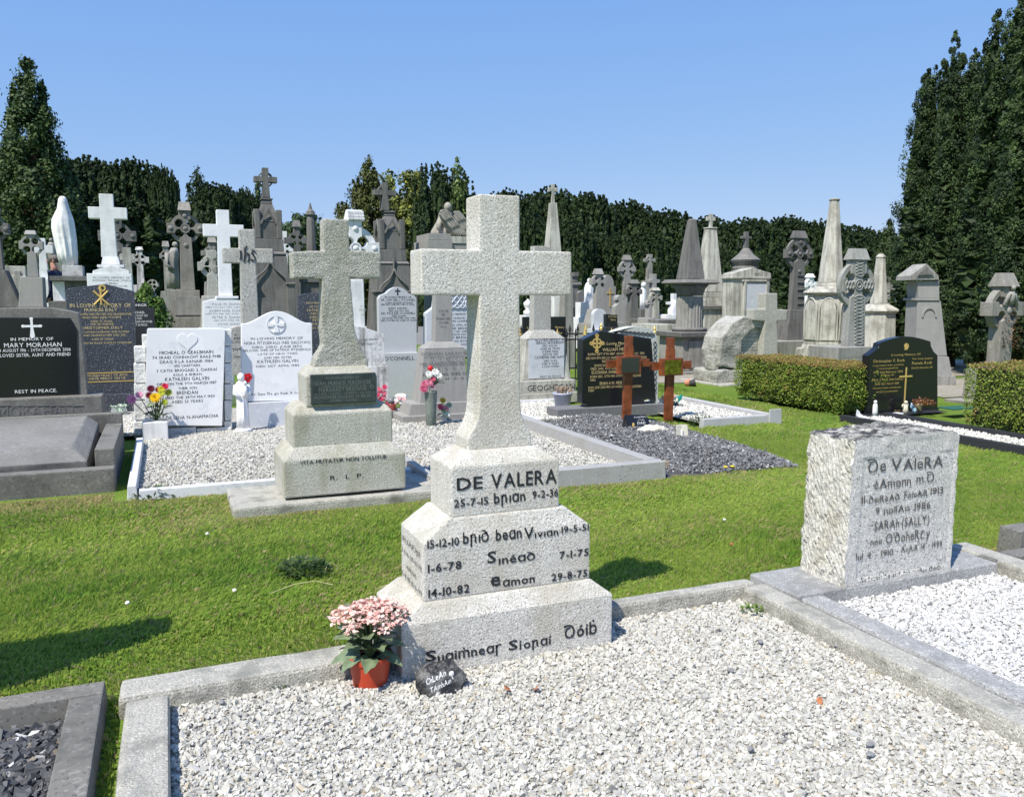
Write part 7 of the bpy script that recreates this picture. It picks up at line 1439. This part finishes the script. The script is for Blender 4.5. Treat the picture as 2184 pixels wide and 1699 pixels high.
# ================================================================ trees, hedges and shrubs
YEW = [(.024, .044, .014), (.020, .037, .013), (.032, .056, .016), (.027, .046, .020), (.042, .068, .02)]
def crown_np(plumes, n, leaf, pal, seed, per=14, out=.5, upb=.55, rc=.2, hull=.74, flat=1., nbh=9, nrh=16, cull=False):
    """foliage of small leaf sprays gathered in clumps over upright plumes; returns vertices, quads, colours"""
    g = np.random.default_rng(seed); pl = np.array(plumes); w = pl[:, 4] * (pl[:, 3] - pl[:, 2]); w /= w.sum()
    m = n // per; k = g.choice(len(pl), m, p=w); x, y, z0, z1, r, p = pl[k].T
    def prof(t, p): return np.minimum(1, t / .16) ** .5 * np.maximum(1 - t ** p, 0) ** .75
    # keep the sprays that lie on the outside of the whole crown
    M_ = m * 5; k = g.choice(len(pl), M_, p=w); t = np.where(g.random(M_) < .07, 1 - .16 * g.random(M_), g.random(M_) ** .85); a = g.random(M_) * 2 * math.pi
    x, y, z0, z1, r, p = pl[k].T; rr = r * prof(t, p); ok = np.ones(M_, bool); Cx, Cy, Cz = x + rr * np.cos(a), y + rr * np.sin(a), z0 + (z1 - z0) * t
    for j, (x_, y_, a_, b_, r_, p_) in enumerate(plumes):
        tt = np.clip((Cz - a_) / (b_ - a_), 0, 1); ok &= ~((np.hypot(Cx - x_, Cy - y_) < .80 * r_ * prof(tt, p_)) & (Cz > a_) & (Cz < b_) & (k != j))
    if cull: ok &= (np.cos(a) * -.38 + np.sin(a) * -.92 > -.35) | (g.random(M_) < .2)
    idx = np.nonzero(ok)[0][:m]; m = len(idx); k, t, a = k[idx], t[idx], a[idx]; x, y, z0, z1, r, p = pl[k].T
    rr = r * prof(t, p) * (1 + .10 * np.sin(a * 3 + z1 * 5) + .07 * np.sin(t * 23 + a * 2))
    rad = np.stack([np.cos(a), np.sin(a), np.zeros(m)], 1); sh = 1 - .34 * g.random(m) ** 2
    C = np.stack([x + rr * np.cos(a) * sh, y + rr * np.sin(a) * sh, z0 + (z1 - z0) * t], 1); cr = rc * (.6 + .7 * g.random(m)) * (.22 + .78 * prof(t, p))
    d = g.normal(size=(m, per, 3)); d += rad[:, None] * .7 + np.array([0, 0, upb]); d /= np.linalg.norm(d, axis=2)[..., None]
    P = C[:, None] + d * (cr[:, None] * g.random((m, per)) ** .5)[..., None] * np.array([1, 1, 1.5])
    Nn = d * .7 + rad[:, None] * .35 + np.array([0, 0, .25]) + g.normal(0, .45, (m, per, 3)); Nn /= np.linalg.norm(Nn, axis=2)[..., None]
    L = np.array([0, 0, 1.]) * upb * 1.4 + d * out * .5 + g.normal(0, .35, (m, per, 3)); L -= Nn * (L * Nn).sum(2)[..., None]; L /= np.linalg.norm(L, axis=2)[..., None] + 1e-9
    S = np.cross(L, Nn)
    ln = (leaf * g.uniform(.6, 1.35, (m, per)))[..., None]; wd = ln * g.uniform(.22, .42, (m, per))[..., None] * flat
    V = np.stack([P - L * ln * .5, P + S * wd, P + L * ln * .5, P - S * wd], 2).reshape(-1, 3); q = m * per
    F_ = np.arange(q * 4).reshape(q, 4); pa = np.array(pal); ci = g.choice(len(pa), m); c = np.repeat(pa[ci], per, 0) * g.uniform(.8, 1.2, (q, 1)) * np.repeat(g.uniform(.8, 1.2, (m, 1)), per, 0)
    # ragged inner mass of each plume: every facet a spray of its own tone
    HV, HF, HC = [], [], []; nb = nbh; b = len(V)
    for (x, y, z0, z1, r, p) in plumes:
        ts = np.linspace(.01, .93, nrh); o = b + len(HV)
        pr = prof(ts, p)
        an = (np.arange(nb)[None] + .5 * (np.arange(nrh)[:, None] % 2)) * 6.28319 / nb + g.normal(0, .16, (nrh, nb))
        q_ = hull * r * (pr * (1 - .35 * ts ** 3))[:, None] * (1 + g.normal(0, .22, (nrh, nb))); zz = z0 + (z1 - z0) * ts[:, None] + g.normal(0, .5 * (z1 - z0) / nrh, (nrh, nb))
        HV += list(np.stack([x + q_ * np.cos(an), y + q_ * np.sin(an), zz], 2).reshape(-1, 3))
        for j in range(nrh - 1):
            for i in range(nb): HF.append((o + j * nb + i, o + j * nb + (i + 1) % nb, o + (j + 1) * nb + (i + 1) % nb, o + (j + 1) * nb + i))
        HC += list(pa[g.choice(len(pa), (nrh - 1) * nb)] * g.uniform(.6, 1.2, ((nrh - 1) * nb, 1)))
    return np.concatenate([V, np.array(HV)]), np.concatenate([F_, np.array(HF)]), np.concatenate([c, np.array(HC)])
def tree(name, label, loc, plumes, n, leaf, pal, seed, trunk_r, trunk_h, limbs=4, group=None, cat='tree', **kw):
    o = empty(name, loc, label, cat, group)
    V, F_, c = crown_np(plumes, n, leaf, pal, seed, **kw); mesh_np('crown', V, F_, c, LEAFN, o)
    b = B(); g = random.Random(seed); b.tube([(0, 0, -.15), (.02, 0, .3 * trunk_h), (.05, .03, .7 * trunk_h), (.02, .05, trunk_h)], [trunk_r * 1.35, trunk_r, trunk_r * .75, trunk_r * .3], 10)
    for i in range(limbs):
        a = 6.28 * i / limbs + g.random(); p = plumes[i % len(plumes)]; z = trunk_h * (.15 + .12 * (i % 4))
        b.tube([(.02, 0, z), (p[0] * .5, p[1] * .5, z + .25 * (p[3] - z)), (p[0] * .95, p[1] * .95, z + .65 * (p[3] - z))], [trunk_r * .55, trunk_r * .35, trunk_r * .1], 7)
    b.build('trunk', BARK, o, smooth=True); return o
def yew_plumes(W, H_, n, seed, depth=None, top=.78, r0=.3, dome=.5, base=.25, var=.93, pw=2.2):
    """a fastigiate yew: many upright plumes, tallest in the middle; W half width, H height"""
    g = random.Random(seed); P = []; D_ = depth or W
    for i in range(n):
        q = math.sqrt((i + .5) / n); a = i * 2.39996 + seed; x, y = W * q * math.cos(a) * .86, D_ * q * math.sin(a) * .86
        h = H_ * (1 - (1 - top) * q ** 2.2) * g.uniform(var, 1.0) if i > 0 else H_
        P.append((x, y, base * g.uniform(.6, 1.4) + .10 * H_ * max(0, q - .8) * 0, h, W * r0 * g.uniform(.75, 1.15), pw))
    return P
def place(px, D):
    v = v_of(px, D); u = at_v(px, 650, v)[0]; return u, v, hz(u, v)
def top_z(px, py, v): return at_v(px, py, v)[1]
# two big yews at the right
u, v, z = place(2016, 19.5); H1 = top_z(2022, 66, v) - z; W1 = 100 / F * 19.5
tree('yew_tree', 'tall dark columnar yew with several pointed tips, behind the gabled pedestal', (u, v, z), yew_plumes(W1, H1, 17, 3, top=.86, r0=.40, base=.2), 72000, .049, YEW + [(.05, .085, .028)], 41, .22, H1 * .7, 6, per=90, rc=.21, out=.9, upb=.45, hull=.66, nbh=20, nrh=120, cull=True)
u, v, z = place(2196, 16.8); H2 = top_z(2175, -130, v) - z; W2 = 135 / F * 16.8
tree('yew_tree', 'largest dark yew, filling the picture edge above the big ringed cross', (u, v, z), yew_plumes(W2, H2, 18, 5, top=.84, r0=.40, base=.25) + [(-W2 * .62, -W2 * .45, .6, H2 * .70, W2 * .36, 2.2), (-W2 * .3, -W2 * .75, .55, H2 * .6, W2 * .36, 2.2), (-W2 * .85, -.2, .7, H2 * .55, W2 * .3, 2.2)], 100000, .047, YEW + [(.06, .10, .03)], 42, .26, H2 * .7, 6, per=90, rc=.20, out=.9, upb=.45, hull=.66, nbh=20, nrh=120, cull=True)
# far yew row along the cemetery's edge: four crowns, each tree a copy with its own size
OL = [(1045, 408), (1090, 399), (1180, 394), (1228, 398), (1290, 418), (1360, 428), (1430, 445), (1490, 457), (1550, 466), (1610, 457), (1690, 458), (1750, 466), (1820, 480), (1880, 492), (1940, 502)]
def roof(px):
    for (a, b_), (c, d) in zip(OL, OL[1:]):
        if a <= px <= c: return b_ + (d - b_) * (px - a) / (c - a)
    return OL[0][1] if px < 1045 else OL[-1][1]
protos = []
def far_yew(i, px, py, D, hw, label, grp='far yews along the cemetery edge'):
    u, v, z = place(px, D); H_ = top_z(px, py, v) - z; W = hw / F * D
    if len(protos) < 4:
        o = tree('yew_tree', label, (u, v, z), yew_plumes(1., 4., 75, 60 + i, top=.88, r0=.20, base=.05, var=.972, pw=4.), 30000, .062, YEW, 70 + i, .1, 2.6, 4, grp, per=26, rc=.10, upb=.8, hull=.78, nbh=6, nrh=34); protos.append(o)
    else:
        o = copy_tree(protos[i % 4]); o['label'] = label; o['group'] = grp; o.location = (u, v, z); o.rotation_euler[2] = i * 1.3
    o.scale = (W, W, H_ / 4.); return o
marks = ['behind the slim pale obelisk', 'rising highest of the far row', 'just beyond the highest of the far row', 'above the domed-cap ringed cross', 'behind the dark fluted-drum obelisk', 'behind the pale obelisk with ornate cross', 'above the domed cross monument', 'above the ladder cross', 'behind the tallest obelisk', 'behind the knotwork cross', 'beside the small pointed cypress', 'at the end of the far row by the near yew']
for i, px in enumerate([1085, 1172, 1250, 1335, 1420, 1500, 1590, 1672, 1745, 1815, 1880, 1945]):
    far_yew(i, px, roof(px), 46 + (i % 2) * 5 + i * .6, 74, 'dark far yew ' + marks[i])
for i, (px, lab) in enumerate([(1128, 'lower dark yew filling the gap beside the slim pale obelisk'), (1215, 'lower dark yew in front of the highest far yews'), (1300, 'lower dark yew above the plain grey ringed cross'), (1378, 'lower dark yew above the slim white veiled statue'), (1545, 'lower dark yew between the pale obelisk and the panelled monument'), (1655, 'lower dark yew beside the panelled monument'), (1850, 'lower dark yew behind the smaller octagonal obelisk'), (1460, 'lower dark yew behind the flared square cap')]):
    far_yew(i + 12, px, roof(px) + 62 + 8 * (i % 3), 40 + (i % 3) * 1.5, 62, lab)
# left-hand masses
far_yew(21, 110, 338, 33, 92, 'broad dark yew behind the white veiled statue', 'yews behind the white crosses'); far_yew(22, 205, 330, 35, 88, 'broad dark yew behind the large white cross', 'yews behind the white crosses'); far_yew(23, 300, 337, 34, 78, 'broad dark yew behind the dark half-hidden ringed cross', 'yews behind the white crosses')
far_yew(24, 362, 350, 33, 34, 'narrow pointed yew at the end of the dark mass by the tall ringed cross', 'yews behind the white crosses'); far_yew(25, 30, 372, 31, 62, 'dark yew under the ragged conifer at the photo edge', 'yews behind the white crosses')
far_yew(26, 470, 386, 40, 60, 'dark yew between the tall ringed cross and the taller gothic spire', 'yews behind the white crosses'); far_yew(27, 530, 398, 42, 34, 'dark yew close behind the taller gothic spire', 'yews behind the white crosses'); far_yew(28, 250, 420, 30, 150, 'low dark yew filling the space under the broad yews', 'yews behind the white crosses')
far_yew(29, 430, 470, 36, 60, 'low dark yew behind the shaped pedestal cross', 'yews behind the white crosses')
u, v, z = place(947, 29); Hc = top_z(947, 336, v) - z; Wc = 74 / F * 29
tree('yew_tree', 'columnar dark yew with flat comb-like top behind the kneeling angel', (u, v, z), yew_plumes(Wc, Hc, 26, 9, top=.93, r0=.27, base=.1), 34000, .072, YEW, 91, .16, Hc * .7, 5, per=26, rc=.13, upb=1.0, hull=.74, nrh=30, cull=True)
IVY = [(.16, .22, .06), (.2, .26, .08), (.12, .18, .05)]
V, F_, c = crown_np([(Wc * .1, -Wc * .95, Hc * .45, Hc * .97, .22, 2.), (Wc * .28, -Wc * .93, Hc * .6, Hc * .85, .2, 2.)], 900, .09, IVY, 92, per=10, rc=.25, hull=.1)
iv = mesh_np('ivy', V, F_, c, LEAF); iv.location = (u, v, z); tag(iv, 'pale green ivy climbing the comb-topped columnar yew', 'ivy')
# ragged conifer at the left
def conifer(name, label, px, py, D, hw, seed, pal, n=42000, leaf=.10, NP=40, cap=9.):
    u, v, z = place(px, D); H_ = top_z(px, py, v) - z; W = hw / F * D; g = random.Random(seed); P = []
    for i in range(NP):
        t = (i + .5) / NP; zc = H_ * (.10 + .88 * t); r = W * min((1 - t) ** .85, cap) * g.uniform(.55, 1.05); a = i * 2.39996; l = .55 + W * .22 * (1 - t)
        P.append((r * .72 * math.cos(a), r * .72 * math.sin(a), zc - l * .5, zc + l * g.uniform(.5, 1.), .16 + .20 * W * min(1 - t, cap), 1.6))
    P.append((0, 0, H_ * .75, H_ * 1.0, .14, 1.3)); P.append((.35, .1, H_ * .6, H_ * .93, .16, 1.3)); P.append((-.4, 0, H_ * .6, H_ * .9, .16, 1.3))
    return tree(name, label, (u, v, z), P, n, leaf, pal, seed, .22, H_ * .92, 10, per=22, rc=.3, upb=.22, out=.8, hull=.42)
conifer('conifer', 'ragged dark conifer with open sprays at the photo edge, tallest on that side', 92, 138, 26, 165, 15, [(.04, .07, .022), (.03, .055, .02), (.055, .09, .03), (.07, .105, .03)], 40000, .105, NP=34, cap=.6)
conifer('conifer', 'olive-green ragged conifer between the two gothic monuments', 790, 345, 37, 185, 17, [(.075, .085, .025), (.055, .07, .02), (.095, .105, .03)], 34000, .12, NP=46, cap=.62)
conifer('conifer', 'small dark conifer spire above the yews by the taller gothic monument', 432, 366, 41, 26, 19, YEW, 6000, .12)
conifer('conifer', 'little pointed cypress above the far yew row near the big yews', 1888, 480, 44, 22, 23, [(.06, .09, .03), (.05, .075, .025)], 6000, .12)
conifer('conifer', 'feathery bluish conifer just behind the taller gothic spire', 560, 402, 43, 34, 29, [(.05, .08, .03), (.07, .10, .04)], 9000, .13)
def broadleaf(label, px, py, D, hw, seed, pal, n=14000, name='broadleaf_tree'):
    u, v, z = place(px, D); H_ = top_z(px, py, v) - z; W = hw / F * D; g = random.Random(seed); P = []
    for i in range(26):
        q = math.sqrt((i + .5) / 26); a = i * 2.39996; zc = H_ * (.98 - .42 * q * q - .25 * g.random()); P.append((W * q * .8 * math.cos(a), W * q * .8 * math.sin(a), zc - W * .7, zc, W * .34, 2.4))
    return tree(name, label, (u, v, z), P, n, .15, pal, seed, .18, H_ * .8, 8, per=16, rc=.38, upb=.15, out=.6, hull=.5)
broadleaf('round-headed leafy tree behind the dark conical pinnacle', 655, 414, 40, 92, 33, [(.045, .085, .03), (.06, .10, .035), (.035, .065, .025)])
broadleaf('yellow-green tree with sunlit sprays above the lower gothic monument', 888, 302, 39, 46, 35, [(.20, .22, .04), (.12, .14, .03), (.09, .11, .03)], 7000)
broadleaf('yellowish leafy tree top between the olive conifer and the columnar yew', 846, 345, 39.5, 52, 37, [(.19, .22, .05), (.13, .16, .035), (.10, .13, .03)], 7000)
# bright shrub among the graves
u, v, z = place(313, 15.2); Hs = top_z(313, 606, v) - z
sh = tree('shrub', 'bright green leafy shrub among the small ringed crosses', (u, v, z), [(.22 * math.cos(i * 2.4) * (i % 3) * .5, .2 * math.sin(i * 2.4) * (i % 3) * .5, Hs * .35, Hs * (1 - .08 * (i % 3)), .2, 2.2) for i in range(9)], 4200, .055, [(.09, .16, .03), (.07, .13, .025), (.12, .19, .04)], 44, .04, Hs * .7, 5, cat='shrub', per=12, rc=.1, upb=.2, hull=.5)
# clipped hedges: dense little leaves, browned where the top was cut
def hedge(label, x0, x1, y0, y1, H_, n, seed, brown):
    g = np.random.default_rng(seed); o = empty('hedge', ((x0 + x1) / 2, (y0 + y1) / 2, 0), label, 'hedge', 'clipped hedges'); X, Y = (x1 - x0) / 2, (y1 - y0) / 2
    areas = np.array([2 * Y * H_, 2 * Y * H_ * .4, 2 * X * H_, 2 * X * H_ * .4, 4 * X * Y * 1.3]); f = g.choice(5, n, p=areas / areas.sum()); a, b = g.uniform(-1, 1, n), g.random(n)
    P = np.zeros((n, 3)); N = np.zeros((n, 3))
    for k, (nx, ny, nz) in enumerate([(-1, 0, 0), (1, 0, 0), (0, -1, 0), (0, 1, 0), (0, 0, 1)]):
        m = f == k; N[m] = (nx, ny, nz)
        if nx: P[m] = np.stack([np.full(m.sum(), nx * X), a[m] * Y, .06 + b[m] * (H_ - .06)], 1)
        elif ny: P[m] = np.stack([a[m] * X, np.full(m.sum(), ny * Y), .06 + b[m] * (H_ - .06)], 1)
        else: P[m] = np.stack([a[m] * X, (2 * b[m] - 1) * Y, np.full(m.sum(), H_)], 1)
    lump = sum(np.sin(P @ np.array(w) + s) for w, s in (((9, 7, 11), 1), ((-13, 11, 6), 2), ((5, -17, 19), 3), ((23, 29, 31), 4))) / 4
    low = np.clip((.28 - P[:, 2]) / .28, 0, 1)
    P += N * (g.uniform(-.035, .012, n) + .022 * lump - .10 * low * (np.abs(N[:, 2]) < .5))[:, None]
    nn = N * 1. + np.array([0, 0, .45]) + g.normal(0, .5, (n, 3)); nn /= np.linalg.norm(nn, axis=1)[:, None]; d = np.cross(nn, g.normal(size=(n, 3))); d /= np.linalg.norm(d, axis=1)[:, None]; s = np.cross(nn, d); d = d + N * .25
    l = g.uniform(.016, .032, (n, 1)); V = np.stack([P, P + d * l * .5 + s * l * .36, P + d * l, P + d * l * .5 - s * l * .36], 1).reshape(-1, 3)
    pal = np.array([(.20, .29, .035), (.15, .23, .028), (.25, .32, .05), (.11, .175, .022), (.30, .33, .06)]); c = pal[g.choice(5, n)] * g.uniform(.8, 1.2, (n, 1))
    topb = (N[:, 2] > .5) | (P[:, 2] > H_ - .03)
    patch = (lump > .45) & (g.random(n) < .55) & (np.sin(P[:, 1] * 3.1 + seed) > .15)
    isb = (topb & (g.random(n) < brown)) | patch; c[isb] = np.array([(.42, .27, .10), (.36, .25, .08), (.30, .24, .07)])[g.choice(3, isb.sum())] * g.uniform(.7, 1.1, (isb.sum(), 1))
    mesh_np('foliage', V, np.arange(4 * n).reshape(n, 4), c, LEAF, o)
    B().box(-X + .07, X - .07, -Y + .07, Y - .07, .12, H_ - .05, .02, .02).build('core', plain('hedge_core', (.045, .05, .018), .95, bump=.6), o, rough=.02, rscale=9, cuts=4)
    gr = random.Random(seed)
    for k in range(16): xx, yy = gr.uniform(-X + .1, X - .1), -Y + .1 + 2 * (Y - .1) * k / 15; B().tube([(xx, yy, -.02), (xx + .03, yy, .2)], .014, 5).build('stem', BARK, o)
    return o
a = gnd(1582, 858, 0); b_ = gnd(1790, 893, 0)
zt1 = at_v(1790, 783, b_[1])[1]
hedge('clipped box-shaped hedge with browned top beside the rough rock memorial', 8.19, 9.03, 8.52, 10.75, zt1, 30000, 51, .8)
hx = gnd(2049, 905, 0)
zt2 = at_v(2049, 776, 7.05)[1]
hedge('clipped green hedge at the picture edge behind the black kerb with white chips', 8.66, 9.75, 4.0, 7.05, zt2, 36000, 53, .55)
